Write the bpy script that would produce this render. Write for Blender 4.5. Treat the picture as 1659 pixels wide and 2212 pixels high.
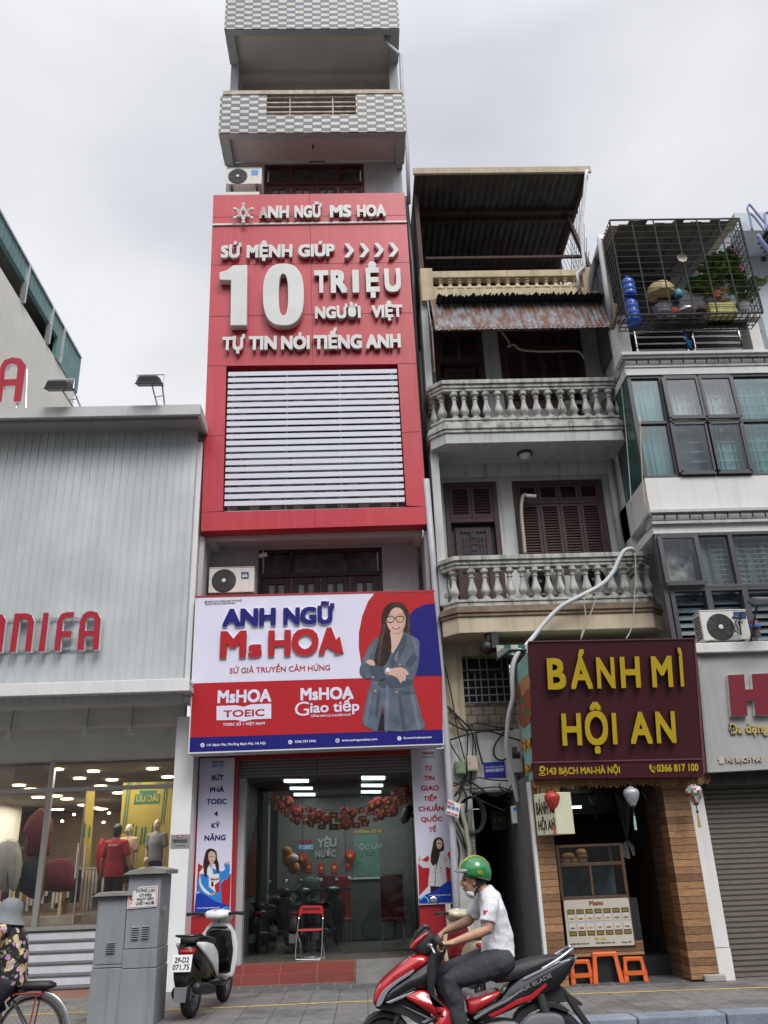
import bpy, bmesh, math, random
from mathutils import Vector, Matrix
for o in list(bpy.data.objects): bpy.data.objects.remove(o)
S = bpy.context.scene; COL = S.collection
random.seed(7)
V = Vector; PI = math.pi
# ---------------------------------------------------------------- camera
MR = [[0.999161, -0.024011, 0.033175], [-0.021094, 0.392618, 0.919459], [-0.035103, -0.919388, 0.391783]]
EYE = V((0, 0, 1.6)); FP = 1820.0
cd = bpy.data.cameras.new('camera'); cam = bpy.data.objects.new('camera', cd); COL.objects.link(cam)
mw = Matrix(((MR[0][0], -MR[0][1], -MR[0][2], 0), (MR[1][0], -MR[1][1], -MR[1][2], 0), (MR[2][0], -MR[2][1], -MR[2][2], 1.6), (0, 0, 0, 1)))
cam.matrix_world = mw
cd.sensor_fit = 'VERTICAL'; cd.sensor_height = 36; cd.lens = FP / 2212 * 36
cd.clip_start = 0.05; cd.clip_end = 2000
S.camera = cam
# ---------------------------------------------------------------- world, sun, exposure
SUN_EL, SUN_AZ = 50, 158
w = bpy.data.worlds.new('World'); S.world = w; w.use_nodes = True
nt = w.node_tree; nt.nodes.clear()
def wn(t, **k):
 n = nt.nodes.new(t)
 for a, b in k.items(): setattr(n, a, b)
 return n
L = nt.links.new
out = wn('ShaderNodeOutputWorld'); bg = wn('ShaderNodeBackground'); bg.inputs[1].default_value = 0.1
sky = wn('ShaderNodeTexSky', sky_type='NISHITA'); sky.sun_disc = False
sky.sun_elevation = math.radians(SUN_EL); sky.sun_rotation = math.radians(SUN_AZ)
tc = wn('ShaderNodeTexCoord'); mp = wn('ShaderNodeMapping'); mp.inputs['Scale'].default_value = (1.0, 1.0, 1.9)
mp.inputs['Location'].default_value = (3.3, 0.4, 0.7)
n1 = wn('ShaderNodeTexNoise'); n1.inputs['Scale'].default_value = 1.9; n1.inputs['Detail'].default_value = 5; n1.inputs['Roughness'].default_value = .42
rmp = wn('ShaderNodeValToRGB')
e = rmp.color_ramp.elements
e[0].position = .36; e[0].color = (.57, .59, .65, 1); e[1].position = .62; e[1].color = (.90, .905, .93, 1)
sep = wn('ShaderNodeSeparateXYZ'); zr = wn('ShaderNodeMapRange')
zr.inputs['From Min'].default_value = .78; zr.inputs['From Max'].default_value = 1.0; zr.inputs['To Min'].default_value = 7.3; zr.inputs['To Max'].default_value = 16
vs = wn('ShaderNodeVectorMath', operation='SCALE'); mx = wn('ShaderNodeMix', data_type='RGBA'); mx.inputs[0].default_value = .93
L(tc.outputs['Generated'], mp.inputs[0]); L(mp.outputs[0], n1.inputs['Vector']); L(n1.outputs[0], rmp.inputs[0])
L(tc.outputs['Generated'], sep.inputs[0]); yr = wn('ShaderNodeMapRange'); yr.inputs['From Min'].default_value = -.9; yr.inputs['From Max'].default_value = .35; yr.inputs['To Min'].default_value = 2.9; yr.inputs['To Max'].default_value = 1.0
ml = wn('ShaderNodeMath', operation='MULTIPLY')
# sky colour darkened low behind the viewer, standing in for unseen houses opposite
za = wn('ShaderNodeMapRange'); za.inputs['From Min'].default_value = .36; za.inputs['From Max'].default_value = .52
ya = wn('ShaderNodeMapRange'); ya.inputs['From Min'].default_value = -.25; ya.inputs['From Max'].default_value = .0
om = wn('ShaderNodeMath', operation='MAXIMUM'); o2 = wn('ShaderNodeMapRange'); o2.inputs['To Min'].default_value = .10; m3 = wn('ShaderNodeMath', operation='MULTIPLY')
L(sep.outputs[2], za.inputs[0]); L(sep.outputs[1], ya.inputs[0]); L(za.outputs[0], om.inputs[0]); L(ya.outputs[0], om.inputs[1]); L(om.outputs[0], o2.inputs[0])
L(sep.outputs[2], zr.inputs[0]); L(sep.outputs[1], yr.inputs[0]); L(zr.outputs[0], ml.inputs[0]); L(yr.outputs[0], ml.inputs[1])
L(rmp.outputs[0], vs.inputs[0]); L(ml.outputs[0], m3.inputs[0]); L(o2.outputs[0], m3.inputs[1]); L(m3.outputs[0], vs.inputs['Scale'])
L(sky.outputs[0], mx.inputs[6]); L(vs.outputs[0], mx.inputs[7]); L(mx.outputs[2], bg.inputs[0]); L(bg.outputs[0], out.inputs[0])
sd = bpy.data.lights.new('sun', 'SUN'); sd.energy = 1.5; sd.angle = math.radians(24); sd.color = (1, .965, .92)
so = bpy.data.objects.new('sun', sd); COL.objects.link(so)
so.rotation_euler = (math.radians(90 - SUN_EL), 0, math.radians(22)); so.location = (0, -20, 40)
S.view_settings.view_transform = 'Standard'; S.view_settings.look = 'None'; S.view_settings.exposure = 0.5; S.view_settings.gamma = 1
try:
 S.view_settings.use_curve_mapping = False
except Exception: pass
S.render.engine = 'CYCLES'
S.cycles.max_bounces = 6; S.cycles.transparent_max_bounces = 12; S.cycles.caustics_reflective = False; S.cycles.caustics_refractive = False
# ---------------------------------------------------------------- measuring: photo position -> point on a plane of the place
ZO = {'D': (0, 0, 1.8228), 'A1': (780, 0, 900/1659), 'A2': (780, 740, 920/1475), 'A3': (1580, 620, 920/1659), 'A4': (2324, 780, 700/1659),
  'A5': (1660, 1450, 1040/1659), 'A6': (720, 2050, 1060/1659), 'A7': (0, 800, 850/1567), 'A8': (0, 2300, 800/1659), 'B1': (0, 3000, 760/1629),
  'B2': (600, 3300, 700/1659), 'B3': (720, 2900, 1080/1659), 'B4': (1350, 3300, 1050/1659), 'B5': (1740, 2550, 500/1229),
  'B6': (1980, 2430, 1044/1659), 'B7': (2050, 3050, 974/1659), 'B8': (2400, 1350, 624/1022), 'C1': (2624, 780, 400/1475), 'C2': (2150, 3500, 410/1659), 'C3': (2650, 2360, 374/1089), 'C4': (2050, 3060, 650/1659)}
def ray(z, u, v):
 a, b, s = ZO[z]
 x = (a + u*s)/1.8228 - 829.5; y = (b + v*s)/1.8228 - 1106
 return V((MR[0][0]*x + MR[0][1]*y + MR[0][2]*FP, MR[1][0]*x + MR[1][1]*y + MR[1][2]*FP, MR[2][0]*x + MR[2][1]*y + MR[2][2]*FP))
class Plane:
 """a plane of the place with its up, right and outward directions"""
 def __init__(s, p, n=(0, -1, 0)):
  s.p = V(p); s.n = V(n).normalized(); s.r = V((0, 0, 1)).cross(s.n)
  s.r = s.r.normalized() if s.r.length > 1e-6 else V((1, 0, 0)); s.u = s.n.cross(s.r)
 def at(s, z, u, v, off=0):
  d = ray(z, u, v); t = (s.p - EYE).dot(s.n)/d.dot(s.n)
  return EYE + d*t + s.n*off
def YP(y): return Plane((0, y, 0))
def P(z, u, v, y): return YP(y).at(z, u, v)
def PZ(z, u, v, h): return Plane((0, 0, h), (0, 0, 1)).at(z, u, v)
# ---------------------------------------------------------------- materials
MATS = {}
def mk(name, col, rough=.6, metal=0, var=.10, sc=4, streak=0, streakcol=None, bump=0, bsc=40, spec=.5, emit=0, coat=0, fine=.0, sl=(.50, .72)):
 m = bpy.data.materials.new(name); m.use_nodes = True; t = m.node_tree; N = t.nodes; K = t.links.new
 b = N['Principled BSDF']; b.inputs['Roughness'].default_value = rough; b.inputs['Metallic'].default_value = metal
 b.inputs['Specular IOR Level'].default_value = spec; b.inputs['Coat Weight'].default_value = coat
 c4 = (*col, 1)
 co = N.new('ShaderNodeTexCoord'); src = None
 if var or streak or bump or fine:
  nz = N.new('ShaderNodeTexNoise'); nz.inputs['Scale'].default_value = sc; nz.inputs['Detail'].default_value = 6
  K(co.outputs['Object'], nz.inputs['Vector'])
  rp = N.new('ShaderNodeMapRange'); rp.inputs['From Min'].default_value = .3; rp.inputs['From Max'].default_value = .7
  rp.inputs['To Min'].default_value = 1 - var; rp.inputs['To Max'].default_value = 1 + var
  K(nz.outputs[0], rp.inputs[0])
  sc_ = N.new('ShaderNodeVectorMath'); sc_.operation = 'SCALE'; sc_.inputs[0].default_value = col; K(rp.outputs[0], sc_.inputs['Scale']); src = sc_.outputs[0]
  if fine:
   n3 = N.new('ShaderNodeTexNoise'); n3.inputs['Scale'].default_value = 90; n3.inputs['Detail'].default_value = 3; K(co.outputs['Object'], n3.inputs['Vector'])
   r3 = N.new('ShaderNodeMapRange'); r3.inputs['From Min'].default_value = .35; r3.inputs['From Max'].default_value = .65
   r3.inputs['To Min'].default_value = 1 - fine; r3.inputs['To Max'].default_value = 1 + fine; K(n3.outputs[0], r3.inputs[0])
   s3 = N.new('ShaderNodeVectorMath'); s3.operation = 'SCALE'; K(src, s3.inputs[0]); K(r3.outputs[0], s3.inputs['Scale']); src = s3.outputs[0]
  if streak:
   mp = N.new('ShaderNodeMapping'); mp.inputs['Scale'].default_value = (5, 5, .35); K(co.outputs['Object'], mp.inputs[0])
   n2 = N.new('ShaderNodeTexNoise'); n2.inputs['Scale'].default_value = 1.6; n2.inputs['Detail'].default_value = 5; n2.inputs['Roughness'].default_value = .65
   K(mp.outputs[0], n2.inputs['Vector'])
   r2 = N.new('ShaderNodeMapRange'); r2.inputs['From Min'].default_value = sl[0]; r2.inputs['From Max'].default_value = sl[1]
   r2.inputs['To Min'].default_value = 0; r2.inputs['To Max'].default_value = streak; K(n2.outputs[0], r2.inputs[0])
   m2 = N.new('ShaderNodeMix'); m2.data_type = 'RGBA'; K(r2.outputs[0], m2.inputs[0]); K(src, m2.inputs[6])
   m2.inputs[7].default_value = (*(streakcol or tuple(x*.35 for x in col)), 1); src = m2.outputs[2]
  K(src, b.inputs['Base Color'])
  if bump:
   nb = N.new('ShaderNodeTexNoise'); nb.inputs['Scale'].default_value = bsc; nb.inputs['Detail'].default_value = 4; K(co.outputs['Object'], nb.inputs['Vector'])
   bm = N.new('ShaderNodeBump'); bm.inputs['Strength'].default_value = bump; bm.inputs['Distance'].default_value = .02
   K(nb.outputs[0], bm.inputs['Height']); K(bm.outputs[0], b.inputs['Normal'])
 else:
  b.inputs['Base Color'].default_value = c4
 if emit:
  b.inputs['Emission Color'].default_value = c4; b.inputs['Emission Strength'].default_value = emit
 MATS[name] = m; return m
def mglass(name, tint=(.9, .95, .95), refl=.06, rough=.02):
 m = bpy.data.materials.new(name); m.use_nodes = True; t = m.node_tree; N = t.nodes; N.clear(); K = t.links.new
 o = N.new('ShaderNodeOutputMaterial'); tr = N.new('ShaderNodeBsdfTransparent'); tr.inputs[0].default_value = (*tint, 1)
 g = N.new('ShaderNodeBsdfGlossy'); g.inputs['Roughness'].default_value = rough; g.inputs[0].default_value = (1, 1, 1, 1)
 lw = N.new('ShaderNodeLayerWeight'); lw.inputs[0].default_value = .25
 ma = N.new('ShaderNodeMapRange'); ma.inputs['To Min'].default_value = refl; ma.inputs['To Max'].default_value = min(1, refl+.4); K(lw.outputs['Facing'], ma.inputs[0])
 mi = N.new('ShaderNodeMixShader'); K(ma.outputs[0], mi.inputs[0]); K(tr.outputs[0], mi.inputs[1]); K(g.outputs[0], mi.inputs[2]); K(mi.outputs[0], o.inputs[0])
 MATS[name] = m; return m
def pat(name, kind, c1, c2, c3=None, size=(.4, .2), rough=.6, mortar=.01, off=.5, plane='XZ', var=.15, bump=.3, stain=0, sq=1):
 """tiles, bricks, boards, checks: a pattern in the surface's own plane"""
 m = bpy.data.materials.new(name); m.use_nodes = True; t = m.node_tree; N = t.nodes; K = t.links.new
 b = N['Principled BSDF']; b.inputs['Roughness'].default_value = rough
 co = N.new('ShaderNodeTexCoord'); sp = N.new('ShaderNodeSeparateXYZ'); cb = N.new('ShaderNodeCombineXYZ')
 K(co.outputs['Object'], sp.inputs[0])
 ax = {'XZ': (0, 2), 'XY': (0, 1), 'YZ': (1, 2), 'ZX': (2, 0)}[plane]
 K(sp.outputs[ax[0]], cb.inputs[0]); K(sp.outputs[ax[1]], cb.inputs[1])
 br = N.new('ShaderNodeTexBrick'); br.offset = off; br.inputs['Scale'].default_value = 1
 br.inputs['Brick Width'].default_value = size[0]; br.inputs['Row Height'].default_value = size[1]
 br.inputs['Mortar Size'].default_value = mortar; br.inputs['Mortar Smooth'].default_value = .2
 br.inputs['Color1'].default_value = (*c1, 1); br.inputs['Color2'].default_value = (*c2, 1); br.inputs['Mortar'].default_value = (*(c3 or c2), 1)
 K(cb.outputs[0], br.inputs['Vector']); src = br.outputs[0]
 if kind == 'check':
  ck = N.new('ShaderNodeTexChecker'); ck.inputs['Scale'].default_value = 1; ck.inputs[1].default_value = (*c1, 1); ck.inputs[2].default_value = (*c2, 1)
  dv = N.new('ShaderNodeVectorMath'); dv.operation = 'DIVIDE'; dv.inputs[1].default_value = (size[0], size[1], 1)
  ad = N.new('ShaderNodeVectorMath'); ad.operation = 'ADD'; ad.inputs[1].default_value = (.0, .0, .5)
  K(cb.outputs[0], dv.inputs[0]); K(dv.outputs[0], ad.inputs[0]); K(ad.outputs[0], ck.inputs[0])
  br.offset = 0; m1 = N.new('ShaderNodeMix'); m1.data_type = 'RGBA'; K(br.outputs['Fac'], m1.inputs[0]); K(ck.outputs[0], m1.inputs[6])
  m1.inputs[7].default_value = (*(c3 or c2), 1); src = m1.outputs[2]
 nz = N.new('ShaderNodeTexNoise'); nz.inputs['Scale'].default_value = 9; nz.inputs['Detail'].default_value = 8; nz.inputs['Roughness'].default_value = .7
 if kind == 'wood':
  mp = N.new('ShaderNodeMapping'); mp.inputs['Scale'].default_value = (1.2, 1.2, 9); K(co.outputs['Object'], mp.inputs[0]); K(mp.outputs[0], nz.inputs['Vector'])
 else: K(co.outputs['Object'], nz.inputs['Vector'])
 rp = N.new('ShaderNodeMapRange'); rp.inputs['From Min'].default_value = .3; rp.inputs['From Max'].default_value = .7
 rp.inputs['To Min'].default_value = 1 - var; rp.inputs['To Max'].default_value = 1 + var; K(nz.outputs[0], rp.inputs[0])
 s1 = N.new('ShaderNodeVectorMath'); s1.operation = 'SCALE'; K(src, s1.inputs[0]); K(rp.outputs[0], s1.inputs['Scale']); src = s1.outputs[0]
 if stain:
  n2 = N.new('ShaderNodeTexNoise'); n2.inputs['Scale'].default_value = 1.1; n2.inputs['Detail'].default_value = 7; n2.inputs['Roughness'].default_value = .65
  K(co.outputs['Object'], n2.inputs['Vector'])
  r2 = N.new('ShaderNodeMapRange'); r2.inputs['From Min'].default_value = .50; r2.inputs['From Max'].default_value = .75
  r2.inputs['To Min'].default_value = 1; r2.inputs['To Max'].default_value = 1 - stain; K(n2.outputs[0], r2.inputs[0])
  s2 = N.new('ShaderNodeVectorMath'); s2.operation = 'SCALE'; K(src, s2.inputs[0]); K(r2.outputs[0], s2.inputs['Scale']); src = s2.outputs[0]
 K(src, b.inputs['Base Color'])
 bm = N.new('ShaderNodeBump'); bm.inputs['Strength'].default_value = bump; bm.inputs['Distance'].default_value = .01; bm.invert = True
 K(br.outputs['Fac'], bm.inputs['Height']); K(bm.outputs[0], b.inputs['Normal'])
 MATS[name] = m; return m
# ---------------------------------------------------------------- mesh builder
class MB:
 def __init__(s): s.v = []; s.f = []; s.m = []; s.c = 0
 def mat(s, i): s.c = i; return s
 def add(s, vs, fs):
  n = len(s.v); s.v += [tuple(x) for x in vs]; s.f += [tuple(i + n for i in f) for f in fs]; s.m += [s.c]*len(fs); return s
 def box(s, x0, x1, y0, y1, z0, z1):
  x0, x1 = sorted((x0, x1)); y0, y1 = sorted((y0, y1)); z0, z1 = sorted((z0, z1))
  return s.add([(x0,y0,z0),(x1,y0,z0),(x1,y1,z0),(x0,y1,z0),(x0,y0,z1),(x1,y0,z1),(x1,y1,z1),(x0,y1,z1)],
      [(0,3,2,1),(4,5,6,7),(0,1,5,4),(1,2,6,5),(2,3,7,6),(3,0,4,7)])
 def bar(s, a, b, wx, wy=None, up=(0, 0, 1)):
  a, b = V(a), V(b); d = (b - a).normalized(); wy = wy or wx; up = V(up)
  if abs(d.dot(up)) > .98: up = V((0, 1, 0))
  r = d.cross(up).normalized(); q = r.cross(d)
  vs = [p + r*i*wx/2 + q*j*wy/2 for p in (a, b) for i, j in ((-1,-1),(1,-1),(1,1),(-1,1))]
  return s.add(vs, [(0,3,2,1),(4,5,6,7),(0,1,5,4),(1,2,6,5),(2,3,7,6),(3,0,4,7)])
 def prism(s, pts, vec):
  pts = [V(p) for p in pts]; vec = V(vec); n = len(pts)
  nr = V((0, 0, 0))
  for i in range(n): nr += pts[i].cross(pts[(i+1) % n])
  if nr.dot(vec) > 0: pts = pts[::-1]
  return s.add(pts + [p + vec for p in pts], [tuple(range(n)), tuple(range(2*n-1, n-1, -1))] + [(i, i+n, (i+1) % n + n, (i+1) % n) for i in range(n)])
 def quad(s, *p): return s.add(p, [tuple(range(len(p)))])
 def tube(s, pts, r, n=8, cap=True, up=(0, 0, 1), flat=1.0):
  pts = [V(p) for p in pts]; k = len(pts); R = r if isinstance(r, (list, tuple)) else [r]*k; vs = []; fs = []; pr = None
  for i, p in enumerate(pts):
   d = (pts[min(i+1, k-1)] - pts[max(i-1, 0)]).normalized()
   if pr is None:
    u = V(up)
    if abs(d.dot(u)) > .95: u = V((1, 0, 0))
    pr = d.cross(u).normalized()
   pr = (pr - d*pr.dot(d)).normalized(); q = d.cross(pr)
   ra, rb = R[i] if isinstance(R[i], (list, tuple)) else (R[i], R[i]*flat)
   for j in range(n):
    a = 2*PI*j/n; vs.append(p + pr*math.cos(a)*ra + q*math.sin(a)*rb)
  for i in range(k-1):
   for j in range(n): fs.append((i*n+j, i*n+(j+1) % n, (i+1)*n+(j+1) % n, (i+1)*n+j))
  if cap: fs += [tuple(range(n-1, -1, -1)), tuple(range((k-1)*n, k*n))]
  return s.add(vs, fs)
 def lathe(s, prof, o, n=14, axis='Z', sx=1, sy=1, cap=True):
  o = V(o); vs = []; fs = []; k = len(prof)
  for r, h in prof:
   for j in range(n):
    a = 2*PI*j/n; x, y = r*math.cos(a)*sx, r*math.sin(a)*sy
    vs.append(o + {'Z': V((x, y, h)), 'Y': V((x, h, y)), 'X': V((h, x, y))}[axis])
  for i in range(k-1):
   for j in range(n): fs.append((i*n+j, i*n+(j+1) % n, (i+1)*n+(j+1) % n, (i+1)*n+j))
  if cap and prof[0][0] > 1e-4: fs.append(tuple(range(n-1, -1, -1)))
  if cap and prof[-1][0] > 1e-4: fs.append(tuple(range((k-1)*n, k*n)))
  return s.add(vs, fs)
 def ell(s, c, rx, ry, rz, n=14, k=9, rot=None):
  c = V(c); vs = []; fs = []
  for i in range(k+1):
   t = PI*i/k
   for j in range(n):
    a = 2*PI*j/n; p = V((rx*math.sin(t)*math.cos(a), ry*math.sin(t)*math.sin(a), rz*math.cos(t)))
    vs.append(c + (rot @ p if rot else p))
  for i in range(k):
   for j in range(n): fs.append((i*n+j, (i+1)*n+j, (i+1)*n+(j+1) % n, i*n+(j+1) % n))
  return s.add(vs, fs)
 def loft(s, rings, cap=True):
  n = len(rings[0]); vs = [p for r in rings for p in r]; fs = []
  for i in range(len(rings)-1):
   for j in range(n): fs.append((i*n+j, i*n+(j+1) % n, (i+1)*n+(j+1) % n, (i+1)*n+j))
  if cap: fs += [tuple(range(n-1, -1, -1)), tuple(range((len(rings)-1)*n, len(rings)*n))]
  return s.add(vs, fs)
 def build(s, name, mats, parent=None, loc=None, smooth=False, bevel=0, local=False, remesh=0, sub=0, soft=0, seg=2, fold=0):
  o0 = V((0, 0, 0)) if local else (V(parent['base']) if parent is not None and 'base' in parent else V(loc or (0, 0, 0)))
  me = bpy.data.meshes.new(name); me.from_pydata([tuple(V(p) - o0) for p in s.v], [], s.f)
  mats = mats if isinstance(mats, (list, tuple)) else [mats]
  for m in mats: me.materials.append(MATS[m] if isinstance(m, str) else m)
  me.polygons.foreach_set('material_index', [min(i, len(mats)-1) for i in s.m])
  if smooth: me.polygons.foreach_set('use_smooth', [True]*len(me.polygons))
  bm = bmesh.new(); bm.from_mesh(me)
  bmesh.ops.recalc_face_normals(bm, faces=bm.faces); bm.to_mesh(me); bm.free(); me.update()
  o = bpy.data.objects.new(name, me); COL.objects.link(o)
  if parent is not None: o.parent = parent
  else: o.location = o0
  o['base'] = tuple(o0)
  if remesh:
   r = o.modifiers.new('r', 'REMESH'); r.mode = 'VOXEL'; r.voxel_size = remesh; r.use_smooth_shade = True
  if soft:
   r = o.modifiers.new('s', 'SMOOTH'); r.factor = .5; r.iterations = soft
  if fold:
   r = o.modifiers.new('f', 'DISPLACE'); x = bpy.data.textures.new('fold', 'CLOUDS'); x.noise_scale = .11; x.noise_depth = 2; r.texture = x; r.strength = fold; r.mid_level = .5
  if sub:
   r = o.modifiers.new('u', 'SUBSURF'); r.levels = sub; r.render_levels = sub
  if bevel:
   r = o.modifiers.new('b', 'BEVEL'); r.width = bevel; r.segments = seg; r.limit_method = 'ANGLE'; r.angle_limit = .6
   if smooth is None: pass
  if smooth == 'auto':
   me.polygons.foreach_set('use_smooth', [True]*len(me.polygons))
   r = o.modifiers.new('w', 'EDGE_SPLIT'); r.split_angle = math.radians(38)
  return o
def tag(o, label=None, cat=None, group=None, kind=None):
 if label: o['label'] = label
 if cat: o['category'] = cat
 if group: o['group'] = group
 if kind: o['kind'] = kind
 return o
def thing(name, label, cat, loc=(0, 0, 0), group=None, rotz=0):
 o = bpy.data.objects.new(name, None); COL.objects.link(o); o.location = loc; o.empty_display_size = .1
 o.rotation_euler = (0, 0, rotz); o['base'] = tuple(loc) if not rotz else (0, 0, 0)
 return tag(o, label, cat, group)
def copytree(o, parent=None):
 c = o.copy(); COL.objects.link(c)
 if parent is not None: c.parent = parent
 for ch in list(o.children): copytree(ch, c)
 return c
def crv(pts, n=6, closed=False):
 """a smooth curve through the points"""
 pts = [V(p) if len(p) == 3 else V((p[0], p[1], 0)) for p in pts]; k = len(pts); res = []
 for i in range(k if closed else k-1):
  p0 = pts[i-1] if (closed or i > 0) else pts[0]; p1 = pts[i]; p2 = pts[(i+1) % k]; p3 = pts[(i+2) % k] if (closed or i+2 < k) else pts[-1]
  for j in range(n):
   t = j/n
   res.append(.5*((2*p1) + (p2-p0)*t + (2*p0-5*p1+4*p2-p3)*t*t + (3*p1-p0-3*p2+p3)*t*t*t))
 if not closed: res.append(pts[-1])
 return res
def px(F, z, pts, off=0, smooth=0):
 """photo outline -> points on plane F"""
 if smooth: pts = [(p.x, p.y) for p in crv(pts, smooth, True)]
 return [F.at(z, u, v, off) for u, v in pts]
def flat(mb, F, z, pts, off=.004, th=.002, smooth=0):
 """a printed shape lying on plane F"""
 mb.prism(px(F, z, pts, off, smooth), F.n*th); return mb
_tc = {}
def glyphs(s, fat):
 """outline letters, thickened by laying shifted copies over each other"""
 k = s
 if k not in _tc:
  c = bpy.data.curves.new('t', 'FONT'); c.body = s; c.size = 1; c.resolution_u = 3; c.extrude = .5; c.fill_mode = 'BOTH'
  o = bpy.data.objects.new('t', c); COL.objects.link(o); dg = bpy.context.evaluated_depsgraph_get(); dg.update()
  me = bpy.data.meshes.new_from_object(o.evaluated_get(dg))
  _tc[k] = ([v.co.copy() for v in me.vertices], sorted([tuple(p.vertices) for p in me.polygons], key=lambda f: len({round(me.vertices[i].co.z, 3) for i in f}) > 1))
  bpy.data.objects.remove(o); bpy.data.curves.remove(c); bpy.data.meshes.remove(me)
 vs, fs = _tc[k]
 if not fat: return vs, fs
 V2, F2 = [], []
 for i, (dx, dy) in enumerate(((-1, -1), (1, -1), (-1, 1), (1, 1), (0, 0))):
  n = len(V2); V2 += [V((p.x+dx*fat, p.y+dy*fat, p.z*(1-.012*i))) for p in vs]; F2 += [tuple(j+n for j in f) for f in fs]
 return V2, F2
CAP = .682
def addtext(mb, P_, vs, fs, side):
 n = len(mb.m); mb.add(P_, fs)
 if side is not None:
  for i, f in enumerate(fs):
   if len({round(vs[j].z, 3) for j in f}) > 1: mb.m[n+i] = side
 return mb
def text(mb, s, F, z, a, b, vtop, th=.02, off=0, fat=.0, side=None):
 """lettering on plane F: a, b = baseline ends, vtop = height of capitals at a"""
 A = F.at(z, *a); B = F.at(z, *b); T = F.at(z, a[0], vtop)
 vs, fs = glyphs(s, fat); x0 = min(p.x for p in vs); x1 = max(p.x for p in vs); H = (T - A).dot(F.u)
 y0, y1 = -fat, CAP + fat
 return addtext(mb, [A + (B-A)*((p.x-x0)/(x1-x0)) + F.u*(H*(p.y-y0)/(y1-y0)) + F.n*(off + th*(p.z+.5)) for p in vs], vs, fs, side)
def wtext(mb, s, A, B, H, n=(0, -1, 0), up=(0, 0, 1), th=.01, fat=0):
 """lettering between two points of the place"""
 A, B, n, up = V(A), V(B), V(n), V(up); vs, fs = glyphs(s, fat); x0 = min(p.x for p in vs); x1 = max(p.x for p in vs)
 return mb.add([A + (B-A)*((p.x-x0)/(x1-x0)) + up*(H*(p.y+fat)/(CAP+2*fat)) + n*(th*(p.z+.5)) for p in vs], fs)
def frame(mb, x0, x1, z0, z1, y0, y1, w):
 mb.box(x0, x0+w, y0, y1, z0, z1); mb.box(x1-w, x1, y0, y1, z0, z1); mb.box(x0+w, x1-w, y0, y1, z0, z0+w); mb.box(x0+w, x1-w, y0, y1, z1-w, z1)
# ================================================================ materials
mk('asphalt', (.055, .055, .058), .9, var=.25, sc=3, bump=.4, bsc=120, fine=.2)
mk('kerb_blue', (.20, .225, .27), .85, var=.2, sc=3, bump=.2, fine=.15, streak=.3)
mk('concrete', (.30, .295, .285), .9, var=.2, sc=2.5, bump=.3, bsc=60, fine=.12)
mk('yellow_paint', (.55, .40, .10), .8, var=.3, sc=9, fine=.2)
pat('paving', 'brick', (.175, .17, .16), (.15, .147, .14), (.07, .068, .065), (.40, .40), .75, .007, 0, 'XY', .3, .4, .65)
pat('dark_paving', 'brick', (.085, .085, .088), (.10, .10, .10), (.20, .19, .18), (.5, .45), .75, .014, .5, 'XY', .25, .4, .3)
mk('grey_wall', (.43, .435, .45), .75, var=.07, sc=1.5, streak=.25, bump=.08, fine=.04)
mk('cream_wall', (.62, .56, .52), .8, var=.06, sc=1.2, streak=.12, fine=.03)
mk('white_wall', (.66, .66, .65), .7, var=.05, sc=1.3, streak=.25, streakcol=(.33, .32, .30), fine=.04, bump=.06)
mk('white_clean', (.78, .78, .78), .45, var=.03, sc=2, streak=.12, streakcol=(.5, .47, .46))
mk('soffit', (.60, .60, .59), .8, var=.06, sc=1.2, streak=.1, fine=.03)
pat('check_tile', 'check', (.56, .55, .49), (.125, .125, .145), (.08, .08, .08), (.213, .1), .5, .006, 0, 'XZ', .22, .25, .22)
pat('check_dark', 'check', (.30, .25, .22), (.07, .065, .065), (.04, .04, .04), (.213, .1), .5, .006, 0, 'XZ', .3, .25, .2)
pat('check_side', 'check', (.52, .51, .46), (.17, .17, .19), (.10, .10, .10), (.213, .1), .5, .006, 0, 'YZ', .24, .25, .25)
mk('red_wood', (.085, .022, .018), .45, var=.2, sc=6, streak=.2, spec=.4)
mk('brown_wood', (.042, .020, .022), .5, var=.2, sc=6, streak=.2, streakcol=(.07, .035, .03), spec=.35)
mk('dark_glass', (.018, .022, .024), .06, var=.6, sc=3, spec=.8)
mk('steel', (.55, .55, .55), .35, .8, var=.1)
mk('chrome', (.85, .85, .86), .12, 1, var=0)
mk('rust', (.22, .11, .06), .85, var=.3, sc=12, fine=.2)
mk('rusty_rail', (.42, .37, .30), .7, .2, var=.2, sc=6, streak=.7, streakcol=(.20, .10, .06))
mk('pvc', (.40, .41, .44), .5, var=.08, streak=.2)
mk('pvc_white', (.66, .67, .69), .45, var=.06, streak=.2)
mk('black', (.012, .012, .013), .5, var=.2)
mk('black_gloss', (.010, .010, .011), .16, var=0, coat=.4)
mk('dark_grey', (.05, .05, .055), .5, var=.15)
mk('rubber', (.018, .018, .018), .85, var=.2, fine=.2)
mk('red_panel', (.47, .022, .036), .38, var=.07, sc=.8, streak=.30, streakcol=(.58, .10, .11), coat=.1, fine=.03)
mk('red_panel_dark', (.36, .018, .026), .4, var=.07, sc=2, streak=.15)
mk('letter_face', (.60, .605, .585), .4, var=.06, sc=3, streak=.2, streakcol=(.40, .39, .36))
mk('letter_side', (.42, .41, .38), .5, var=.15, sc=6, streak=.6, streakcol=(.13, .12, .11))
mk('white_plastic', (.70, .71, .74), .35, var=.04, streak=.1)
mk('slat', (.62, .63, .70), .35, var=.03, sc=2)
mk('seam', (.16, .02, .022), .7, var=.1)
mk('lamp_white', (1, .97, .88), .5, var=0, emit=9)
mk('lamp_warm', (1, .80, .50), .5, var=0, emit=14)
mk('tube_white', (.85, 1, .98), .5, var=0, emit=2.4)
mglass('glass', (.86, .9, .9), .02)
mglass('shop_glass', (.80, .80, .80), .03)
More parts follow.
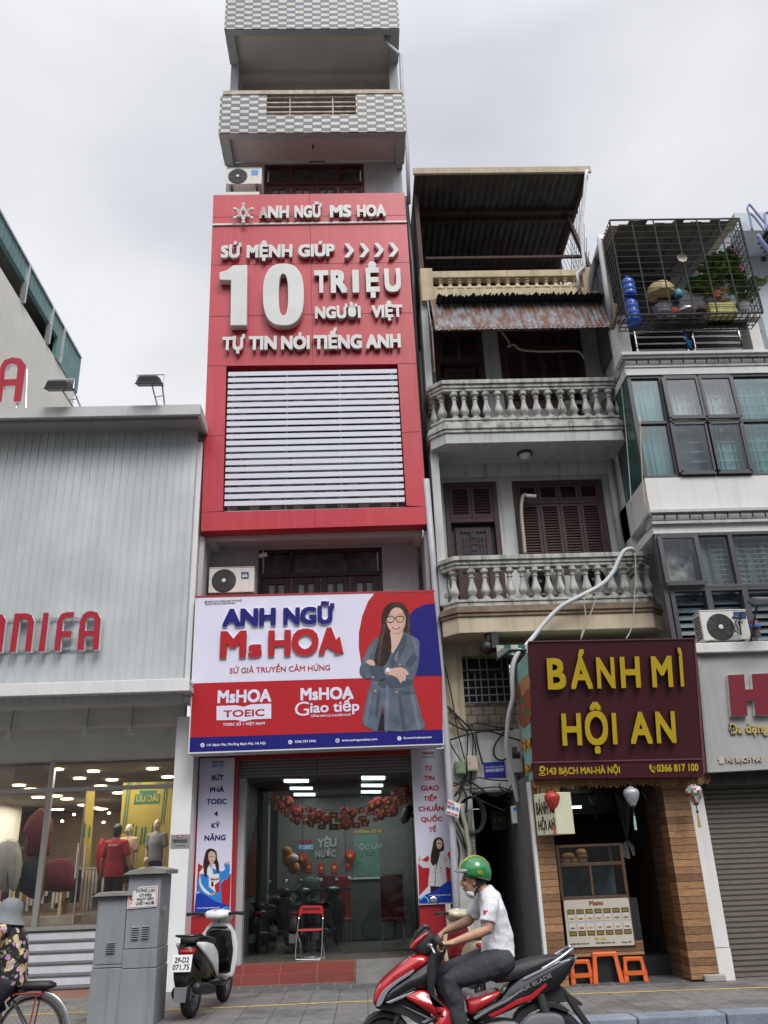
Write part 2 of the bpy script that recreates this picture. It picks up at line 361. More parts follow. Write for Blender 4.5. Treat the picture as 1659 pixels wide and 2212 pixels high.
# ================================================================ ground
m = MB(); m.quad((-300, -200, -.13), (300, -200, -.13), (300, 400, -.13), (-300, 400, -.13)); tag(m.build('road', 'asphalt'), kind='structure')
m = MB(); m.box(-60, 60, 11.08, 60, -.3, 0); tag(m.build('pavement', 'paving'), kind='structure')
m = MB()
x = -40.0
while x < 40:
 m.box(x, x+.985, 10.76, 11.077, -.3, .006); x += 1.0
tag(m.build('kerb', 'kerb_blue', bevel=.02), kind='structure')
m = MB()
ya = [PZ('D', u, v, 0) for u, v in ((154, 2188), (489, 2177), (713, 2166), (1637, 2134))]
pts = [V((-14, ya[0].y, 0))] + ya + [V((12, 12.7, 0))]
for a, b in zip(pts, pts[1:]):
 m.quad(V((a.x, a.y-.035, .004)), V((b.x, b.y-.035, .004)), V((b.x, b.y+.035, .004)), V((a.x, a.y+.035, .004)))
tag(m.build('painted_line', 'yellow_paint'), kind='structure')
m = MB(); m.box(-2.6, 2.0, 14.35, 15.15, -.05, .005); tag(m.build('paving_strip', 'dark_paving'), kind='structure')
# ================================================================ windows used by the tall house
def pane(mb, x0, x1, z0, z1, y): mb.box(x0, x1, y, y+.012, z0, z1)
def wood_window(par, x0, x1, z0, z1, y, zt, mat, gl):
 m = MB(); w = .07
 frame(m, x0, x1, z0, z1, y-.05, y+.06, w)
 m.box(x0+w, x1-w, y-.05, y+.06, zt-.04, zt+.04)
 xs = [x0+w, x0+(x1-x0)*.265, x0+(x1-x0)*.735, x1-w]
 for xx in xs[1:3]: m.box(xx-.04, xx+.04, y-.046, y+.05, zt+.04, z1-w)
 f = m.build('window', mat, par, bevel=.006)
 g = MB()
 for a, b in zip(xs, xs[1:]): pane(g, a+.03, b-.03, zt+.05, z1-w-.01, y+.02)
 g.build('pane', gl, f)
 n = 4; wl = (x1-x0-2*w)/n
 for i in range(n):
  a = x0+w+i*wl; lf = MB(); frame(lf, a+.006, a+wl-.006, z0+w, zt-.045, y-.03, y+.02, .13)
  lf.box(a+wl/2-.035, a+wl/2+.035, y-.03, y+.02, z0+w+.13, zt-.045-.13)
  lf.build('door_leaf', mat, f, bevel=.008)
  gg = MB(); pane(gg, a+.1, a+wl-.1, z0+w+.1, zt-.14, y); gg.build('pane', 'frosted', f)
 return f
mk('frosted', (.20, .23, .24), .25, var=.35, sc=5)
mk('streaked_glass', (.045, .048, .047), .3, var=.7, sc=5, streak=.5, streakcol=(.16, .165, .16))  # dark panes with uneven tone and paler streaks
# ================================================================ tall tube house
XL, XR, YW, YF = -2.93, 1.33, 15.6, 14.6
H = thing('tube_house', 'tall narrow grey house with chequered tiled balconies above the red advertising panel', 'house', (-.8, YW, 0))
def zz(z, u, v, y): return P(z, u, v, y).z
def xx_(z, u, v, y): return P(z, u, v, y).x
zT = zz('A1', 830, 207, YF); z2b = zz('A1', 830, 960, YF); z2t = zz('A1', 830, 690, YF); zB = zz('A6', 800, 62, YF)
FL = .27
m = MB()
m.box(XL, -2.06, YW, YW+.25, 0, 3.45); m.box(1.03, XR, YW, YW+.25, 0, 3.45)
m.box(XL, XR, YW, YW+.25, 3.45, 6.2)
m.box(XL, XL+.14, YW, 26, 0, 20.9); m.box(XR-.14, XR, YW+.25, 26, 0, 20.9); m.box(XL, XR, 26, 26.2, 0, 25)
# first upper storey wall around its window, and the storey behind the panel
a = xx_('A6', 465, 300, YW); b = xx_('A6', 1230, 300, YW); zt1 = zz('A6', 850, 172, YW)
m.box(XL+.14, a, YW, YW+.25, 6.2, 7.6); m.box(b, XR-.14, YW, YW+.25, 6.2, 7.6); m.box(a, b, YW, YW+.25, zt1, 7.6)
m.box(XL+.14, XR-.14, YW, YW+.25, 7.6, 15.2)
a5 = xx_('A1', 480, 1300, YW); b5 = xx_('A1', 1205, 1300, YW); zt5 = zz('A1', 840, 1190, YW)
m.box(XL+.14, a5, YW, YW+.25, 15.2, z2b+.1); m.box(b5, XR-.14, YW, YW+.25, 15.2, z2b+.1); m.box(a5, b5, YW, YW+.25, zt5, z2b+.1)
m.box(XL-.02, XL+.18, YW-.004, YW+.3, z2b+.1, zT); m.box(XR-.20, XR+.02, YW-.004, YW+.3, z2b+.1, zT)
m.box(XL, XL+.09, YF+.15, YW, 6.0, zB)
m.box(XR-.06, XR+.01, YF+.15, YW, 6.0, zB)
m.build('wall', 'grey_wall', H)
m = MB(); m.box(XL+.18, XR-.2, 17.4, 17.5, z2b, zT+.3); m.box(XL+.05, XL+.18, YW+.3, 17.4, z2b, zT+.3); m.box(XR-.2, XR-.05, YW+.3, 17.4, z2b, zT+.3)
m.build('loggia_wall', 'cream_wall', H)
wood_window(H, a, b, 5.2, zt1, YW+.06, zz('A6', 850, 330, YW), 'brown_wood', 'streaked_glass')
wood_window(H, a5, b5, 14.6, zt5, YW+.06, zz('A1', 840, 1325, YW), 'red_wood', 'streaked_glass')
m = MB(); g = (xx_('A1', 725, 780, 17.4), xx_('A1', 1000, 780, 17.4), zz('A1', 860, 725, 17.4), z2t-.75)
frame(m, g[0], g[1], g[3], g[2]+.3, 17.33, 17.4, .07); m.box(g[0]+.07, g[0]+.3, 17.34, 17.39, g[3]+.07, g[2]+.23); m.box(g[1]-.3, g[1]-.07, 17.34, 17.39, g[3]+.07, g[2]+.23)
mk('teal_pale', (.30, .42, .42), .5); f = m.build('window', 'teal_pale', H)
m = MB(); pane(m, g[0]+.28, g[1]-.28, g[3]+.07, g[2]+.23, 17.36); m.build('pane', 'dark_glass', f)
# balcony slabs with a beam round the edge
def slab(x0, x1, zb, y0, y1, name='balcony_slab', bw=.2, mat='soffit', bt=.14):
 m = MB(); m.box(x0, x1, y0, y0+bw*.8, zb, zb+.3); m.box(x0, x0+bw, y0+bw*.8, y1, zb, zb+.3); m.box(x1-bw, x1, y0+bw*.8, y1, zb, zb+.3)
 mc = MB(); mc.box(x0+bw, x1-bw, y0+bw*.8, y1, zb+bt, zb+.3); mc.build('slab_ceiling', 'cream_wall', H); return m
slab(XL-.03, XR+.03, zT, YF+.03, YW+.3).build('balcony_slab', 'grey_wall', H)
m = MB(); m.box(XL+.1, XR-.1, YW+.3, 17.4, zT+.12, zT+.3); m.box(XL+.1, XR-.1, YW+.3, YW+.5, zT-.05, zT+.119); m.build('loggia_ceiling', 'cream_wall', H)
slab(XL-.03, XR+.03, z2b, YF+.03, YW-.002).build('balcony_slab', 'grey_wall', H)
slab(XL+.09, XR-.07, zB, YF+.32, YW-.002, bw=.16, bt=.10).build('balcony_slab', 'soffit', H)
m = MB(); m.tube([(-.82, 15.1, z2b+.14), (-.82, 15.1, z2b+.02)], .02, 6); m.build('lamp_hook', 'dark_grey', H)
# chequered parapets
def parapet(zb, zt, opening=None):
 m = MB(); x0, x1 = XL-.05, XR+.05
 if opening:
  o0, o1, oz0, oz1 = opening
  m.box(x0, o0, YF, YF+.14, zb, zt); m.box(o1, x1, YF, YF+.14, zb, zt); m.box(o0, o1, YF, YF+.14, zb, oz0)
 else: m.box(x0, x1, YF, YF+.14, zb, zt)
 p = m.build('parapet', 'check_tile', H)
 m = MB(); m.box(x0, x0+.14, YF+.14, YW, zb, zt); m.box(x1-.14, x1, YF+.14, YW, zb, zt); m.build('parapet_side', 'check_side', p)
 return p
parapet(zT+.003, zT+2.6)
op = (xx_('A1', 497, 770, YF), xx_('A1', 1145, 770, YF), zz('A1', 820, 832, YF), z2t)
p2 = parapet(z2b+.003, z2t, op)
m = MB()
for v in (708, 746, 778, 815):
 h = zz('A1', 820, v, YF+.07); m.bar((op[0], YF+.07, h), (op[1], YF+.07, h), .035)
for u in (668, 978):
 xk = xx_('A1', u, 770, YF+.07); m.bar((xk, YF+.07, op[2]), (xk, YF+.07, z2t+.02), .03)
m.build('grille', 'rusty_rail', p2)
m = MB(); h = zz('A1', 820, 668, YF)
m.box(XL-.0, XR+.03, YF+.0, YF+.11, h-.05, h+.07)
for u in (462, 1050, 1198): m.bar((xx_('A1', u, 690, YF), YF+.06, z2t), (xx_('A1', u, 690, YF), YF+.06, h-.05), .03)
m.build('handrail', 'rusty_rail', H)
# storeys behind the panel: chequered parapets and dark windows seen between the slats
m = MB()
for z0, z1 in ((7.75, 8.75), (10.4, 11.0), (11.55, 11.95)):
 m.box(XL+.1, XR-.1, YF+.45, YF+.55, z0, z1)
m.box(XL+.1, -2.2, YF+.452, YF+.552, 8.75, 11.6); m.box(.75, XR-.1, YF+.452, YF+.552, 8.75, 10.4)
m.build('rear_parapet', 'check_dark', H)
m = MB(); m.box(-2.2, .75, YF+.6, YF+.65, 8.75, 11.5); m.build('dark_window', 'dark_glass', H)
# ground floor: red surround, roller shutter box, steps
xa = xx_('B3', 322, 800, 15.5); xb = xx_('B3', 1418, 800, 15.5); zd = zz('B3', 850, 232, 15.5); zs = zz('B3', 850, 108, 15.5)
m = MB(); m.box(XL, xa, 15.45, 15.599, .0, 3.6); m.box(xb, XR, 15.45, 15.599, .0, 3.6); m.box(xa, xb, 15.45, 15.599, zs-.05, 3.6)
m.box(xa-.001, xa+.14, 15.45, 15.95, FL, zs-.05) if False else None
m.build('red_surround', 'red_panel_dark', H)
pat('shutter', 'brick', (.20, .19, .18), (.19, .18, .17), (.07, .065, .06), (30, .055), .55, .010, 0, 'XZ', .12, .8, .1)
m = MB(); m.box(xa, xb, 15.56, 15.7, zd, zs-.05); m.box(xa, xb, 15.7, 15.86, zd, 3.45); m.build('roller_shutter', 'shutter', H)
pat('terracotta', 'brick', (.24, .055, .04), (.21, .05, .04), (.30, .16, .12), (.6, .6), .6, .006, 0, 'XZ', .15, .2, .3)
xs = xx_('B3', 1045, 1400, 15.3)
m = MB(); m.box(-2.62, xs, 15.25, 15.448, 0, .15); m.box(xa, xs, 15.452, 15.8, 0, .268); m.build('step', 'terracotta', H)
m = MB(); m.add([(xs+.002, 14.9, 0), (xb, 14.9, 0), (xb, 15.8, 0), (xs+.002, 15.8, 0), (xs+.002, 15.79, .265), (xb, 15.79, .265)], [(0, 3, 2, 1), (0, 1, 5, 4), (0, 4, 3), (1, 2, 5), (3, 4, 5, 2)])
mk('ramp_grey', (.15, .147, .14), .9, var=.25, sc=3, bump=.3, bsc=60, fine=.12, streak=.3); m.build('ramp', 'ramp_grey', H)
# room behind the opening
mk('room_wall', (.11, .112, .11), .8, var=.05); mk('room_dark', (.10, .10, .10), .8)
mk('floor_tile', (.16, .142, .115), .2, var=.15, sc=2, fine=.15)
m = MB(); m.box(XL+.14, XR-.14, 15.8, 24, FL-.1, FL); m.build('shop_floor', 'floor_tile', H)
m = MB(); m.box(XL+.14, XR-.14, 15.86, 24, 3.25, 3.35); m.box(XL+.14, XL+.2, 15.86, 24, FL, 3.25); m.box(XR-.2, XR-.14, 15.86, 24, FL, 3.25); m.box(XL+.14, XR-.14, 24, 24.1, FL, 3.35)
m.box(xa-.25, xa, 15.851, 18.4, FL, 3.24); m.box(XL+.2, -1.95, 18.402, 18.8, FL, 3.24)
m.build('shop_room', 'room_wall', H)
m = MB(); m.prism([(xa+.004, YY, ZZ) for YY, ZZ in ((16.0, 1.25), (18.2, 1.25), (18.2, 2.7))], (.006, 0, 0)); m.build('wall_graphic', 'maroon_print', H) if 'maroon_print' in MATS else (mk('maroon_print', (.16, .02, .02), .5), m.build('wall_graphic', 'maroon_print', H))
for us in (((612, 760, 262, 278), (648, 785, 308, 322), (672, 800, 345, 360), (700, 815, 380, 392)), ((1082, 1222, 243, 262), (1080, 1210, 290, 305), (1078, 1198, 330, 343), (1075, 1190, 366, 378))):
 for u0, u1, v0, v1 in us:
  q = [PZ('B3', u, v, 3.24) for u, v in ((u0, v0), (u1, v0), (u1, v1), (u0, v1))]
  m = MB(); m.prism(q, (0, 0, .02)); t = thing('ceiling_lamp', None, None) if False else m.build('ceiling_light', 'tube_white', H)
gy = 17.0
m = MB(); m.box(xa, xb, gy, gy+.012, FL+.02, 3.25); gl = m.build('glass_front', 'glass', H)
m = MB()
for u in (723, 985):
 xk = xx_('B3', u, 700, gy); m.box(xk-.005, xk+.005, gy-.006, gy+.018, FL, 3.24)
m.box(xa, xb, gy-.01, gy+.02, FL, FL+.025); m.build('glass_trim', 'dark_grey', gl)
# ================================================================ outdoor air conditioners
mk('ac_shell', (.62, .61, .57), .45, var=.05, sc=3, streak=.35, streakcol=(.40, .37, .31))
mk('ac_dark', (.045, .045, .045), .6); mk('ac_hub', (.62, .62, .61), .5)
mk('label_blue', (.05, .28, .62), .4); mk('label_navy', (.02, .05, .16), .4); mk('ink', (.03, .03, .035), .6)
def ac(label, z, u0, v0, u1, v1, y, fan, dep=.30, badge=None, grp='outdoor air conditioning units', sidegrille=False, words=None):
 um, vm = (u0+u1)/2, (v0+v1)/2
 x0, x1 = P(z, u0, vm, y).x, P(z, u1, vm, y).x; z1, z0 = P(z, um, v0, y).z, P(z, um, v1, y).z
 t = thing('air_conditioner', label, 'air conditioner', ((x0+x1)/2, y+dep/2, z0), grp)
 m = MB(); m.box(x0, x1, y, y+dep, z0+.03, z1-.02); m.box(x0-.008, x1+.008, y-.008, y+dep+.008, z1-.02, z1)
 m.build('casing', 'ac_shell', t, bevel=.014)
 c = P(z, fan[0], fan[1], y); r = fan[2]*ZO[z][2]/1.8228/FP*(c - EYE).length*.96
 r = min(r, (z1-z0)/2-.04)
 m = MB(); m.lathe([(r, 0), (r, -.006), (r-.012, -.012), (r-.012, .003)], (c.x, y-.001, c.z), 28, 'Y', cap=False); m.lathe([(r-.01, -.002), (.02, -.004)], (c.x, y-.001, c.z), 28, 'Y')
 g = m.build('fan_opening', 'ac_dark', t)
 m = MB()
 for k in range(1, 7): m.lathe([(r*k/7+.003, -.012), (r*k/7+.003, -.016), (r*k/7-.003, -.016), (r*k/7-.003, -.012), (r*k/7+.003, -.012)], (c.x, y, c.z), 24, 'Y', cap=False)
 for k in range(10):
  a = k*PI/5; m.bar((c.x+.03*math.cos(a), y-.014, c.z+.03*math.sin(a)), (c.x+r*math.cos(a+.35), y-.014, c.z+r*math.sin(a+.35)), .006)
 m.build('fan_guard', 'dark_grey', g)
 m = MB(); m.lathe([(r*.17, -.012), (r*.17, -.022), (r*.10, -.026), (0.001, -.026)], (c.x, y, c.z), 18, 'Y'); m.build('hub', 'ac_hub', g)
 m = MB()
 for xx in (x0+.12, x1-.12): m.box(xx-.02, xx+.02, y+.02, y+dep-.02, z0-.03, z0+.03)
 m.build('feet', 'ac_dark', t)
 if badge:
  bu0, bv0, bu1, bv1, bm_ = badge; F = YP(y); m = MB(); m.prism(px(F, z, [(bu0, bv0), (bu1, bv0), (bu1, bv1), (bu0, bv1)], .002), F.n*.004)
  b = m.build('badge', bm_, t)
  if words: m = MB(); text(m, words, F, z, (bu0+5, bv1-9), (bu1-5, bv1-9), bv0+9, .003, .005, .02); m.build('lettering', 'white_plastic', b)
 if sidegrille:
  m = MB()
  for i in range(9):
   h = z0+.08+i*(z1-z0-.14)/9; m.box(x0-.006, x0+.004, y+.05, y+dep-.05, h, h+.02)
  m.build('side_grille', 'ac_dark', t)
 return t
ac('off-white air conditioner with dark blue letter badge, above the shop sign', 'A6', 160, 285, 440, 452, 15.0, (253, 370, 78), .34, (360, 317, 406, 358, 'label_navy'), words='sk')
ac('off-white air conditioner with light blue sticker, on the red panel top', 'A1', 203, 1217, 462, 1342, 14.95, (288, 1280, 72), .34, (388, 1234, 436, 1271, 'label_blue'))
m = MB(); q = P('A1', 175, 1392, 14.95), P('A1', 445, 1392, 14.95)
t = thing('air_conditioner', 'second air conditioner nearly hidden behind the red panel top edge', 'air conditioner', ((q[0].x+q[1].x)/2, 15.1, q[0].z-.6), 'outdoor air conditioning units')
m.box(q[0].x, q[1].x, 14.95, 15.3, q[0].z-.6, q[0].z); m.build('casing', 'ac_shell', t, bevel=.015)
# ================================================================ red advertising panel with raised letters and white slats
t = thing('advertising_panel', 'tall red advertising panel with raised white letters and a screen of white slats', 'sign', (-.85, 14.6, P('A2', 740, 2140, 14.6).z))
F = YP(14.6); D_ = V((0, .3, 0))
TL, TR, BR, BL = (97, 45), (1303, 30), (1450, 2122), (18, 2166)
oTL, oTR, oBR, oBL = (178, 1122), (1260, 1107), (1315, 2005), (156, 2040)
def lerp(a, b, k): return (a[0]+(b[0]-a[0])*k, a[1]+(b[1]-a[1])*k)
mL = lerp(TL, BL, .5085); mR = lerp(TR, BR, .516); nL = lerp(TL, BL, .944); nR = lerp(TR, BR, .947)
m = MB(); m.prism(px(F, 'A2', [TL, TR, mR, mL]), D_); m.build('upper_board', 'red_panel', t)
for q in ([mL, oTL, oBL, nL], [oTR, mR, nR, oBR]): m = MB(); m.prism(px(F, 'A2', q), D_); m.build('side_board', 'red_panel', t)
m = MB(); m.prism(px(F, 'A2', [nL, nR, BR, BL]), D_); m.build('lower_board', 'red_panel', t)
m = MB()
def seam(a, b, w=3):
 dx, dy = b[0]-a[0], b[1]-a[1]; l = math.hypot(dx, dy); ox, oy = -dy/l*w/2, dx/l*w/2
 m.prism(px(F, 'A2', [(a[0]+ox, a[1]+oy), (b[0]+ox, b[1]+oy), (b[0]-ox, b[1]-oy), (a[0]-ox, a[1]-oy)], .001), F.n*.002)
seam((703, 38), (725, 1112)); seam((740, 2032), (742, 2142)); seam((70, 811), (1365, 788)); seam((96, 185), (1312, 172), 2); seam((78, 487), (1335, 470), 2)
seam(mL, oTL); seam(oTR, mR); seam((42, 1568), (165, 1562)); seam((1290, 1545), (1405, 1537)); seam(nL, oBL); seam(oBR, nR)
m.build('panel_joint', 'seam', t)
m = MB(); m.prism(px(F, 'A2', [(92, 231), (1316, 212), (1317, 222), (92, 241)], .002), F.n*.03); m.build('white_strip', 'letter_face', t)
G = YP(14.49); LM = ['letter_face', 'letter_side']
def raised(s, a, b, vt, th=.065, fat=.048): text(m, s, G, 'A2', a, b, vt, th, -th, fat, 1)
def letters(name='lettering'): return m.build(name, LM, t)
m = MB(); raised('NH', (440, 189), (574, 187), 112); raised('NGỮ', (608, 186), (780, 184), 110); raised('MS', (832, 184), (968, 181), 108); raised('HOA', (1005, 181), (1187, 177), 106); letters()
m = MB(); raised('A', (384, 192), (438, 190), 115, .06); o = m.build('damaged_letter', ['letter_side', 'red_panel_dark'], t)
m = MB(); raised('SỨ', (142, 440), (270, 438), 362); raised('MỆNH', (305, 440), (595, 434), 360); raised('GIÚP', (632, 434), (863, 429), 356); letters()
m = MB()
for u in (922, 1018, 1110, 1203):
 v = 398 - (u-922)*.016
 m.mat(0).prism(px(G, 'A2', [(u, v-48), (u+28, v-48), (u+64, v-4), (u+28, v+40), (u, v+40), (u+34, v-4)]), V((0, .1, 0)))
m.build('chevrons', 'letter_face', t)
m = MB(); GB = YP(14.42)
m.prism(px(GB, 'A2', [(133, 532), (180, 518), (222, 488), (310, 484), (306, 866), (203, 868), (207, 582), (135, 580)]), V((0, .17, 0)))
def ring(mb, F, z, c, ro, ri, dep, n=40, pw=2.6):
 def sup(r, k):
  a = 2*PI*k/n; ca, sa = math.cos(a), math.sin(a)
  return (c[0]+r[0]*math.copysign(abs(ca)**(2/pw), ca), c[1]+r[1]*math.copysign(abs(sa)**(2/pw), sa))
 O = px(F, z, [sup(ro, k) for k in range(n)]); I = px(F, z, [sup(ri, k) for k in range(n)]); d = V(dep)
 mb.add(O + I + [p+d for p in O] + [p+d for p in I], [f for k in range(n) for j in [(k+1) % n] for f in ((k, j, n+j, n+k), (2*n+k, 3*n+k, 3*n+j, 2*n+j), (k, 2*n+k, 2*n+j, j), (n+k, n+j, 3*n+j, 3*n+k))])
ring(m, GB, 'A2', (538, 672), (130, 196), (29, 130), (0, .17, 0)); m.build('large_number', 'letter_face', t, bevel=.012)
m = MB()
for s_, a, b, vt in (('T', (733, 662), (823, 660), 520), ('R', (838, 662), (946, 659), 518), ('I', (976, 660), (1017, 659), 517), ('Ệ', (1062, 656), (1147, 654), 512), ('U', (1180, 655), (1283, 652), 508)):
 raised(s_, a, b, vt, .075, .045)
letters()
m = MB(); raised('NGƯỜI', (738, 824), (1027, 819), 748); raised('VIỆT', (1097, 819), (1292, 813), 741); letters()
m = MB()
for s_, a, b, vt in (('TỰ', (150, 1024), (292, 1021), 940), ('TIN', (318, 1022), (496, 1018), 936), ('NÓI', (523, 1019), (705, 1016), 934), ('TIẾNG', (728, 1017), (1036, 1011), 930), ('ANH', (1060, 1012), (1281, 1006), 925)): raised(s_, a, b, vt)
letters()
m = MB(); c = (285, 161)
hexp = [G.at('A2', c[0]+48*math.cos(PI/6+k*PI/3), c[1]+46*math.sin(PI/6+k*PI/3)) for k in range(6)]
for k in range(6):
 m.tube(crv([hexp[k], G.at('A2', c[0]+20*math.cos(PI/3+k*PI/3), c[1]+20*math.sin(PI/3+k*PI/3)), hexp[(k+2) % 6]], 4), .024, 6); p = G.at('A2', c[0]+62*math.cos(PI/6+k*PI/3), c[1]+56*math.sin(PI/6+k*PI/3)); m.ell(p, .045, .03, .045, 8, 5)
m.build('emblem', 'letter_face', t)
m = MB()
n = 21; zt_, zb_ = F.at('A2', 700, 1162).z, F.at('A2', 700, 1978).z
for i in range(n):
 k = i/(n-1); z_ = zt_+(zb_-zt_)*k; ul, ur = 189-(189-165)*k, 1255+(1305-1255)*k; vv = 1172+(1992-1172)*k
 x0, x1 = F.at('A2', ul, vv).x, F.at('A2', ur, vv-15).x
 m = MB(); m.box(x0, x1, 14.62, 14.64, z_-.047, z_+.047); m.build('slat', 'slat', t)
m = MB()
for ut, ub in ((222, 205), (560, 563), (893, 912), (1225, 1250)):
 a = F.at('A2', ut, 1175).x; m.box(a-.02, a+.02, 14.70, 14.75, zb_-.1, zt_+.1)
m.box(F.at('A2', 165, 2010).x, F.at('A2', 1305, 2010).x, 14.70, 14.74, zb_-.16, zb_-.12); m.build('slat_post', 'steel', t)
# ================================================================ colourful shop sign
for nm, c in (('print_white', (.68, .67, .80)), ('print_red', (.42, .018, .024)), ('print_blue', (.012, .012, .16)), ('skin_print', (.60, .40, .32)), ('hair_print', (.035, .018, .016)),
    ('jacket_print', (.095, .12, .155)), ('jacket_dark', (.06, .08, .105)), ('print_black', (.015, .014, .02)), ('lip_print', (.42, .12, .11)), ('sky_print', (.03, .22, .58)), ('coat_print', (.62, .60, .63)), ('paper_white', (.72, .72, .74)),
    ('print_deepblue', (.014, .045, .36)), ('cyan_print', (.1, .55, .75)), ('skin_shadow', (.42, .25, .19))):
 mk(nm, c, .5, var=.02, sc=2, spec=.2)
mk('wall_brown', (.30, .30, .31), .8)
t = thing('shop_sign', 'wide white, red and blue shop sign picturing a woman in a grey jacket', 'sign', (-.7, 14.55, P('A6', 820, 1410, 14.5).z))
F = YP(14.5)
q = [(78, 470), (1548, 432), (1610, 1380), (32, 1437)]
m = MB(); m.prism(px(F, 'A6', q, -.002), V((0, .42, 0))); m.build('sign_box', 'white_plastic', t)
m = MB(); m.prism(px(F, 'A6', [(76, 464), (1550, 427), (1550, 438), (78, 475)], .008), V((0, .45, 0))); m.build('top_trim', 'red_panel_dark', t)
AM = ['print_white', 'print_red', 'print_blue']
m = MB(); flat(m, F, 'A6', [(90, 476), (1545, 440), (1598, 955), (62, 1003)], .0, .002)
m.mat(1); flat(m, F, 'A6', [(62, 1003), (1598, 955), (1601, 1287), (44, 1337)], .0005, .002)
m.mat(2); flat(m, F, 'A6', [(44, 1337), (1601, 1287), (1604, 1372), (40, 1427)], .0005, .002)
m.mat(1); flat(m, F, 'A6', [(1180, 449), (1140, 500), (1105, 590), (1085, 690), (1084, 780), (1100, 890), (1128, 972), (1598, 957), (1546, 440)], .003, .001)
m.mat(2); flat(m, F, 'A6', [(1553, 512), (1490, 518), (1430, 545), (1380, 600), (1355, 690), (1360, 800), (1395, 900), (1440, 958), (1597, 955)], .005, .001)
m.build('sign_print', AM, t)
m = MB(); PM = ['jacket_print', 'jacket_dark', 'hair_print', 'skin_print', 'print_black', 'lip_print', 'print_white', 'skin_shadow']
mk('skin_mid', (.50, .32, .245), .5, spec=.2); mk('hair_light', (.09, .05, .04), .5, var=.5, sc=20, spec=.2); mk('jacket_light', (.135, .165, .205), .5, var=.2, sc=5, spec=.2); mk('jacket_print', (.095, .12, .155), .5, var=.28, sc=5, spec=.2, fine=.06); mk('hair_print', (.035, .018, .016), .5, var=.4, sc=9, spec=.2, streak=.6, streakcol=(.08, .045, .035))
def lay(i, k, pts, sm=3): m.mat(i); flat(m, F, 'A6', pts, .007+k*.0015, .001, sm)
lay(2, 0, [(1310, 503), (1355, 512), (1385, 550), (1398, 610), (1406, 700), (1390, 716), (1330, 720), (1262, 700), (1225, 640), (1232, 560), (1265, 515)])
lay(0, 1, [(1200, 715), (1150, 770), (1120, 830), (1090, 910), (1096, 955), (1130, 975), (1162, 985), (1145, 1040), (1120, 1150), (1105, 1250), (1160, 1285), (1198, 1296), (1232, 1150), (1242, 1200), (1242, 1295), (1480, 1287), (1478, 1230), (1450, 1120), (1425, 1030), (1420, 980), (1442, 930), (1456, 850), (1458, 760), (1445, 730), (1400, 705), (1365, 690), (1300, 720), (1240, 720)], 2)
lay(4, 1.2, [(1200, 1294), (1228, 1165), (1240, 1200), (1241, 1293)], 0)
lay(3, 2, [(1285, 665), (1350, 665), (1354, 705), (1328, 765), (1292, 820), (1280, 760)])
lay(1, 3, [(1362, 695), (1382, 730), (1368, 790), (1330, 850), (1285, 905), (1290, 830), (1330, 765)], 2)
lay(1, 3, [(1300, 960), (1420, 985), (1400, 1010), (1330, 1030), (1230, 1030), (1200, 1000), (1235, 975)], 2)
lay(1, 3, [(1150, 900), (1240, 905), (1245, 985), (1180, 985), (1100, 958), (1170, 970)], 2)
lay(1, 3, [(1370, 880), (1440, 800), (1445, 840), (1400, 905)], 2)
for u_, v_ in ((1338, 888), (1172, 965), (1185, 1050), (1317, 1058)): lay(7, 4, [(u_+8*math.cos(a), v_+9*math.sin(a)) for a in (0, 1, 2, 3, 4, 5)], 0)
lay(1, 3.5, [(1355, 1055), (1430, 1060), (1430, 1068), (1355, 1064)], 0)
lay(2, 4, [(1240, 560), (1228, 650), (1210, 720), (1190, 800), (1180, 860), (1196, 893), (1240, 895), (1268, 850), (1285, 790), (1278, 700), (1258, 640)], 3)
lay(3, 5, [(1318, 528), (1350, 545), (1371, 590), (1369, 645), (1350, 682), (1316, 698), (1281, 680), (1258, 640), (1255, 590), (1278, 545)])
lay(2, 5.6, [(1318, 510), (1355, 522), (1380, 570), (1374, 600), (1352, 552), (1318, 535), (1285, 552), (1262, 600), (1250, 600), (1262, 540)], 2)
for s_ in (0, 1):
 u_ = 1279 + s_*58; v_ = 612 - s_*2
 lay(6, 6, [(u_+9*math.cos(a), v_-4+4*math.sin(a)) for a in (0, 1, 2, 3, 4, 5)], 2); lay(4, 6.5, [(u_+4*math.cos(a), v_-4+4*math.sin(a)) for a in (0, 1, 2, 3, 4, 5)], 0)
 pr = crv([(u_-23, v_-16), (u_+21, v_-17), (u_+20, v_+5), (u_+8, v_+16), (u_-9, v_+16), (u_-21, v_+5)], 3, True)
 m.mat(4); m.tube([F.at('A6', p.x, p.y, .018) for p in pr] + [F.at('A6', pr[0].x, pr[0].y, .018)], .006, 4)
 lay(2, 6, [(u_-18, v_-27), (u_, v_-32), (u_+18, v_-27), (u_, v_-28)], 0)
lay(4, 6, [(1300, 604), (1317, 602), (1317, 606), (1300, 608)], 0)
lay(5, 6, [(1287, 656), (1312, 660), (1342, 653), (1328, 670), (1300, 671)], 2); lay(6, 6.5, [(1296, 660), (1334, 658), (1312, 665)], 0); lay(7, 6, [(1308, 632), (1318, 640), (1330, 632), (1318, 644)], 0)
lay(3, 5, [(1128, 872), (1150, 856), (1178, 868), (1184, 893), (1160, 893), (1140, 884)], 2)
lay(3, 5, [(1248, 918), (1290, 912), (1345, 905), (1380, 925), (1392, 952), (1374, 955), (1372, 985), (1352, 990), (1342, 1002), (1318, 968), (1280, 952), (1248, 948)], 2)
for a_, b_ in (((1330, 940), (1362, 975)), ((1348, 930), (1380, 950)), ((1310, 945), (1340, 985))): lay(7, 6, [a_, (a_[0]+4, a_[1]), b_, (b_[0]-3, b_[1]+3)], 0)
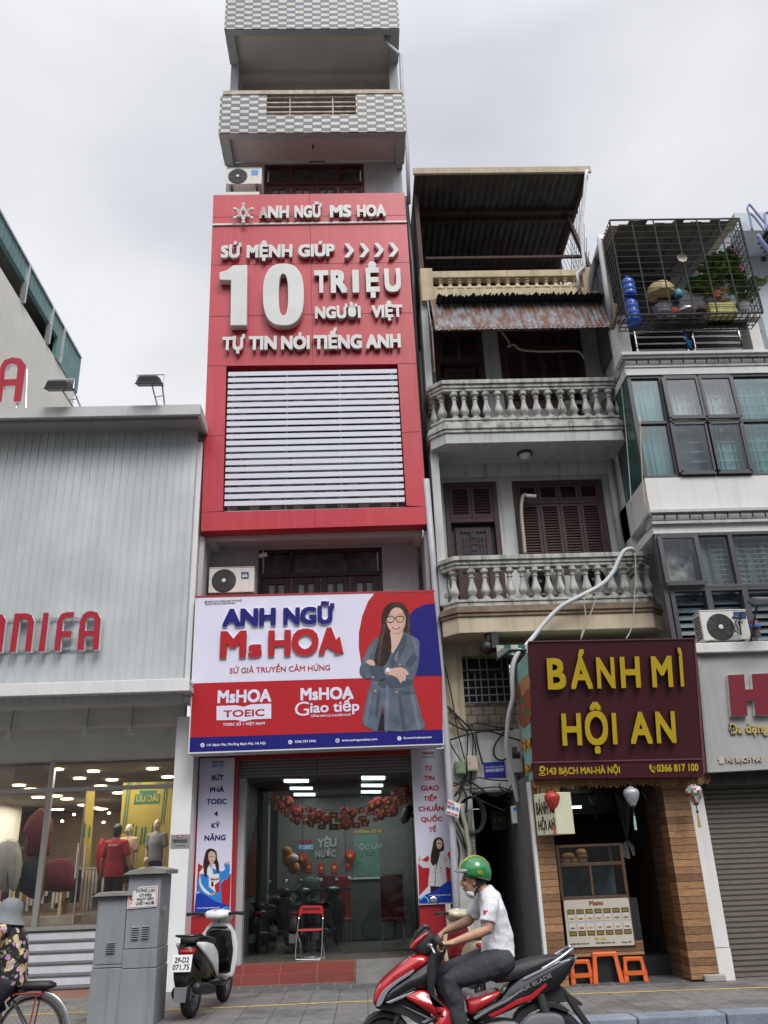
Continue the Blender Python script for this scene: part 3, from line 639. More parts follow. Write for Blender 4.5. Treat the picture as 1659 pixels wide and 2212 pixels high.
lay(6, 6, [(1263+13*math.cos(a), 920+14*math.sin(a)) for a in (0, 1, 2, 3, 4, 5)], 2); lay(7, 5.5, [(1250, 930), (1268, 934), (1268, 952), (1248, 948)], 0)
lay(8, 5.2, [(1345, 560), (1371, 590), (1369, 645), (1350, 682), (1318, 698), (1345, 660), (1352, 610)]); lay(9, 4.4, [(1240, 600), (1232, 660), (1214, 740), (1205, 820), (1200, 885), (1212, 885), (1222, 800), (1236, 720), (1250, 640)]); lay(9, .6, [(1390, 590), (1398, 640), (1396, 700), (1384, 705), (1386, 640)]); lay(9, 5.7, [(1290, 522), (1322, 514), (1350, 528), (1322, 524)])
for q in ([(1115, 850), (1160, 780), (1170, 800), (1130, 880)], [(1405, 720), (1440, 760), (1448, 830), (1432, 820), (1425, 770)], [(1250, 1040), (1270, 1040), (1262, 1280), (1246, 1280)], [(1150, 1070), (1165, 1060), (1135, 1250), (1118, 1240)], [(1400, 1050), (1420, 1070), (1462, 1270), (1440, 1270)], [(1300, 850), (1330, 800), (1320, 870)]): lay(10, 3.2, q)
for q in ([(1330, 1090), (1345, 1090), (1375, 1280), (1350, 1280)], [(1200, 1060), (1215, 1060), (1200, 1200), (1185, 1200)]): lay(1, 3.2, q)
m.build('printed_portrait', PM+['skin_mid', 'hair_light', 'jacket_light'], t)
def lines(z, F, items, mat, name='lettering', th=.003, off=.004, fat=.02, side=None, par=None):
 global m
 m = MB()
 for it in items: text(m, it[0], F, z, it[1], it[2], it[3], th, off, it[4] if len(it) > 4 else fat, side)
 return m.build(name, mat, par or t)
lines('A6', F, [('SỞ GIÁO DỤC & ĐÀO TẠO TP HÀ NỘI', (134, 506), (362, 497), 496), ('TRUNG TÂM ANH NGỮ MS HOA', (134, 521), (323, 513), 511)], 'ink', fat=.01)
lines('A6', F, [('ANH', (243, 660), (572, 651), 548, .05), ('NGỮ', (620, 648), (935, 638), 540, .05)], ['print_blue', 'paper_white'], 'raised_lettering', .035, .004, side=1)
lines('A6', F, [('M', (228, 852), (390, 847), 685, .045), ('s', (404, 846), (488, 842), 735, .05), ('H', (526, 841), (665, 836), 680, .045), ('O', (671, 836), (838, 830), 672, .045), ('A', (838, 830), (970, 824), 664, .045)], ['print_red', 'paper_white'], 'raised_lettering', .035, .004, side=1)
m = MB(); m.prism(px(F, 'A6', [(922, 760), (966, 716), (990, 818), (945, 812), (900, 790)], .041), V((0, .036, 0))); m.build('raised_lettering', 'print_red', t)
lines('A6', F, [('SỨ GIẢ TRUYỀN CẢM HỨNG', (288, 943), (908, 922), 910, .012)], 'print_red')
m = MB(); flat(m, F, 'A6', [(208, 1143), (330, 1138), (375, 1148), (420, 1133), (545, 1128), (545, 1220), (430, 1225), (375, 1238), (330, 1228), (208, 1231)], .004, .002); m.build('white_book', 'print_white', t)
lines('A6', F, [('MsHOA', (213, 1126), (545, 1117), 1047, .035), ('TOEIC SỐ 1 VIỆT NAM', (246, 1266), (505, 1258), 1249), ('MsHOA', (725, 1109), (1053, 1099), 1033, .035), ('G', (690, 1205), (778, 1200), 1120, .0), ('iao tiếp', (785, 1185), (1088, 1172), 1122, .02), ('TIẾNG ANH LÀ CHUYỆN NHỎ', (788, 1212), (1035, 1203), 1199, .02)], 'print_white')
lines('A6', F, [('TOEIC', (250, 1212), (503, 1203), 1170, .02)], 'print_red', off=.007)
lines('A6', F, [('141 Bạch Mai, Phường Bạch Mai, Hà Nội', (148, 1391), (510, 1378), 1376), ('0246 293 5446', (690, 1370), (820, 1365), 1355), ('www.anhngumshoa.com', (980, 1361), (1198, 1353), 1347), ('fb.com/mshoatoeic', (1360, 1346), (1535, 1340), 1333)], 'print_white')
m = MB()
for u_, v_ in ((121, 1384), (662, 1365), (953, 1356), (1334, 1342)):
 m.mat(0); flat(m, F, 'A6', [(u_+13*math.cos(k*PI/8), v_+13*math.sin(k*PI/8)) for k in range(16)], .003, .002)
 m.mat(1); flat(m, F, 'A6', [(u_+(6 if u_ != 953 else 9)*math.cos(k*PI/4)*(.6 if u_ == 1334 else 1), v_+7*math.sin(k*PI/4)) for k in range(8)], .006, .001)
 m.mat(0); flat(m, F, 'A6', [(u_-2, v_-5), (u_+2, v_-5), (u_+2, v_+5), (u_-2, v_+5)], .008, .001)
m.build('icons', ['print_white', 'print_blue'], t)
# ================================================================ tall side banners
t = thing('banner', 'tall banner with blue words and a student in a sky-blue jacket', 'banner', tuple(P('B3', 178, 1068, 15.42)), 'tall banners beside the doorway')
F = YP(15.40); BM = ['print_white', 'print_red', 'print_deepblue', 'hair_print', 'skin_print', 'sky_print', 'paper_white', 'cyan_print', 'ink', 'print_black', 'coat_print']
m = MB(); m.prism(px(F, 'B3', [(104, 134), (312, 128), (286, 1066), (66, 1072)], -.001), V((0, .05, 0))); m.build('frame', 'paper_white', t)
m = MB(); flat(m, F, 'B3', [(112, 141), (307, 136), (281, 1058), (74, 1064)], 0, .002)
def lz(z, i, k, pts, sm=0): m.mat(i); flat(m, F, z, pts, .003+k*.0012, .0008, sm)
lz('B2', 1, 0, [(426, 235), (470, 262), (500, 330), (480, 430), (412, 515)]); lz('B2', 1, 0, [(735, 330), (690, 370), (640, 420), (640, 610), (722, 640)])
lz('B2', 5, 1, [(505, 250), (445, 320), (424, 430), (440, 515), (520, 560), (560, 600), (645, 615), (640, 500), (648, 400), (690, 390), (720, 340), (722, 245), (690, 225), (668, 250), (680, 285), (650, 310), (610, 300), (560, 280)], 2)
lz('B2', 6, 2, [(500, 255), (446, 310), (440, 340), (500, 330), (560, 380), (560, 290)], 2); lz('B2', 6, 2.2, [(446, 330), (455, 420), (500, 480), (545, 520), (530, 532), (470, 490), (438, 420)], 2)
lz('B2', 3, 3, [(505, 115), (550, 96), (598, 125), (604, 190), (620, 240), (622, 325), (600, 312), (585, 240), (540, 240), (512, 290), (510, 350), (490, 362), (474, 250), (488, 170)], 2)
lz('B2', 4, 4, [(552, 122), (584, 138), (592, 185), (575, 222), (548, 232), (527, 205), (522, 160), (532, 132)], 2); lz('B2', 4, 3.6, [(535, 220), (570, 225), (560, 262), (540, 262)])
lz('B2', 9, 5, [(536, 168), (560, 172), (560, 176), (536, 172)]); lz('B2', 9, 5, [(568, 174), (590, 176), (590, 180), (568, 178)]); lz('B2', 1, 5, [(545, 207), (568, 209), (556, 215)])
lz('B2', 6, 4, [(527, 345), (623, 332), (626, 498), (590, 508), (528, 452)]); lz('B2', 1, 5, [(580, 440), (625, 400), (626, 498), (592, 505)]); lz('B2', 3, 5, [(552, 405), (570, 405), (572, 450), (548, 450)])
lz('B2', 4, 4, [(688, 238), (700, 214), (720, 222), (718, 240), (700, 246)], 2); lz('B2', 4, 5, [(540, 520), (580, 510), (582, 525), (550, 535)], 2)
lz('B2', 2, 6, [(410, 515), (460, 512), (520, 545), (580, 585), (640, 608), (690, 618), (720, 640), (716, 692), (390, 698), (392, 690)], 0)
lz('B2', 7, 7, [(635, 690), (650, 655), (690, 640), (715, 645), (714, 652), (690, 648), (660, 660), (646, 690)])
m.build('banner_print', BM, t)
lines('B3', F, [('BỨT', (175, 266), (246, 263), 235, .03), ('PHÁ', (164, 339), (249, 336), 308, .03), ('TOEIC', (143, 411), (266, 408), 379, .03), ('4', (188, 483), (212, 482), 453, .03), ('KỸ', (172, 555), (223, 553), 525, .03), ('NĂNG', (130, 631), (258, 627), 598, .03)], 'print_blue')
lines('B3', F, [('MsHOA', (178, 162), (247, 160), 148, .04)], 'print_red')
lines('B2', F, [('Tiếng Anh', (540, 393), (620, 386), 374, .03)], 'print_red', off=.014); lines('B2', F, [('www.anhngumshoa.com', (416, 660), (628, 652), 645, .01)], 'paper_white', off=.014)
m = MB(); flat(m, F, 'B3', [(179, 168), (247, 165), (247, 184), (179, 187)], .004); m.build('logo_box', 'label_blue', t)
lines('B3', F, [('TOEIC', (184, 184), (242, 182), 171, .03)], 'print_white', off=.007)
t = thing('banner', 'tall banner with red words and a woman in a pale coat', 'banner', tuple(P('B3', 1533, 1014, 15.42)), 'tall banners beside the doorway')
m = MB(); m.prism(px(F, 'B3', [(1379, 80), (1579, 72), (1640, 1010), (1427, 1019)], -.001), V((0, .05, 0))); m.build('frame', 'paper_white', t)
m = MB(); m.mat(0); flat(m, F, 'B3', [(1386, 86), (1573, 78), (1632, 1003), (1433, 1011)], 0, .002)
lz('B4', 1, 0, [(468, 155), (530, 108), (545, 150), (530, 300), (474, 362)]); lz('B4', 1, 0, [(665, 80), (640, 110), (640, 290), (672, 280)])
lz('B4', 10, 1, [(575, 85), (600, 95), (640, 90), (662, 128), (668, 190), (640, 178), (648, 270), (636, 305), (530, 298), (545, 190), (500, 187), (468, 152), (486, 135), (528, 150), (545, 100)], 2)
lz('B4', 9, 1.5, [(545, 298), (622, 303), (622, 345), (545, 345)]); lz('B4', 9, 2, [(585, 95), (605, 95), (580, 190), (575, 300), (570, 300)])
lz('B4', 3, 3, [(568, 8), (598, -6), (624, 12), (628, 75), (606, 84), (590, 110), (578, 162), (555, 168), (545, 125), (558, 50)], 2)
lz('B4', 4, 4, [(598, 8), (616, 20), (617, 50), (603, 68), (588, 60), (581, 35), (586, 14)], 2); lz('B4', 9, 5, [(584, 32), (616, 32), (616, 36), (584, 36)]); lz('B4', 1, 5, [(592, 54), (608, 54), (600, 58)])
for u_, v_ in ((478, 124), (637, 133)): lz('B4', 4, 4, [(u_-9, v_+14), (u_-6, v_-8), (u_-2, v_-24), (u_+3, v_-8), (u_+11, v_), (u_+8, v_+16)], 2)
for u_, v_ in ((572, 190), (608, 188), (570, 212), (608, 210)): lz('B4', 9, 5, [(u_-3, v_-3), (u_+3, v_-3), (u_+3, v_+3), (u_-3, v_+3)])
lz('B4', 2, 6, [(472, 378), (520, 350), (575, 325), (620, 290), (655, 266), (678, 268), (684, 398), (476, 406)])
lz('B4', 7, 7, [(478, 380), (500, 358), (528, 368), (540, 400), (532, 400), (522, 376), (502, 368), (480, 390)])
m.build('banner_print', BM, t)
lines('B3', F, [('TỰ', (1464, 206), (1510, 204), 178, .03), ('TIN', (1460, 266), (1522, 264), 238, .03), ('GIAO', (1440, 329), (1549, 326), 298, .03), ('TIẾP', (1457, 391), (1538, 388), 362, .03), ('CHUẨN', (1425, 453), (1578, 449), 424, .03), ('QUỐC', (1440, 516), (1571, 512), 488, .03), ('TẾ', (1489, 579), (1533, 577), 550, .03)], 'print_red')
lines('B3', F, [('MsHOA', (1448, 108), (1518, 105), 94, .04)], 'print_red'); lines('B3', F, [('Giao tiếp', (1443, 129), (1524, 126), 115, .0)], 'label_blue')
lines('B4', F, [('www.anhngumshoa.com', (535, 361), (672, 356), 351, .01)], 'paper_white', off=.014)
# ================================================================ people and mannequins
mk('skin', (.42, .24, .16), .5, var=.08, sc=20, spec=.35); mk('hair', (.010, .009, .009), .5, var=.2)
mk('mannequin', (.58, .48, .38), .4, var=.03)
def lerp3(a, b, k): return V(a)+(V(b)-V(a))*k
def hand(mb, wrist, tip, palm_n, s=1.0, curl=.5):
 """palm, five fingers of different lengths bent at the knuckles, thumb from the side"""
 w, t_, n = V(wrist), V(tip), V(palm_n).normalized(); d = (t_-w).normalized(); r = d.cross(n).normalized()
 mb.tube([w-d*.02, w+d*.03*s, w+d*.07*s, w+d*.092*s], [(.026*s, .02*s), (.036*s, .017*s), (.041*s, .015*s), (.036*s, .012*s)], 10, up=n)
 for i, (o, l) in enumerate(((-.031, .068), (-.011, .078), (.010, .073), (.029, .058))):
  b = w+d*.085*s+r*o*s; k = b+d*l*.45*s-n*l*.10*curl*s; e1 = k+(d*(1-curl)-n*curl).normalized()*l*.34*s; e2 = e1+(d*(.55-curl)-n*(curl+.3)).normalized()*l*.25*s
  mb.tube([b-d*.012, b, k, e1, e2], [.0095*s, .0095*s, .009*s, .0082*s, .006*s], 7)
 b = w+d*.03*s-r*.034*s; mb.tube([b, b-r*.022*s+d*.02*s, b-r*.03*s+d*.048*s-n*.012*s, b-r*.026*s+d*.066*s-n*.024*s], [.012*s, .0115*s, .010*s, .007*s], 7)
def head(mb, c, f, s=1.0):
 """skull, jaw, brow, nose, lips, chin and ears; f = where the face looks"""
 c, f = V(c), V(f).normalized(); up = V((0, 0, 1)); r = f.cross(up).normalized(); up = r.cross(f); R = Matrix((r, f, up)).transposed()
 def e(x, y, z, a, b, g): mb.ell(c+R @ V((x*s, y*s, z*s)), a*s, b*s, g*s, 12, 8, R)
 e(0, -.012, .025, .076, .096, .092); e(0, .022, -.045, .060, .066, .072); e(0, .052, -.088, .030, .026, .024)
 e(0, .082, .028, .052, .012, .014); e(0, .093, -.012, .012, .02, .030); e(0, .105, -.026, .015, .013, .012); e(0, .086, -.056, .024, .010, .007); e(0, .086, -.066, .021, .010, .007)
 for k in (-1, 1): e(.077*k, -.005, -.01, .010, .022, .033); e(.04*k, .072, -.025, .022, .016, .022)
 return R
def stand(par, at, f, h, skin='skin', arms=((.10, .12), (.10, .12)), vox=.011, hd=True):
 """one continuous standing body; arms = (sideways, forward) reach of each hand"""
 f = V(f).normalized(); r = f.cross(V((0, 0, 1))).normalized(); b = V(at); k = h/1.72
 Q = lambda x, y, z: b+r*x*k+f*y*k+V((0, 0, z*k))
 m = MB()
 m.tube([Q(0, 0, .80), Q(0, 0, .92), Q(0, .01, 1.06), Q(0, .01, 1.22), Q(0, 0, 1.36), Q(0, -.01, 1.43), Q(0, 0, 1.47)], [(.15*k, .10*k), (.165*k, .11*k), (.135*k, .095*k), (.155*k, .11*k), (.165*k, .095*k), (.10*k, .07*k), (.058*k, .058*k)], 14, up=f)
 m.tube([Q(0, -.01, 1.42), Q(0, 0, 1.5), Q(0, .01, 1.56)], [.06*k, .054*k, .056*k], 10)
 if hd: head(m, Q(0, .015, 1.60), f, k)
 for sgn, (so_, fo) in ((-1, arms[0]), (1, arms[1])):
  sh = Q(.175*sgn, -.005, 1.39); el = Q((.215+so_*.35)*sgn, -.02+fo*.25, 1.10); wr = Q((.19+so_)*sgn, fo, .87+fo*.35)
  m.tube([Q(.10*sgn, 0, 1.395), sh, lerp3(sh, el, .5), el, lerp3(el, wr, .35), wr], [.06*k, .055*k, .046*k, .037*k, .036*k, .024*k], 10)
  d = (wr-el).normalized(); hand(m, wr, wr+d*.18*k, -r*sgn, k, .35)
  hp = Q(.085*sgn, 0, .88); kn = Q(.095*sgn, .015, .47); an = Q(.10*sgn, -.01, .08)
  m.tube([hp, lerp3(hp, kn, .4), kn, lerp3(kn, an, .3), lerp3(kn, an, .7), an, Q(.10*sgn, -.01, .04)], [.088*k, .078*k, .052*k, .053*k, .042*k, .034*k, .036*k], 10)
  m.tube([Q(.10*sgn, -.05, .035), Q(.10*sgn, .03, .04), Q(.105*sgn, .13, .025), Q(.105*sgn, .18, .018)], [(.03*k, .03*k), (.04*k, .035*k), (.042*k, .022*k), (.025*k, .014*k)], 8)
 m.build('body', skin, par, remesh=vox, soft=1, smooth=True); return Q, r, f, k
def shirt(par, Q, r, f, k, mat, arms, sleeve=.55, hem=.86, name='shirt', wide=1.0):
 m = MB()
 m.tube([Q(0, 0, hem), Q(0, .0, hem+.1), Q(0, .01, 1.08), Q(0, .01, 1.22), Q(0, -.005, 1.36), Q(0, -.01, 1.425), Q(0, -.005, 1.455)], [(.185*k*wide, .135*k), (.18*k*wide, .13*k), (.165*k*wide, .12*k), (.178*k, .13*k), (.182*k, .112*k), (.12*k, .085*k), (.068*k, .066*k)], 16, up=f)
 for sgn, (so_, fo) in ((-1, arms[0]), (1, arms[1])):
  sh = Q(.175*sgn, -.005, 1.385); el = Q((.215+so_*.35)*sgn, -.02+fo*.25, 1.10); e = lerp3(sh, el, sleeve/.62)
  m.tube([Q(.09*sgn, 0, 1.385), sh, lerp3(sh, e, .5), e], [.068*k, .072*k, .068*k, .066*k], 12)
 return m.build(name, mat, par, remesh=.012, soft=2, smooth=True)
def trousers(par, Q, r, f, k, mat, end=.07, name='trousers'):
 m = MB()
 m.tube([Q(0, 0, .80), Q(0, 0, .90), Q(0, 0, .98)], [(.155*k, .12*k), (.175*k, .125*k), (.16*k, .118*k)], 14, up=f)
 for sgn in (-1, 1):
  hp = Q(.09*sgn, 0, .86); kn = Q(.095*sgn, .015, .47); an = Q(.10*sgn, -.01, end)
  pts = [hp, lerp3(hp, kn, .5), kn, an] if end < .4 else [hp, lerp3(hp, kn, .5), Q(.095*sgn, .01, end)]
  m.tube(pts, [.1*k, .09*k, .074*k, .062*k][:len(pts)], 12)
 return m.build(name, mat, par, remesh=.012, soft=2, smooth=True)
# ================================================================ clothes shop on the left
mk('clad', (.50, .53, .54), .42, .25, var=.12, sc=.9, fine=.03, streak=.38, streakcol=(.36, .38, .39))
mk('fascia', (.47, .475, .46), .55, var=.08, sc=2, streak=.55, streakcol=(.62, .63, .62))
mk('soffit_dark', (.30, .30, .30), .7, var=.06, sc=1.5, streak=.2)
mk('logo_red', (.36, .012, .03), .35, var=.03); mk('step_white', (.58, .59, .62), .4, var=.06, sc=3, streak=.15); mk('step_grey', (.10, .10, .105), .7, var=.15)
mk('base_pink', (.32, .17, .13), .7, var=.15, sc=4); mk('alu', (.36, .35, .34), .4, .5, var=.05)
mk('shop_ceiling', (.27, .25, .225), .8, var=.1); mk('shop_back', (.27, .215, .175), .8, var=.3, sc=1.5); mk('yellow_poster', (.30, .235, .035), .6, var=.05); mk('green_print', (.01, .10, .05), .6)
mk('maroon_cloth', (.085, .009, .015), .85, var=.2, sc=10); mk('navy_cloth', (.012, .018, .03), .9, var=.2); mk('pale_cloth', (.36, .37, .35), .9, var=.15, sc=8); mk('red_cloth', (.28, .007, .018), .8, var=.15, sc=8); mk('black_cloth', (.012, .012, .014), .9)
mk('cream_cloth', (.56, .44, .30), .9, var=.1); mk('grey_cloth', (.21, .23, .235), .9, var=.1); mk('tan_floor', (.15, .12, .09), .3, var=.1)
yC, yK, yG, zF_ = 13.8, 14.45, 16.1, .87
tb = thing('clothes_shop', 'wide grey shop with ribbed metal cladding, deep canopy and glazed front', 'shop', (-6, yG, 0))
z0c, z1c = P('A7', 700, 1545, yC).z, P('A7', 700, 1474, yC).z; xe = P('A7', 1456, 1490, yC).x
m = MB(); m.box(-16, xe, yC, yC+.06, z0c, z1c); m.box(xe-.06, xe, yC+.061, 15.2, z0c, z1c); m.box(-16, xe-.061, yC+.061, 22, z1c-.08, z1c-.02)
m.build('canopy_fascia', 'fascia', tb)
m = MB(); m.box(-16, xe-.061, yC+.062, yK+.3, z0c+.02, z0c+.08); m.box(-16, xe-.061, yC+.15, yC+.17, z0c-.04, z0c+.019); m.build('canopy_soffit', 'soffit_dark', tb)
zb0, zb1 = P('A8', 800, 893, 14.1).z, P('A8', 800, 790, 14.1).z; xb_ = P('A8', 1545, 820, 14.1).x
m = MB(); x = -16.0; xk = -3.03; zc0 = zb1-.3
vs = []
while x < xk:
 for dx, dy in ((0, 0), (.09, 0), (.098, -.011), (.122, -.011), (.13, 0)):
  if x+dx < xk: vs.append((x+dx, yK+dy))
 x += .145
vs.append((xk, yK))
pts = [V((a, b, zc0)) for a, b in vs] + [V((a, b, z0c+.03)) for a, b in vs]; n = len(vs)
m.add(pts, [(i, i+1, n+i+1, n+i) for i in range(n-1)]); m.box(-16, xk, yK+.03, yK+.2, zc0, z0c+.02)
m.build('cladding', 'clad', tb)
m = MB(); m.box(-16, xb_, 14.1, 14.16, zb0, zb1); m.box(-16, xb_, 14.161, yK+.02, zb1-.06, zb1-.01); m.build('lower_fascia', 'white_wall', tb, bevel=.01)
m = MB(); m.box(-16, xb_, 14.161, 15.6, zb0+.03, zb0+.12); zq = P('A8', 800, 1155, 15.6).z
m.box(-16, -3.2, 15.601, 15.8, zq, zb0+.12); m.box(-16, -3.2, 15.801, 16.3, zq+.02, zq+.1); m.build('porch_ceiling', 'soffit', tb)
zgt = P('A8', 800, 1432, yG).z; xg = P('A8', 1420, 1450, yG).x
m = MB(); m.box(-16, xg+.25, yG, yG+.2, zgt, zq+.02); m.build('wall', 'soffit', tb)
xp0, xp1 = P('B1', 1450, 400, 14.95).x, P('B1', 1622, 400, 14.95).x
m = MB(); m.box(xp0, xp1-.02, 14.95, yG+.1, 0, zq-.002); m.box(-3.1, -2.945, 14.62, 15.58, zb0, 9.4); m.build('pillar', 'white_clean', tb)
for i in range(6):
 m = MB(); y0 = 14.75+i*.27; m.box(-16, xp0, y0, yG+.3, i*.145+(.002 if i else 0), (i+1)*.145-.03)
 st = m.build('step', 'base_pink' if i == 0 else 'step_white', tb)
 m = MB(); m.box(-16, xp0, y0-.015, yG+.3, (i+1)*.145-.03, (i+1)*.145); m.build('tread', 'step_grey', st, bevel=.006)
m = MB(); m.box(-16, xg, yG, yG+.012, zF_, zgt); gl = m.build('shop_window', 'shop_glass', tb)
m = MB()
def post(z, u0, v0, u1, v1, w):
 a = P(z, (u0+u1)/2, (v0+v1)/2, yG).x; m.box(a-w/2, a+w/2, yG-.04, yG+.05, zF_, zgt)
post('B1', 450, 0, 290, 1420, .09); ztr = P('B1', 735, 228, yG).z
m.box(-16, xg, yG-.038, yG+.048, ztr-.035, ztr+.035); m.box(-16, xg, yG-.038, yG+.048, zF_, zF_+.06)
a = P('B1', 668, 850, yG).x; m.box(a-.012, a+.004, yG-.02, yG+.03, zF_, ztr); m.build('window_frame', 'alu', gl)
m = MB()
for u in (648, 712):
 a = P('B1', u, 840, yG-.06); b_ = P('B1', u-15, 985, yG-.06); c_ = P('B1', u+17, 685, yG-.06); m.tube([(a.x, yG-.06, b_.z), (a.x, yG-.06, c_.z)], .016, 8)
 for z_ in (b_.z+.1, c_.z-.1): m.tube([(a.x, yG-.06, z_), (a.x, yG, z_)], .012, 6)
m.build('door_handle', 'chrome', gl)
m = MB(); m.box(-16, -3.05, yG+.1, 28, zF_-.1, zF_); m.build('shop_floor', 'tan_floor', tb)
m = MB(); m.box(-16, -3.05, yG+.25, 28, 3.62, 3.7); m.build('shop_ceiling', 'shop_ceiling', tb)
m = MB(); m.box(-16, -3.05, 28, 28.2, zF_, 3.7); m.box(xg-.02+.06, -3.05, yG+.25, 28, zF_, 3.7); m.box(-16, -15.8, yG+.3, 28, zF_, 3.7); m.build('shop_back_wall', 'shop_back', tb)
m = MB()
for u, v in ((482, 66), (790, 82), (1287, 60), (672, 142), (1414, 130), (945, 154), (162, 200), (850, 207), (258, 233), (1000, 264), (322, 301), (565, 315), (470, 290), (709, 366), (796, 391), (856, 400), (486, 404), (920, 432), (625, 444), (874, 510), (524, 500), (762, 475)):
 p = PZ('B1', u, v, 3.6); dd = (p-EYE).length
 if p.y < 27.8:
  m.lathe([(.0062*dd, 0), (.0062*dd, -.02), (0.001, -.022)], (p.x, p.y, 3.615), 12)
m.build('downlights', 'lamp_warm', tb)
m = MB()
for u, v in ((524, 500), (709, 366), (856, 400), (920, 432), (625, 444), (874, 510), (762, 475), (940, 300)):
 p = P('B1', u, v, 24); m.ell(p, .045, .04, .03, 8, 5)
m.build('hanging_lamps', 'lamp_warm', tb)
for i, (xx, yy) in enumerate(((-4.9, 16.95), (-7.4, 16.95), (-5.2, 22.5), (-8.4, 24))):
 ld = bpy.data.lights.new('shop_light', 'AREA'); ld.energy = 62; ld.size = 1.6; ld.color = (1, .91, .78); lo = bpy.data.objects.new('shop_light', ld); COL.objects.link(lo); lo.location = (xx, yy, 3.55)
# blurred shelves and racks deep in the shop
mk('shelf_brown', (.13, .07, .04), .7, var=.4, sc=3); mk('shelf_white', (.42, .40, .36), .7, var=.2, sc=3)
m = MB(); random.seed(3)
for i in range(9):
 xx = -13+i*1.02+random.random()*.3; yy = 18.4+random.random()*6; hb = zF_+random.choice((1.25, 1.5, 1.0)); m.mat(1).bar((xx-.05, yy, hb), (xx+.95, yy, hb), .03)
 for k in range(13): m.mat(random.choice((0, 1, 1, 2, 3, 4, 5))); h = .45+random.random()*.4; m.box(xx+k*.07, xx+k*.07+.052, yy-.22, yy+.22, hb-h, hb-.04)
 m.mat(1).box(xx-.06, xx+.96, yy-.3, yy+.3, zF_, zF_+.14)
m.build('clothes_racks', ['shelf_brown', 'shelf_white', 'maroon_cloth', 'navy_cloth', 'pale_cloth', 'cream_cloth'], tb)
m = MB(); f = YP(17.9)
m.mat(0).prism(px(f, 'B1', [(1040, 175), (1456, 165), (1440, 905), (985, 905)]), V((0, .03, 0)))
m.prism(px(f, 'B1', [(722, 240), (800, 240), (760, 880), (700, 880)]), V((0, .03, 0)))
m.mat(1)
for u0, u1, v0, v1 in ((1080, 1090, 170, 600), (1100, 1110, 170, 600), (1395, 1405, 170, 520), (1415, 1425, 170, 520), (1120, 1130, 520, 640), (1145, 1160, 540, 660), (1195, 1210, 550, 700), (1222, 1238, 548, 690), (1285, 1297, 530, 600), (715, 728, 520, 640), (752, 766, 545, 640), (1160, 1170, 170, 200), (1185, 1195, 170, 200), (1320, 1330, 170, 200), (1345, 1355, 170, 200)):
 s_ = (v1-v0)*.12; m.prism(px(f, 'B1', [(u0, v0), (u1, v0), (u1-s_, v1), (u0-s_, v1)], .004), V((0, -.004, 0)))
m.prism(px(f, 'B1', [(1142, 275), (1352, 270), (1345, 350), (1130, 358)], .004), V((0, -.004, 0))); m.prism(px(f, 'B1', [(1180, 240), (1322, 238), (1320, 270), (1178, 272)], .004), V((0, -.004, 0)))
m.mat(2); text(m, 'ƯU ĐÃI', f, 'B1', (1150, 338), (1335, 332), 288, .004, .01, .03)
tag(m.build('window_poster', ['yellow_poster', 'green_print', 'yellow_poster']), 'yellow window poster with dark green stripes behind the mannequins', 'poster')
def mannequin(z, u, vhead, vfoot_z, y, label, sm, bm_, arms=((.03, .03), (.03, .03)), f=(-.3, -1, 0)):
 top = P(z, u, vhead, y); h = top.z-zF_-vfoot_z
 t = thing('mannequin', label, 'mannequin', (top.x, y, zF_+vfoot_z), 'shop mannequins')
 Q, r, f_, k = stand(t, (top.x, y, zF_+vfoot_z), f, h, 'mannequin', arms)
 shirt(t, Q, r, f_, k, sm, arms, .5)
 trousers(t, Q, r, f_, k, bm_, .5, 'shorts'); return t
mannequin('B1', 1095, 522, .25, 17.3, 'bald mannequin in cream tee with dark collar trim, behind the glass', 'cream_cloth', 'shelf_brown')
mannequin('B1', 1335, 482, .3, 17.2, 'tallest mannequin in grey tee, nearest the white pillar', 'grey_cloth', 'navy_cloth')
mannequin('B1', 1240, 800, -.0, 17.0, 'short child mannequin, between the two taller ones', 'cream_cloth', 'shelf_brown')
t = thing('person', 'shop assistant in red tee and black trousers seen from behind, inside the glass', 'person', (P('B1', 965, 900, 17.1).x, 17.1, zF_))
hh = P('B1', 985, 524, 17.1).z-zF_
A_ = ((.12, .06), (.10, .06)); Q, r, f_, k = stand(t, (P('B1', 968, 900, 17.1).x, 17.1, zF_), (.25, 1, 0), hh, 'skin', A_)
shirt(t, Q, r, f_, k, 'red_cloth', A_, .5, .80, wide=1.1); trousers(t, Q, r, f_, k, 'black_cloth')
m = MB(); m.ell(Q(0, -.012, 1.63), .088*k, .105*k, .10*k, 14, 9); m.ell(Q(0, -.03, 1.57), .08*k, .08*k, .09*k, 12, 8); m.build('hair', 'hair', t, smooth=True)
m = MB(); wtext(m, 'CANIFA', Q(.10, -.14, 1.335), Q(-.10, -.14, 1.335), .022, (0, -1, 0), th=.012, fat=.02); m.build('print', 'white_plastic', t)
# garments hung in the window
def garment(name, z, pts, y, mat, label, cat):
 f = YP(y); c = px(f, z, pts, 0, 2); mid = sum(c, V((0, 0, 0)))/len(c); m = MB(); rings = []
 for k, d in ((.72, -.10), (.93, -.06), (1, 0), (.93, .06), (.72, .10)): rings.append([mid+(p-mid)*k+V((0, d, 0)) for p in c])
 m.loft(rings); o = m.build(name, mat, loc=(mid.x, y, min(p.z for p in c)), smooth='auto'); return tag(o, label, cat)
garment('hanging_shirt', 'B1', [(330, 395), (375, 400), (440, 480), (445, 610), (430, 640), (425, 780), (260, 800), (215, 775), (225, 620), (190, 600), (240, 480)], 17.1, 'maroon_cloth', 'maroon printed tee on display, left of the glass door frame', 'shirt')
garment('hanging_shorts', 'B1', [(215, 830), (380, 820), (370, 1000), (350, 1170), (160, 1090), (185, 950)], 17.1, 'navy_cloth', 'dark navy shorts hung below the maroon tee', 'shorts')
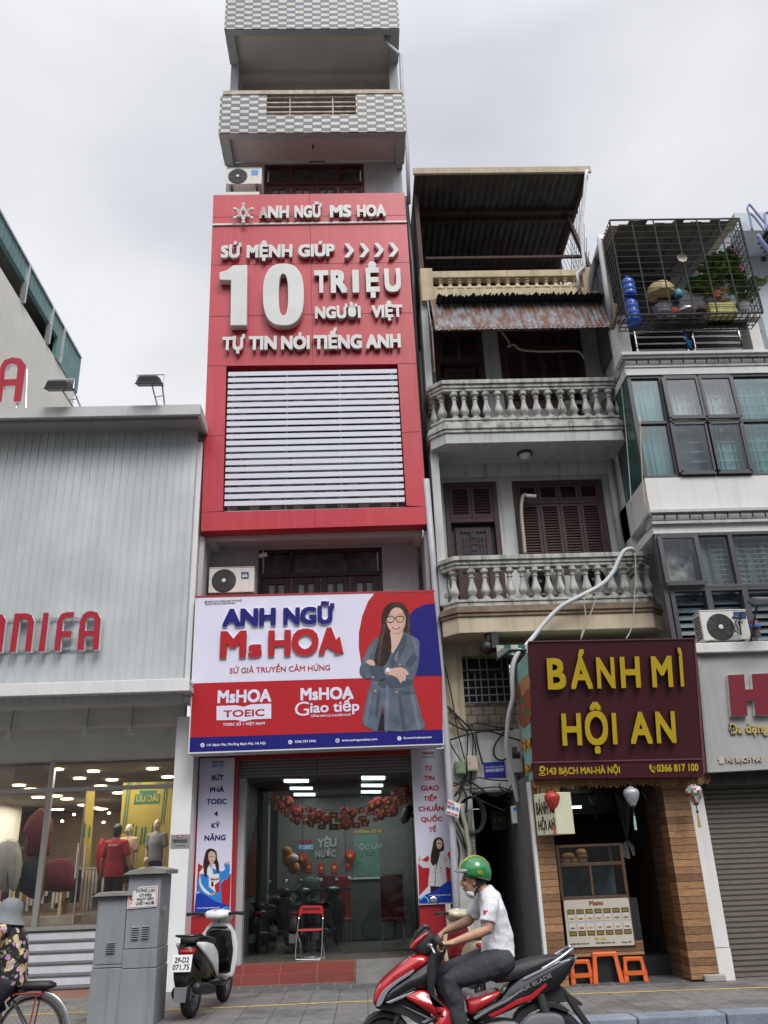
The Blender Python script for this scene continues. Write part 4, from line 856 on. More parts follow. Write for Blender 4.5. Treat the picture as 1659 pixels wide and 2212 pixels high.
garment('hanging_trousers', 'B1', [(10, 670), (150, 662), (188, 860), (150, 1050), (100, 1090), (85, 900), (60, 1100), (-20, 1060), (-30, 860)], 17.0, 'pale_cloth', 'pale grey trousers at the left edge of the window', 'trousers')
garment('hanging_skirt', 'B1', [(400, 840), (590, 820), (650, 1000), (640, 1090), (350, 1085), (370, 940)], 17.6, 'maroon_cloth', 'wide dark red skirt behind the glass door', 'skirt')
garment('hanging_jersey', 'B1', [(835, 670), (880, 660), (885, 950), (830, 960), (815, 800)], 17.6, 'red_cloth', 'red jersey half hidden behind the shop assistant', 'shirt')
# name of the shop, rooftop letter, floodlights, plaque, camera, spot lights
t = thing('wall_lettering', 'large red rounded letters with white edges fixed on the ribbed cladding', 'sign', tuple(P('A8', 400, 550, 14.3)))
F = YP(14.26); LR = ['logo_red', 'paper_white']
def rl(*polys):
 global m
 m = MB()
 for p in polys: m.mat(0).prism(px(F, 'A8', p, 0), V((0, .012, 0))); m.mat(1).prism(px(F, 'A8', p, -.013), V((0, .09, 0)))
 m.build('letter', LR, t)
rl([(-60, 555), (-35, 300), (-5, 245), (22, 250), (45, 290), (12, 555), (-30, 555)])
rl([(120, 240), (215, 237), (258, 252), (277, 300), (250, 550), (202, 550), (228, 310), (217, 283), (160, 282), (125, 553), (77, 553)])
rl([(355, 233), (398, 233), (362, 548), (313, 548)])
rl([(468, 300), (500, 243), (545, 228), (605, 227), (600, 268), (535, 270), (513, 290), (505, 383), (585, 383), (578, 430), (500, 430), (487, 543), (440, 543)])
rl([(630, 537), (652, 310), (675, 250), (710, 224), (750, 219), (795, 232), (822, 285), (803, 535), (755, 535), (772, 300), (760, 268), (735, 262), (708, 272), (697, 310), (683, 537)], [(691, 382), (764, 378), (761, 418), (687, 421)])
m = MB()
for v in (285, 535): a = P('A8', -100, v+5, 14.40); b_ = P('A8', 800, v-12, 14.40); m.bar(a, b_, .025)
m.build('fixing_rail', 'steel', t)
def floodlight(label, z, c, pl, pr, y=14.1):
 p = P(z, c[0], c[1], y-.55); zt = z1c-.02; a = V((P(z, *pl, y-.2).x, y-.2, zt)); b_ = V((P(z, *pr, y-.2).x, y-.2, zt))
 t = thing('floodlight', label, 'floodlight', ((a.x+b_.x)/2, y-.2, zt), 'floodlights on the canopy')
 R = Matrix.Rotation(.35, 3, 'X'); m = MB()
 Wd = .22
 m.loft([[p+R @ V((x, yy, zz_)) for x, yy in ((-Wd*s, -.13*s), (Wd*s, -.13*s), (Wd*s, .13*s), (-Wd*s, .13*s))] for s, zz_ in ((1.08, -.08), (1.08, -.06), (1, -.05), (.8, .07), (.6, .09))]); m.build('lamp_head', 'black', t, bevel=.008)
 m = MB(); m.tube([p+V((-.25, .05, -.03)), p+V((-.25, .06, .17)), p+V((.25, .06, .17)), p+V((.25, .05, -.03))], .014, 6); m.build('bracket', 'steel', t)
 m = MB(); q = p+V((.02, .12, -.02)); q2 = p+V((.2, .12, .04)); m.tube([a, q], .016, 6); m.tube([b_, q2], .016, 6); m.tube([lerp3(a, q, .5), lerp3(b_, q2, .5)], .012, 6); m.build('pole', 'steel', t)
floodlight('black floodlight on twin rods standing near the red letter A', 'A7', (428, 1325), (548, 1475), (598, 1472))
floodlight('black floodlight on twin rods against the sky, nearer the red panel', 'A7', (1085, 1290), (1150, 1465), (1200, 1462))
F = YP(14.9); t = thing('rooftop_letter', 'red letter A with white edges standing on the canopy roof', 'sign', (P('A7', 100, 1440, 14.9).x, 14.9, z1c-.02))
m = MB()
for p in ([(-5, 1440), (0, 1190), (30, 1140), (90, 1118), (150, 1128), (188, 1175), (150, 1438), (98, 1438), (128, 1200), (118, 1170), (85, 1160), (55, 1170), (38, 1200), (10, 1440)], [(30, 1278), (120, 1276), (115, 1322), (25, 1325)]):
 m.mat(0).prism(px(F, 'A7', p, 0), V((0, .012, 0))); m.mat(1).prism(px(F, 'A7', p, -.013), V((0, .11, 0)))
m.build('letter', LR, t)
m = MB()
for a_, b_ in (((128, 1440), (185, 1485)), ((-5, 1440), (30, 1492)), ((195, 1195), (235, 1482)), ((128, 1440), (128, 1480))): q = P('A7', b_[0], b_[1], 14.9); m.tube([P('A7', a_[0], a_[1], 15.0), (q.x, 14.75, z1c-.02)], .016, 6)
m.build('support', 'steel', t)
p = P('B1', 1520, 672, 14.94); F = YP(14.945)
t = thing('plaque', 'grey metal plaque with red heading on the white pillar', 'plaque', tuple(p))
m = MB(); m.prism(px(F, 'B1', [(1443, 616), (1605, 611), (1601, 728), (1437, 733)]), V((0, .004, 0))); m.build('plate', 'alu', t)
m = MB(); flat(m, F, 'B1', [(1497, 618), (1546, 616), (1545, 641), (1496, 643)], .001); m.build('red_box', 'logo_red', t)
lines('B1', F, [('ĐỊA ĐIỂM KINH DOANH SỐ 01', (1458, 668), (1582, 664), 655, .02), ('CÔNG TY CỔ PHẦN CANIFA', (1465, 684), (1577, 680), 671, .02), ('141A Bạch Mai, Hà Nội', (1482, 712), (1560, 709), 704, .01)], 'ink', par=t)
lines('B1', F, [('CANIFA', (1503, 637), (1540, 635), 624, .02)], 'paper_white', par=t, off=.004)
def cctv(label, z, c, y, d=(-.18, -.1, -.06)):
 p = P(z, *c, y); t = thing('security_camera', label, 'camera', tuple(p)); d = V(d); m = MB(); m.tube([p-d*.5, p+d*.5], .045, 10); m.build('housing', 'white_plastic', t, bevel=.004)
 m = MB(); m.tube([p+d*.5, p+d*.62], .040, 10); m.build('lens', 'black', t); m = MB(); m.tube([p-d*.3, p-d*.3+V((0.02, .06, .10))], .016, 6); m.build('bracket', 'white_plastic', t)
cctv('white bullet camera under the clothes shop fascia corner', 'A8', (1458, 927), 14.6)
cctv('white boxy camera above the window over the shop sign', 'A6', (500, 212), 15.3, (.16, -.08, 0))
for i, (u, v0, v1) in enumerate(((85, 1200, 1265), (710, 1160, 1240), (1075, 1155, 1225))):
 p = P('A8', u, v0, 15.5); q = P('A8', u, v1, 15.5)
 t = thing('spot_light', ['grey cylinder spotlight under the porch ceiling, leftmost of three', 'grey cylinder spotlight under the porch ceiling, middle of three', 'grey cylinder spotlight under the porch ceiling, nearest the pillar'][i], 'spotlight', (p.x, 15.5, q.z), 'spotlights in the porch')
 m = MB(); m.lathe([(.06, 0), (.06, p.z-q.z)], (p.x, 15.5, q.z), 14); m.build('lamp_body', 'soffit', t); m = MB(); m.tube([(p.x, 15.5, p.z), (p.x, 15.52, zb0+.03)], .015, 6); m.build('stem', 'alu', t)
# ================================================================ long pale building behind, far left
X_ = -9.5; FX = Plane((X_, 0, 0), (1, 0, 0))
mk('far_cream', (.76, .735, .66), .8, var=.05, sc=.8, streak=.12, fine=.03); mk('teal_sheet', (.12, .24, .235), .5, var=.12, sc=2, streak=.4); mk('dark_gap', (.02, .02, .024), .6)
t = thing('far_building', 'long cream building with teal metal top storey, beyond the clothes shop', 'building', (X_, 25, 0))
c0 = FX.at('A7', 570, 1150); zr_ = c0.z+.15; yE = c0.y
zw = FX.at('A7', 330, 1010).z; zl = FX.at('A7', 250, 690).z
m = MB(); m.box(X_-8, X_, 8, yE, 0, zw); m.build('wall', 'far_cream', t)
m = MB(); m.box(X_-8, X_-.9, 8, yE-.05, zw, zr_-.1); m.build('recess', 'dark_gap', t)
yS = FX.at('A7', 405, 1000).y
m = MB()
yy = 8.0
while yy < yE: m.box(X_-.1, X_+.03, yy, yy+.22, zl if yy < yS else zw, zr_); m.box(X_-.1, X_+.0, yy+.22, yy+.25, zl if yy < yS else zw, zr_); yy += .25
m.box(X_-8, X_-.101, yE-.03, yE, zw, zr_); m.build('teal_cladding', 'teal_sheet', t)
m = MB(); m.box(X_-8.1, X_+.08, 8, yE+.08, zr_, zr_+.07); m.build('roof_edge', 'steel', t)
m = MB()
for u, v in ((165, 660), (345, 950), (435, 1050)):
 y_ = FX.at('A7', u, v).y; m.box(X_-.06, X_+.10, y_-.05, y_+.05, zw, zr_)
m.build('post', 'steel', t)
# ================================================================ old house with two balustrade balconies
mk('old_wall', (.47, .49, .48), .8, var=.10, sc=1.6, streak=.7, streakcol=(.22, .22, .20), fine=.07, bump=.15)
mk('old_stone', (.44, .44, .41), .8, var=.12, sc=4, streak=.8, streakcol=(.10, .095, .085), fine=.14, bump=.15, sl=(.46, .66))
mk('old_cream', (.50, .42, .28), .85, var=.14, sc=3, streak=.6, streakcol=(.20, .17, .13), fine=.08, bump=.12)
mk('fascia_cream', (.50, .42, .30), .85, var=.12, sc=2.5, streak=.5, streakcol=(.25, .21, .17), fine=.06)
mk('moulding_brown', (.20, .15, .10), .85, var=.25, sc=5, streak=.5)
mk('rust_sheet', (.21, .23, .25), .6, .3, var=.2, sc=4, streak=.95, streakcol=(.13, .055, .028), fine=.1, sl=(.40, .56))
mk('dark_sheet', (.085, .080, .075), .75, .1, var=.3, sc=2, streak=.6, streakcol=(.035, .026, .02))
mk('sheet_edge', (.035, .035, .03), .85, var=.3, sc=9)
mk('red_oxide', (.075, .038, .032), .75, var=.25, sc=5, streak=.4)
mk('louvre', (.055, .028, .030), .55, var=.25, sc=7, spec=.35); mk('window_blue', (.06, .085, .10), .2, var=.4, sc=4)
mk('cable_white', (.50, .51, .52), .5, var=.04); mk('cable_black', (.018, .018, .018), .6); mk('cable_tan', (.38, .35, .28), .6, var=.1); mk('cable_grey', (.22, .22, .22), .6)
OX0, OX1, OW, OF = 1.50, 5.40, 15.2, 14.2
O = thing('old_house', 'narrow old house with two balustrade balconies and a rusty tin awning', 'house', (3.4, OW, 0))
zU0, zU1, zU2, zU3, zU4, zU5 = [zz('A5', 700, v, OF) for v in (462, 398, 338, 300, 128, 66)]
zL0, zL1, zL2, zL3, zL4, zL5 = [zz('A5', 800, v, OF) for v in (1648, 1548, 1482, 1436, 1238, 1166)]
def plan(o, y1=OW):
 return [(OX0-.02-o, y1), (OX0-.02-o, OF+.26-o*.4), (OX0+.24-o*.4, OF-o), (OX1-.24+o*.4, OF-o), (OX1+.0+o, OF+.26-o*.4), (OX1+.0+o, y1)]
def pslab(mb, z0, z1, o, y1=OW-.002): mb.prism([V((x, y, z0)) for x, y in plan(o, y1)], V((0, 0, z1-z0)))
def prail(mb, z0, z1, o, wdt):
 a, b = plan(o), plan(o-wdt)
 for i in range(5): mb.prism([V((*a[i], z0)), V((*a[i+1], z0)), V((*b[i+1], z0)), V((*b[i], z0))], V((0, 0, z1-z0)))
BP = [(.095, 0), (.095, .07), (.07, .075), (.075, .11), (.05, .13), (.058, .155), (.094, .24), (.10, .30), (.085, .38), (.052, .56), (.044, .66), (.046, .72), (.062, .735), (.062, .765), (.045, .78), (.05, .84), (.075, .88), (.09, .89), (.09, 1)]
def baluster(par, x, y, z0, z1, proto=[None], mat='old_stone'):
 if proto[0] is None or proto[0][1] != (round(z1-z0, 3), mat):
  m = MB(); m.lathe([(r*.92, h*(z1-z0)) for r, h in BP], (0, 0, 0), 10); o = m.build('baluster', mat, par, local=True, smooth='auto'); proto[0] = (o, (round(z1-z0, 3), mat))
 else: o = proto[0][0].copy(); COL.objects.link(o); o.parent = par
 o.location = V((x, y, z0))-V(par['base']); o.rotation_euler.z = random.random()*6; o.scale.x = o.scale.y = random.uniform(.95, 1.05); return o
def balcony(zs, us, vmid, fmat, mmat):
 m = MB(); pslab(m, zs[0], zs[1], 0); p = m.build('balcony', fmat, O, bevel=.01)
 m = MB(); k = (zs[2]-zs[1])/3
 pslab(m, zs[1]+.002, zs[1]+k, .03); pslab(m, zs[1]+k+.002, zs[1]+2*k, .055); pslab(m, zs[1]+2*k+.002, zs[2], .03); m.build('moulding', mmat, p, bevel=.008)
 m = MB(); pslab(m, zs[2]+.002, zs[3]-.05, -.04); pslab(m, zs[3]-.048, zs[3], -.02); m.build('base_course', 'old_stone', p, bevel=.008)
 m = MB(); prail(m, zs[4], zs[4]+.06, -.04, .16); k = zs[5]-zs[4]-.06; prail(m, zs[4]+.062, zs[4]+.06+k*.45, -.015, .21); prail(m, zs[4]+.062+k*.45, zs[5], .02, .28); m.build('handrail', 'old_stone', p, bevel=.01)
 p['base'] = O['base']
 xs = [P('A5', u, vmid, OF+.12).x for u in us]
 for x in xs: baluster(p, x, OF+.12 if OX0+.25 < x < OX1-.25 else OF+.2, zs[3]+.001, zs[4]-.001)
 for sgn, xx in ((0, OX0+.10), (1, OX1-.12)):
  for yy in (OF+.42, OF+.62, OF+.82): baluster(p, xx, yy, zs[3]+.001, zs[4]-.001)
 return p
pb = balcony((zU0, zU1, zU2, zU3, zU4, zU5), (130, 205, 265, 335, 405, 480, 560, 640, 720, 798, 875, 950, 1030, 1100, 1180, 1240), 220, 'old_wall', 'old_stone')
pb2 = balcony((zL0, zL1, zL2, zL3, zL4, zL5), (205, 315, 398, 477, 557, 638, 715, 795, 868, 952, 1035, 1112, 1195, 1275, 1360, 1430), 1350, 'fascia_cream', 'moulding_brown')
m = MB(); c = P('A5', 643, 487, 14.65); c.z = zU0
m.lathe([(.15, 0), (.15, -.05), (.13, -.055)], c, 18); lf = m.build('ceiling_lamp', 'dark_grey', O); m = MB(); m.ell(c+V((0, 0, -.05)), .12, .12, .08, 16, 8); m.build('lamp_shade', 'white_plastic', lf, smooth=True)
# walls with their openings
def opening(z, u0, v0, u1, v1, y=OW):
 um, vm = (u0+u1)/2, (v0+v1)/2
 return P(z, u0, vm, y).x, P(z, u1, vm, y).x, P(z, um, v1, y).z, P(z, um, v0, y).z
d2 = opening('A5', 150, 718, 488, 1180); w2 = opening('A5', 588, 705, 1160, 1160)
d3 = opening('A3', 240, 1240, 585, 1587); w3 = opening('A3', 700, 1235, 1290, 1587)
m = MB()
def wallrow(zb, zt, ops):
 x = OX0
 for a, b, c, d in ops:
  m.box(x, a, OW, OW+.25, zb, zt)
  if d < zt: m.box(a, b, OW, OW+.25, d, zt)
  if c > zb: m.box(a, b, OW, OW+.25, zb, c)
  x = b
 m.box(x, OX1, OW, OW+.25, zb, zt)
zS3, zS2 = zU3, zL3
w3b = (w3[0], w3[1], zS3+.75, w3[3]); w2b = (w2[0], w2[1], zS2+.75, w2[3]); d3b = (d3[0], d3[1], zS3, d3[3]); d2b = (d2[0], d2[1], zS2, d2[3])
zR = zz('A3', 700, 965, 14.6)
wallrow(zL0, zU0+.1, [d2b, w2b]); wallrow(zU0+.1, zR-.2, [d3b, w3b])
m.box(OX0-.03, OX0+.12, OF+.35, OW-.003, zL3, zU0); m.box(OX0-.03, OX0+.10, OF+.35, OW-.003, zU5, zR-.2); m.box(OX1-.05, OX1+.03, OF+.5, OW-.003, zL3, zU0-.01); m.box(OX1-.05, OX1+.03, OF+.5, OW-.003, zU5, zR-.2)
m.box(OX0+.1, OX1-.05, OW-.1, OW-.003, zU0-.28, zU0-.002)
m.build('wall', 'old_wall', O)
m = MB(); m.box(OX0, OX1, OW+1.5, OW+1.6, zL0, zR); m.build('room_back', 'black', O)
def louvres(mb, x0, x1, z0, z1, y, n):
 frame(mb, x0, x1, z0, z1, y-.02, y+.02, .055); h = (z1-z0-.11)/n
 for i in range(n):
  zc = z0+.055+h*(i+.5); mb.add([(x0+.055, y-.018, zc-h*.5), (x1-.055, y-.018, zc-h*.5), (x1-.055, y+.012, zc+h*.36), (x0+.055, y+.012, zc+h*.36), (x0+.055, y-.010, zc-h*.5-.002), (x1-.055, y-.010, zc-h*.5-.002), (x1-.055, y+.02, zc+h*.34), (x0+.055, y+.02, zc+h*.34)], [(0, 1, 2, 3), (7, 6, 5, 4), (0, 4, 5, 1), (3, 2, 6, 7)])
 mb.box(x0+.05, x1-.05, y+.021, y+.025, z0+.05, z1-.05)
def shutter_window(o, nb=16, nt=7, cols=4, split=.72):
 x0, x1, z0, z1 = o; m = MB(); frame(m, x0, x1, z0, z1, OW-.03, OW+.12, .09); zs = z0+(z1-z0)*split; m.box(x0+.09, x1-.09, OW-.028, OW+.1, zs-.04, zs+.04)
 f = m.build('window', 'louvre', O, bevel=.008); w = (x1-x0-.18)/cols
 for i in range(cols):
  a = x0+.09+i*w+.005; b = a+w-.01
  m = MB(); louvres(m, a, b, z0+.095, zs-.045, OW+.0, nb); m.build('shutter', 'louvre', f)
  m = MB(); louvres(m, a, b, zs+.045, z1-.095, OW+.0, nt); m.build('shutter', 'louvre', f)
shutter_window(w2b, 22, 7, 4, .76); shutter_window(w3b, 18, 7, 4, .78)
def old_door(o, split):
 x0, x1, z0, z1 = o; m = MB(); frame(m, x0, x1, z0, z1, OW-.03, OW+.12, .10); zs = z0+(z1-z0)*split; m.box(x0+.10, x1-.10, OW-.028, OW+.1, zs-.05, zs+.05)
 f = m.build('door', 'louvre', O, bevel=.008); w = (x1-x0-.2)/2
 for i in range(2): m = MB(); a = x0+.1+i*w; louvres(m, a+.005, a+w-.005, zs+.055, z1-.105, OW, 9); m.build('transom', 'louvre', f)
 m = MB(); frame(m, x0+.18, x1-.18, z0+.02, zs-.12, OW+.06, OW+.12, .10); m.box((x0+x1)/2-.05, (x0+x1)/2+.05, OW+.06, OW+.12, z0+.12, zs-.22); zm_ = z0+(zs-z0)*.48; m.box(x0+.28, x1-.28, OW+.06, OW+.12, zm_-.06, zm_+.06); m.box(x0+.28, x1-.28, OW+.085, OW+.095, z0+.1, zm_-.06); m.build('door_leaf', 'louvre', f, bevel=.006)
 m = MB(); m.box(x0+.27, x1-.27, OW+.10, OW+.11, zm_, zs-.2); m.build('pane', 'window_blue', f)
 m = MB()
 for i in range(1, 8): m.box(x0+.28+i*(x1-x0-.56)/8-.008, x0+.28+i*(x1-x0-.56)/8+.008, OW+.05, OW+.058, zm_+.05, zs-.22)
 for i in range(1, 6): h = zm_+(zs-.22-zm_)*i/6; m.box(x0+.28, x1-.28, OW+.042, OW+.05, h-.008, h+.008)
 m.build('bars', 'louvre', f)
 m = MB(); m.box(x0+.1, x1-.1, OW+.121, OW+.13, z0, zs); m.build('door_backing', 'black', f)
old_door(d2b, .70); old_door(d3b, .72)
# top terrace: cream balustrade, tin awning, roof on red posts
zb_, zt_b, zrt = zz('A3', 700, 962, 14.6), zz('A3', 700, 868, 14.6), zz('A3', 700, 822, 14.6)
m = MB(); m.box(OX0, OX1, 14.45, 14.8, zb_-.25, zb_); m.box(OX0, OX1, 14.5, 14.72, zt_b, zrt); m.box(OX0-.02, OX0+.24, 14.42, 14.8, zb_-.3, zrt+.02); m.box(OX1-.45, OX1+.02, 14.46, 14.8, zb_-.2, zrt+.02); tr = m.build('terrace_balustrade', 'old_cream', O, bevel=.012); tr['base'] = O['base']
m = MB(); m.box(OX0+.24, OX1-.45, 14.95, 15.0, zb_-.2, zrt-.05); m.build('terrace_wall', 'old_cream', O)
for i in range(15): baluster(tr, OX0+.42+i*(OX1-.6-OX0-.42)/14, 14.61, zb_+.001, zt_b-.001, mat='old_cream')
m = MB()
for i in range(15):
 xx = OX0+.42+(i+.5)*(OX1-.6-OX0-.42)/14
 if i < 14: m.prism([V((xx-.13, 14.55, zt_b-.004)), V((xx-.13, 14.55, zt_b-.10)), V((xx-.10, 14.55, zt_b-.06)), V((xx-.05, 14.55, zt_b-.03)), V((xx, 14.55, zt_b-.02)), V((xx+.05, 14.55, zt_b-.03)), V((xx+.10, 14.55, zt_b-.06)), V((xx+.13, 14.55, zt_b-.10)), V((xx+.13, 14.55, zt_b-.004))], V((0, .1, 0)))
m.build('arches', 'old_cream', tr)
def corr(mb, A, B, dn, pitch, amp, n_=6, rag=0, nrm=(0, -1, 0)):
 """corrugated sheet from the line A-B along dn"""
 A, B, dn, nrm = V(A), V(B), V(dn), V(nrm); L_ = (B-A).length; k = int(L_/pitch*n_); top = []; bot = []
 for i in range(k+1):
  o = nrm*amp*math.sin(2*PI*i/n_); p = A+(B-A)*(i/k)+o; top.append(p); bot.append(p+dn+dn.normalized()*(random.random()*rag if rag else 0))
 mid = [lerp3(a, b, .5) for a, b in zip(top, bot)]
 n = k+1; mb.add(top+mid+bot, [(j*n+i, j*n+i+1, (j+1)*n+i+1, (j+1)*n+i) for j in (0, 1) for i in range(k)])
a0, a1 = P('A3', 205, 1003, 14.45), P('A3', 1462, 1008, 14.45); b0, b1 = P('A3', 215, 1222, 13.95), P('A3', 1476, 1222, 13.95)
random.seed(11)
m = MB(); corr(m, (a0.x, a0.y, a0.z), (a1.x, a0.y, a0.z), (0, b0.y-a0.y, b0.z-a0.z), .10, .011, 6, .03); m.build('awning', 'rust_sheet', O, smooth=True)
m = MB(); zq_ = P('A3', 700, 992, 14.15).z; corr(m, (a0.x+.1, 14.42, zq_+.02), (a1.x+.12, 14.42, zq_+.02), (0, -.28, 0), .118, .02, 6, .12, (0, 0, 1)); m.build('awning_ridge', 'sheet_edge', O)
m = MB();
for p in ((a0.x-.06, b0.z-.9), (a1.x+.08, b0.z-.8)): m.box(p[0]-.02, p[0]+.02, 13.98, 14.02, p[1], a0.z-.1) if False else m.bar((p[0], 14.15, p[1]), (p[0], 14.05, b0.z+.15), .05)
m.bar((a0.x, 13.99, b0.z+.04), (a1.x, 13.99, b0.z+.04), .035); m.build('awning_frame', 'red_oxide', O)
m = MB(); m.prism([V((a0.x-.07, 14.45, a0.z)), V((a0.x-.07, 13.98, b0.z)), V((a0.x-.07, 14.0, b0.z-.95)), V((a0.x-.07, 14.2, b0.z-.3))], V((.02, 0, 0))); m.build('awning_side', 'rust_sheet', O)
zr0, zr1 = zz('A3', 700, 122, 14.2), zz('A3', 700, 95, 14.2); xr0, xr1 = xx_('A3', 92, 100, 14.2), xx_('A3', 1330, 80, 14.2)
m = MB(); corr(m, (xr0, 14.22, zr0+.05), (xr1, 14.22, zr0+.05), (0, 3.4, .10), .16, .022, 6, 0, (0, 0, 1)); m.build('roof', 'dark_sheet', O, smooth=True)
m = MB(); m.box(xr0-.03, xr1+.03, 14.14, 14.2, zr0, zr0+.17); m.build('gutter', 'fascia_cream', O, bevel=.008)
m = MB()
for yy, zh in ((15.35, .05), (15.65, .03), (17.4, .05)): m.box(xr0, xr1, yy-.05, yy+.05, zr0+.0-zh, zr0+.02)
for xx in (xr0+.04, xr1-.06): m.box(xx-.04, xx+.04, 14.25, 17.5, zr0-.06, zr0+.01)
m.bar((OX0+.05, 14.7, zrt), (OX0+.02, 14.7, zr0), .09); m.bar((OX1-.12, 14.75, zrt), (OX1-.3, 15.4, zr0), .08); m.bar((OX1-.16, 16.8, zrt), (OX1-.16, 16.8, zr0), .06)
h_ = zz('A3', 700, 712, 15.2); m.bar((OX0+.2, 15.2, h_), (OX1-.05, 15.2, h_), .06)
for u in (545, 680, 722): xx = xx_('A3', u, 760, 16.5); m.bar((xx, 16.5, zrt-1), (xx, 16.5, zrt+(1.2 if u == 545 else 2.5)), .055)
m.build('roof_frame', 'red_oxide', O)
m = MB(); m.box(OX0+.02, OX1, 17.55, 17.65, zrt-1.5, zr0+.02); m.box(OX0-.03, OX0+.02, 14.9, 17.6, zb_, zr0); m.build('terrace_back', 'sheet_edge', O)
m = MB(); xm = OX1-.08
for i in range(12):
 for s_ in (1, -1):
  y0_ = 14.9+i*.18; z_0, z_1 = zrt, zr0-.1; L_ = z_1-z_0; yy = y0_+s_*L_*.45
  ya_, yb_ = max(14.9, min(17, y0_)), max(14.9, min(17, yy)); t0 = (ya_-y0_)/(yy-y0_) if yy != y0_ else 0; t1 = (yb_-y0_)/(yy-y0_)
  if abs(t1-t0) > .05: m.bar((xm, ya_, z_0+L_*t0), (xm, yb_, z_0+L_*t1), .012)
m.build('wire_netting', 'cable_grey', O)
# rainwater pipes
def pipe(label, pts, r, mat, name='drain_pipe', cat='pipe', n=10):
 pts = [V(p) for p in pts]; m = MB(); m.tube(pts, r, n); o = m.build(name, mat, loc=pts[0], smooth=True); return tag(o, label, cat)
pipe('white rainwater pipe running down from the tin roof gutter', [P('A3', 1318, 90, 14.1), P('A3', 1312, 130, 14.1), P('A3', 1272, 540, 14.3), P('A3', 1303, 770, 14.4), P('A3', 1248, 825, 14.42), P('A3', 1268, 940, 14.42)], .036, 'pvc_white')
pipe('white drain pipe beside the shutters on the balcony wall', [P('A5', 1172, 540, 15.05), P('A5', 1200, 760, 15.05), P('A5', 1262, 1145, 15.05)], .06, 'old_wall')
pipe('grey pipe bent under the topmost tiled balcony then running down', [P('A1', 1363, 262, 14.9), P('A1', 1363, 310, 14.9), P('A1', 1470, 398, 14.75), P('A1', 1482, 690, 14.75), P('A1', 1518, 1095, 14.75), P('A1', 1530, 1475, 14.75)], .045, 'pvc')
pipe('thin dark pipe beside the right edge of the red panel', [P('A2', 1312, 60, 14.8), P('A2', 1350, 480, 14.8), P('A2', 1440, 2190, 14.8)], .05, 'dark_grey')
pipe('tall grey drain pipe between the shop sign and the old house', [P('A5', 30, 700, 14.6), P('A5', 75, 1250, 14.6), P('A5', 115, 1834, 14.6), P('B5', 60, 1100, 14.6), P('B5', 125, 2180, 14.6), V((1.42, 14.6, .02))], .062, 'pvc')
# lower front of the old house
yL = 14.9
m = MB(); zA = zz('B5', 550, 1390, yL); xa_, xb_2 = xx_('B5', 310, 1700, yL), 2.95
zw0, zw1 = zz('B5', 440, 540, yL), zz('B5', 440, 75, yL); xw0, xw1 = xx_('B5', 205, 300, yL), xx_('B5', 700, 300, yL)
m.box(OX0-.02, xw0, yL, yL+.25, zA, zL0); m.box(xw1, 2.96, yL, yL+.25, zA, zL0); m.box(xw0, xw1, yL, yL+.25, zw1, zL0)
m.build('lower_wall', 'old_cream', O)
mk('tile_beige', (.25, .21, .155), .6, var=.2, sc=5, streak=.4); mk('peeling', (.55, .55, .54), .85, var=.12, sc=3, streak=.5, streakcol=(.24, .21, .17), fine=.08, bump=.3)
pat('block_wall', 'brick', (.23, .20, .15), (.19, .165, .125), (.09, .08, .065), (.21, .15), .8, .012, .5, 'XZ', .3, .5, .4)
zt1_ = zz('B5', 440, 795, yL)
m = MB(); m.box(xw0, xw1, yL, yL+.25, zt1_, zw0); m.build('block_wall', 'block_wall', O)
m = MB(); m.box(xw0, xw1, yL-.0, yL+.25, zA, zt1_-.003); m.prism(px(YP(yL), 'B5', [(85, 870), (240, 860), (330, 815), (690, 830), (685, 950), (650, 955), (690, 1370), (290, 1390), (110, 1300)], .012), V((0, .01, 0))); m.build('patched_plaster', 'peeling', O)
m = MB(); m.box(OX0-.03, xa_, yL, yL+.3, 0, zA-.003); m.build('door_pier', 'peeling', O)
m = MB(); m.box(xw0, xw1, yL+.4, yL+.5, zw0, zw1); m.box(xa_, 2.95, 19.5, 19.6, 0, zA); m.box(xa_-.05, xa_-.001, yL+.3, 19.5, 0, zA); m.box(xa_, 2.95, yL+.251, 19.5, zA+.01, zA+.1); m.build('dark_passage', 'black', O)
m = MB()
for u in (250, 320, 375, 445, 520, 590, 650): xx = xx_('B5', u, 300, yL-.03); m.box(xx-.009, xx+.009, yL-.04, yL-.02, zw0, zw1-(.3 if u in (320, 520) else 0))
for v in (215, 310, 385, 460, 530): h = zz('B5', 440, v, yL-.03); m.box(xw0, xw1, yL-.05, yL-.041, h-.009, h+.009)
m.build('window_grille', 'cable_grey', O)
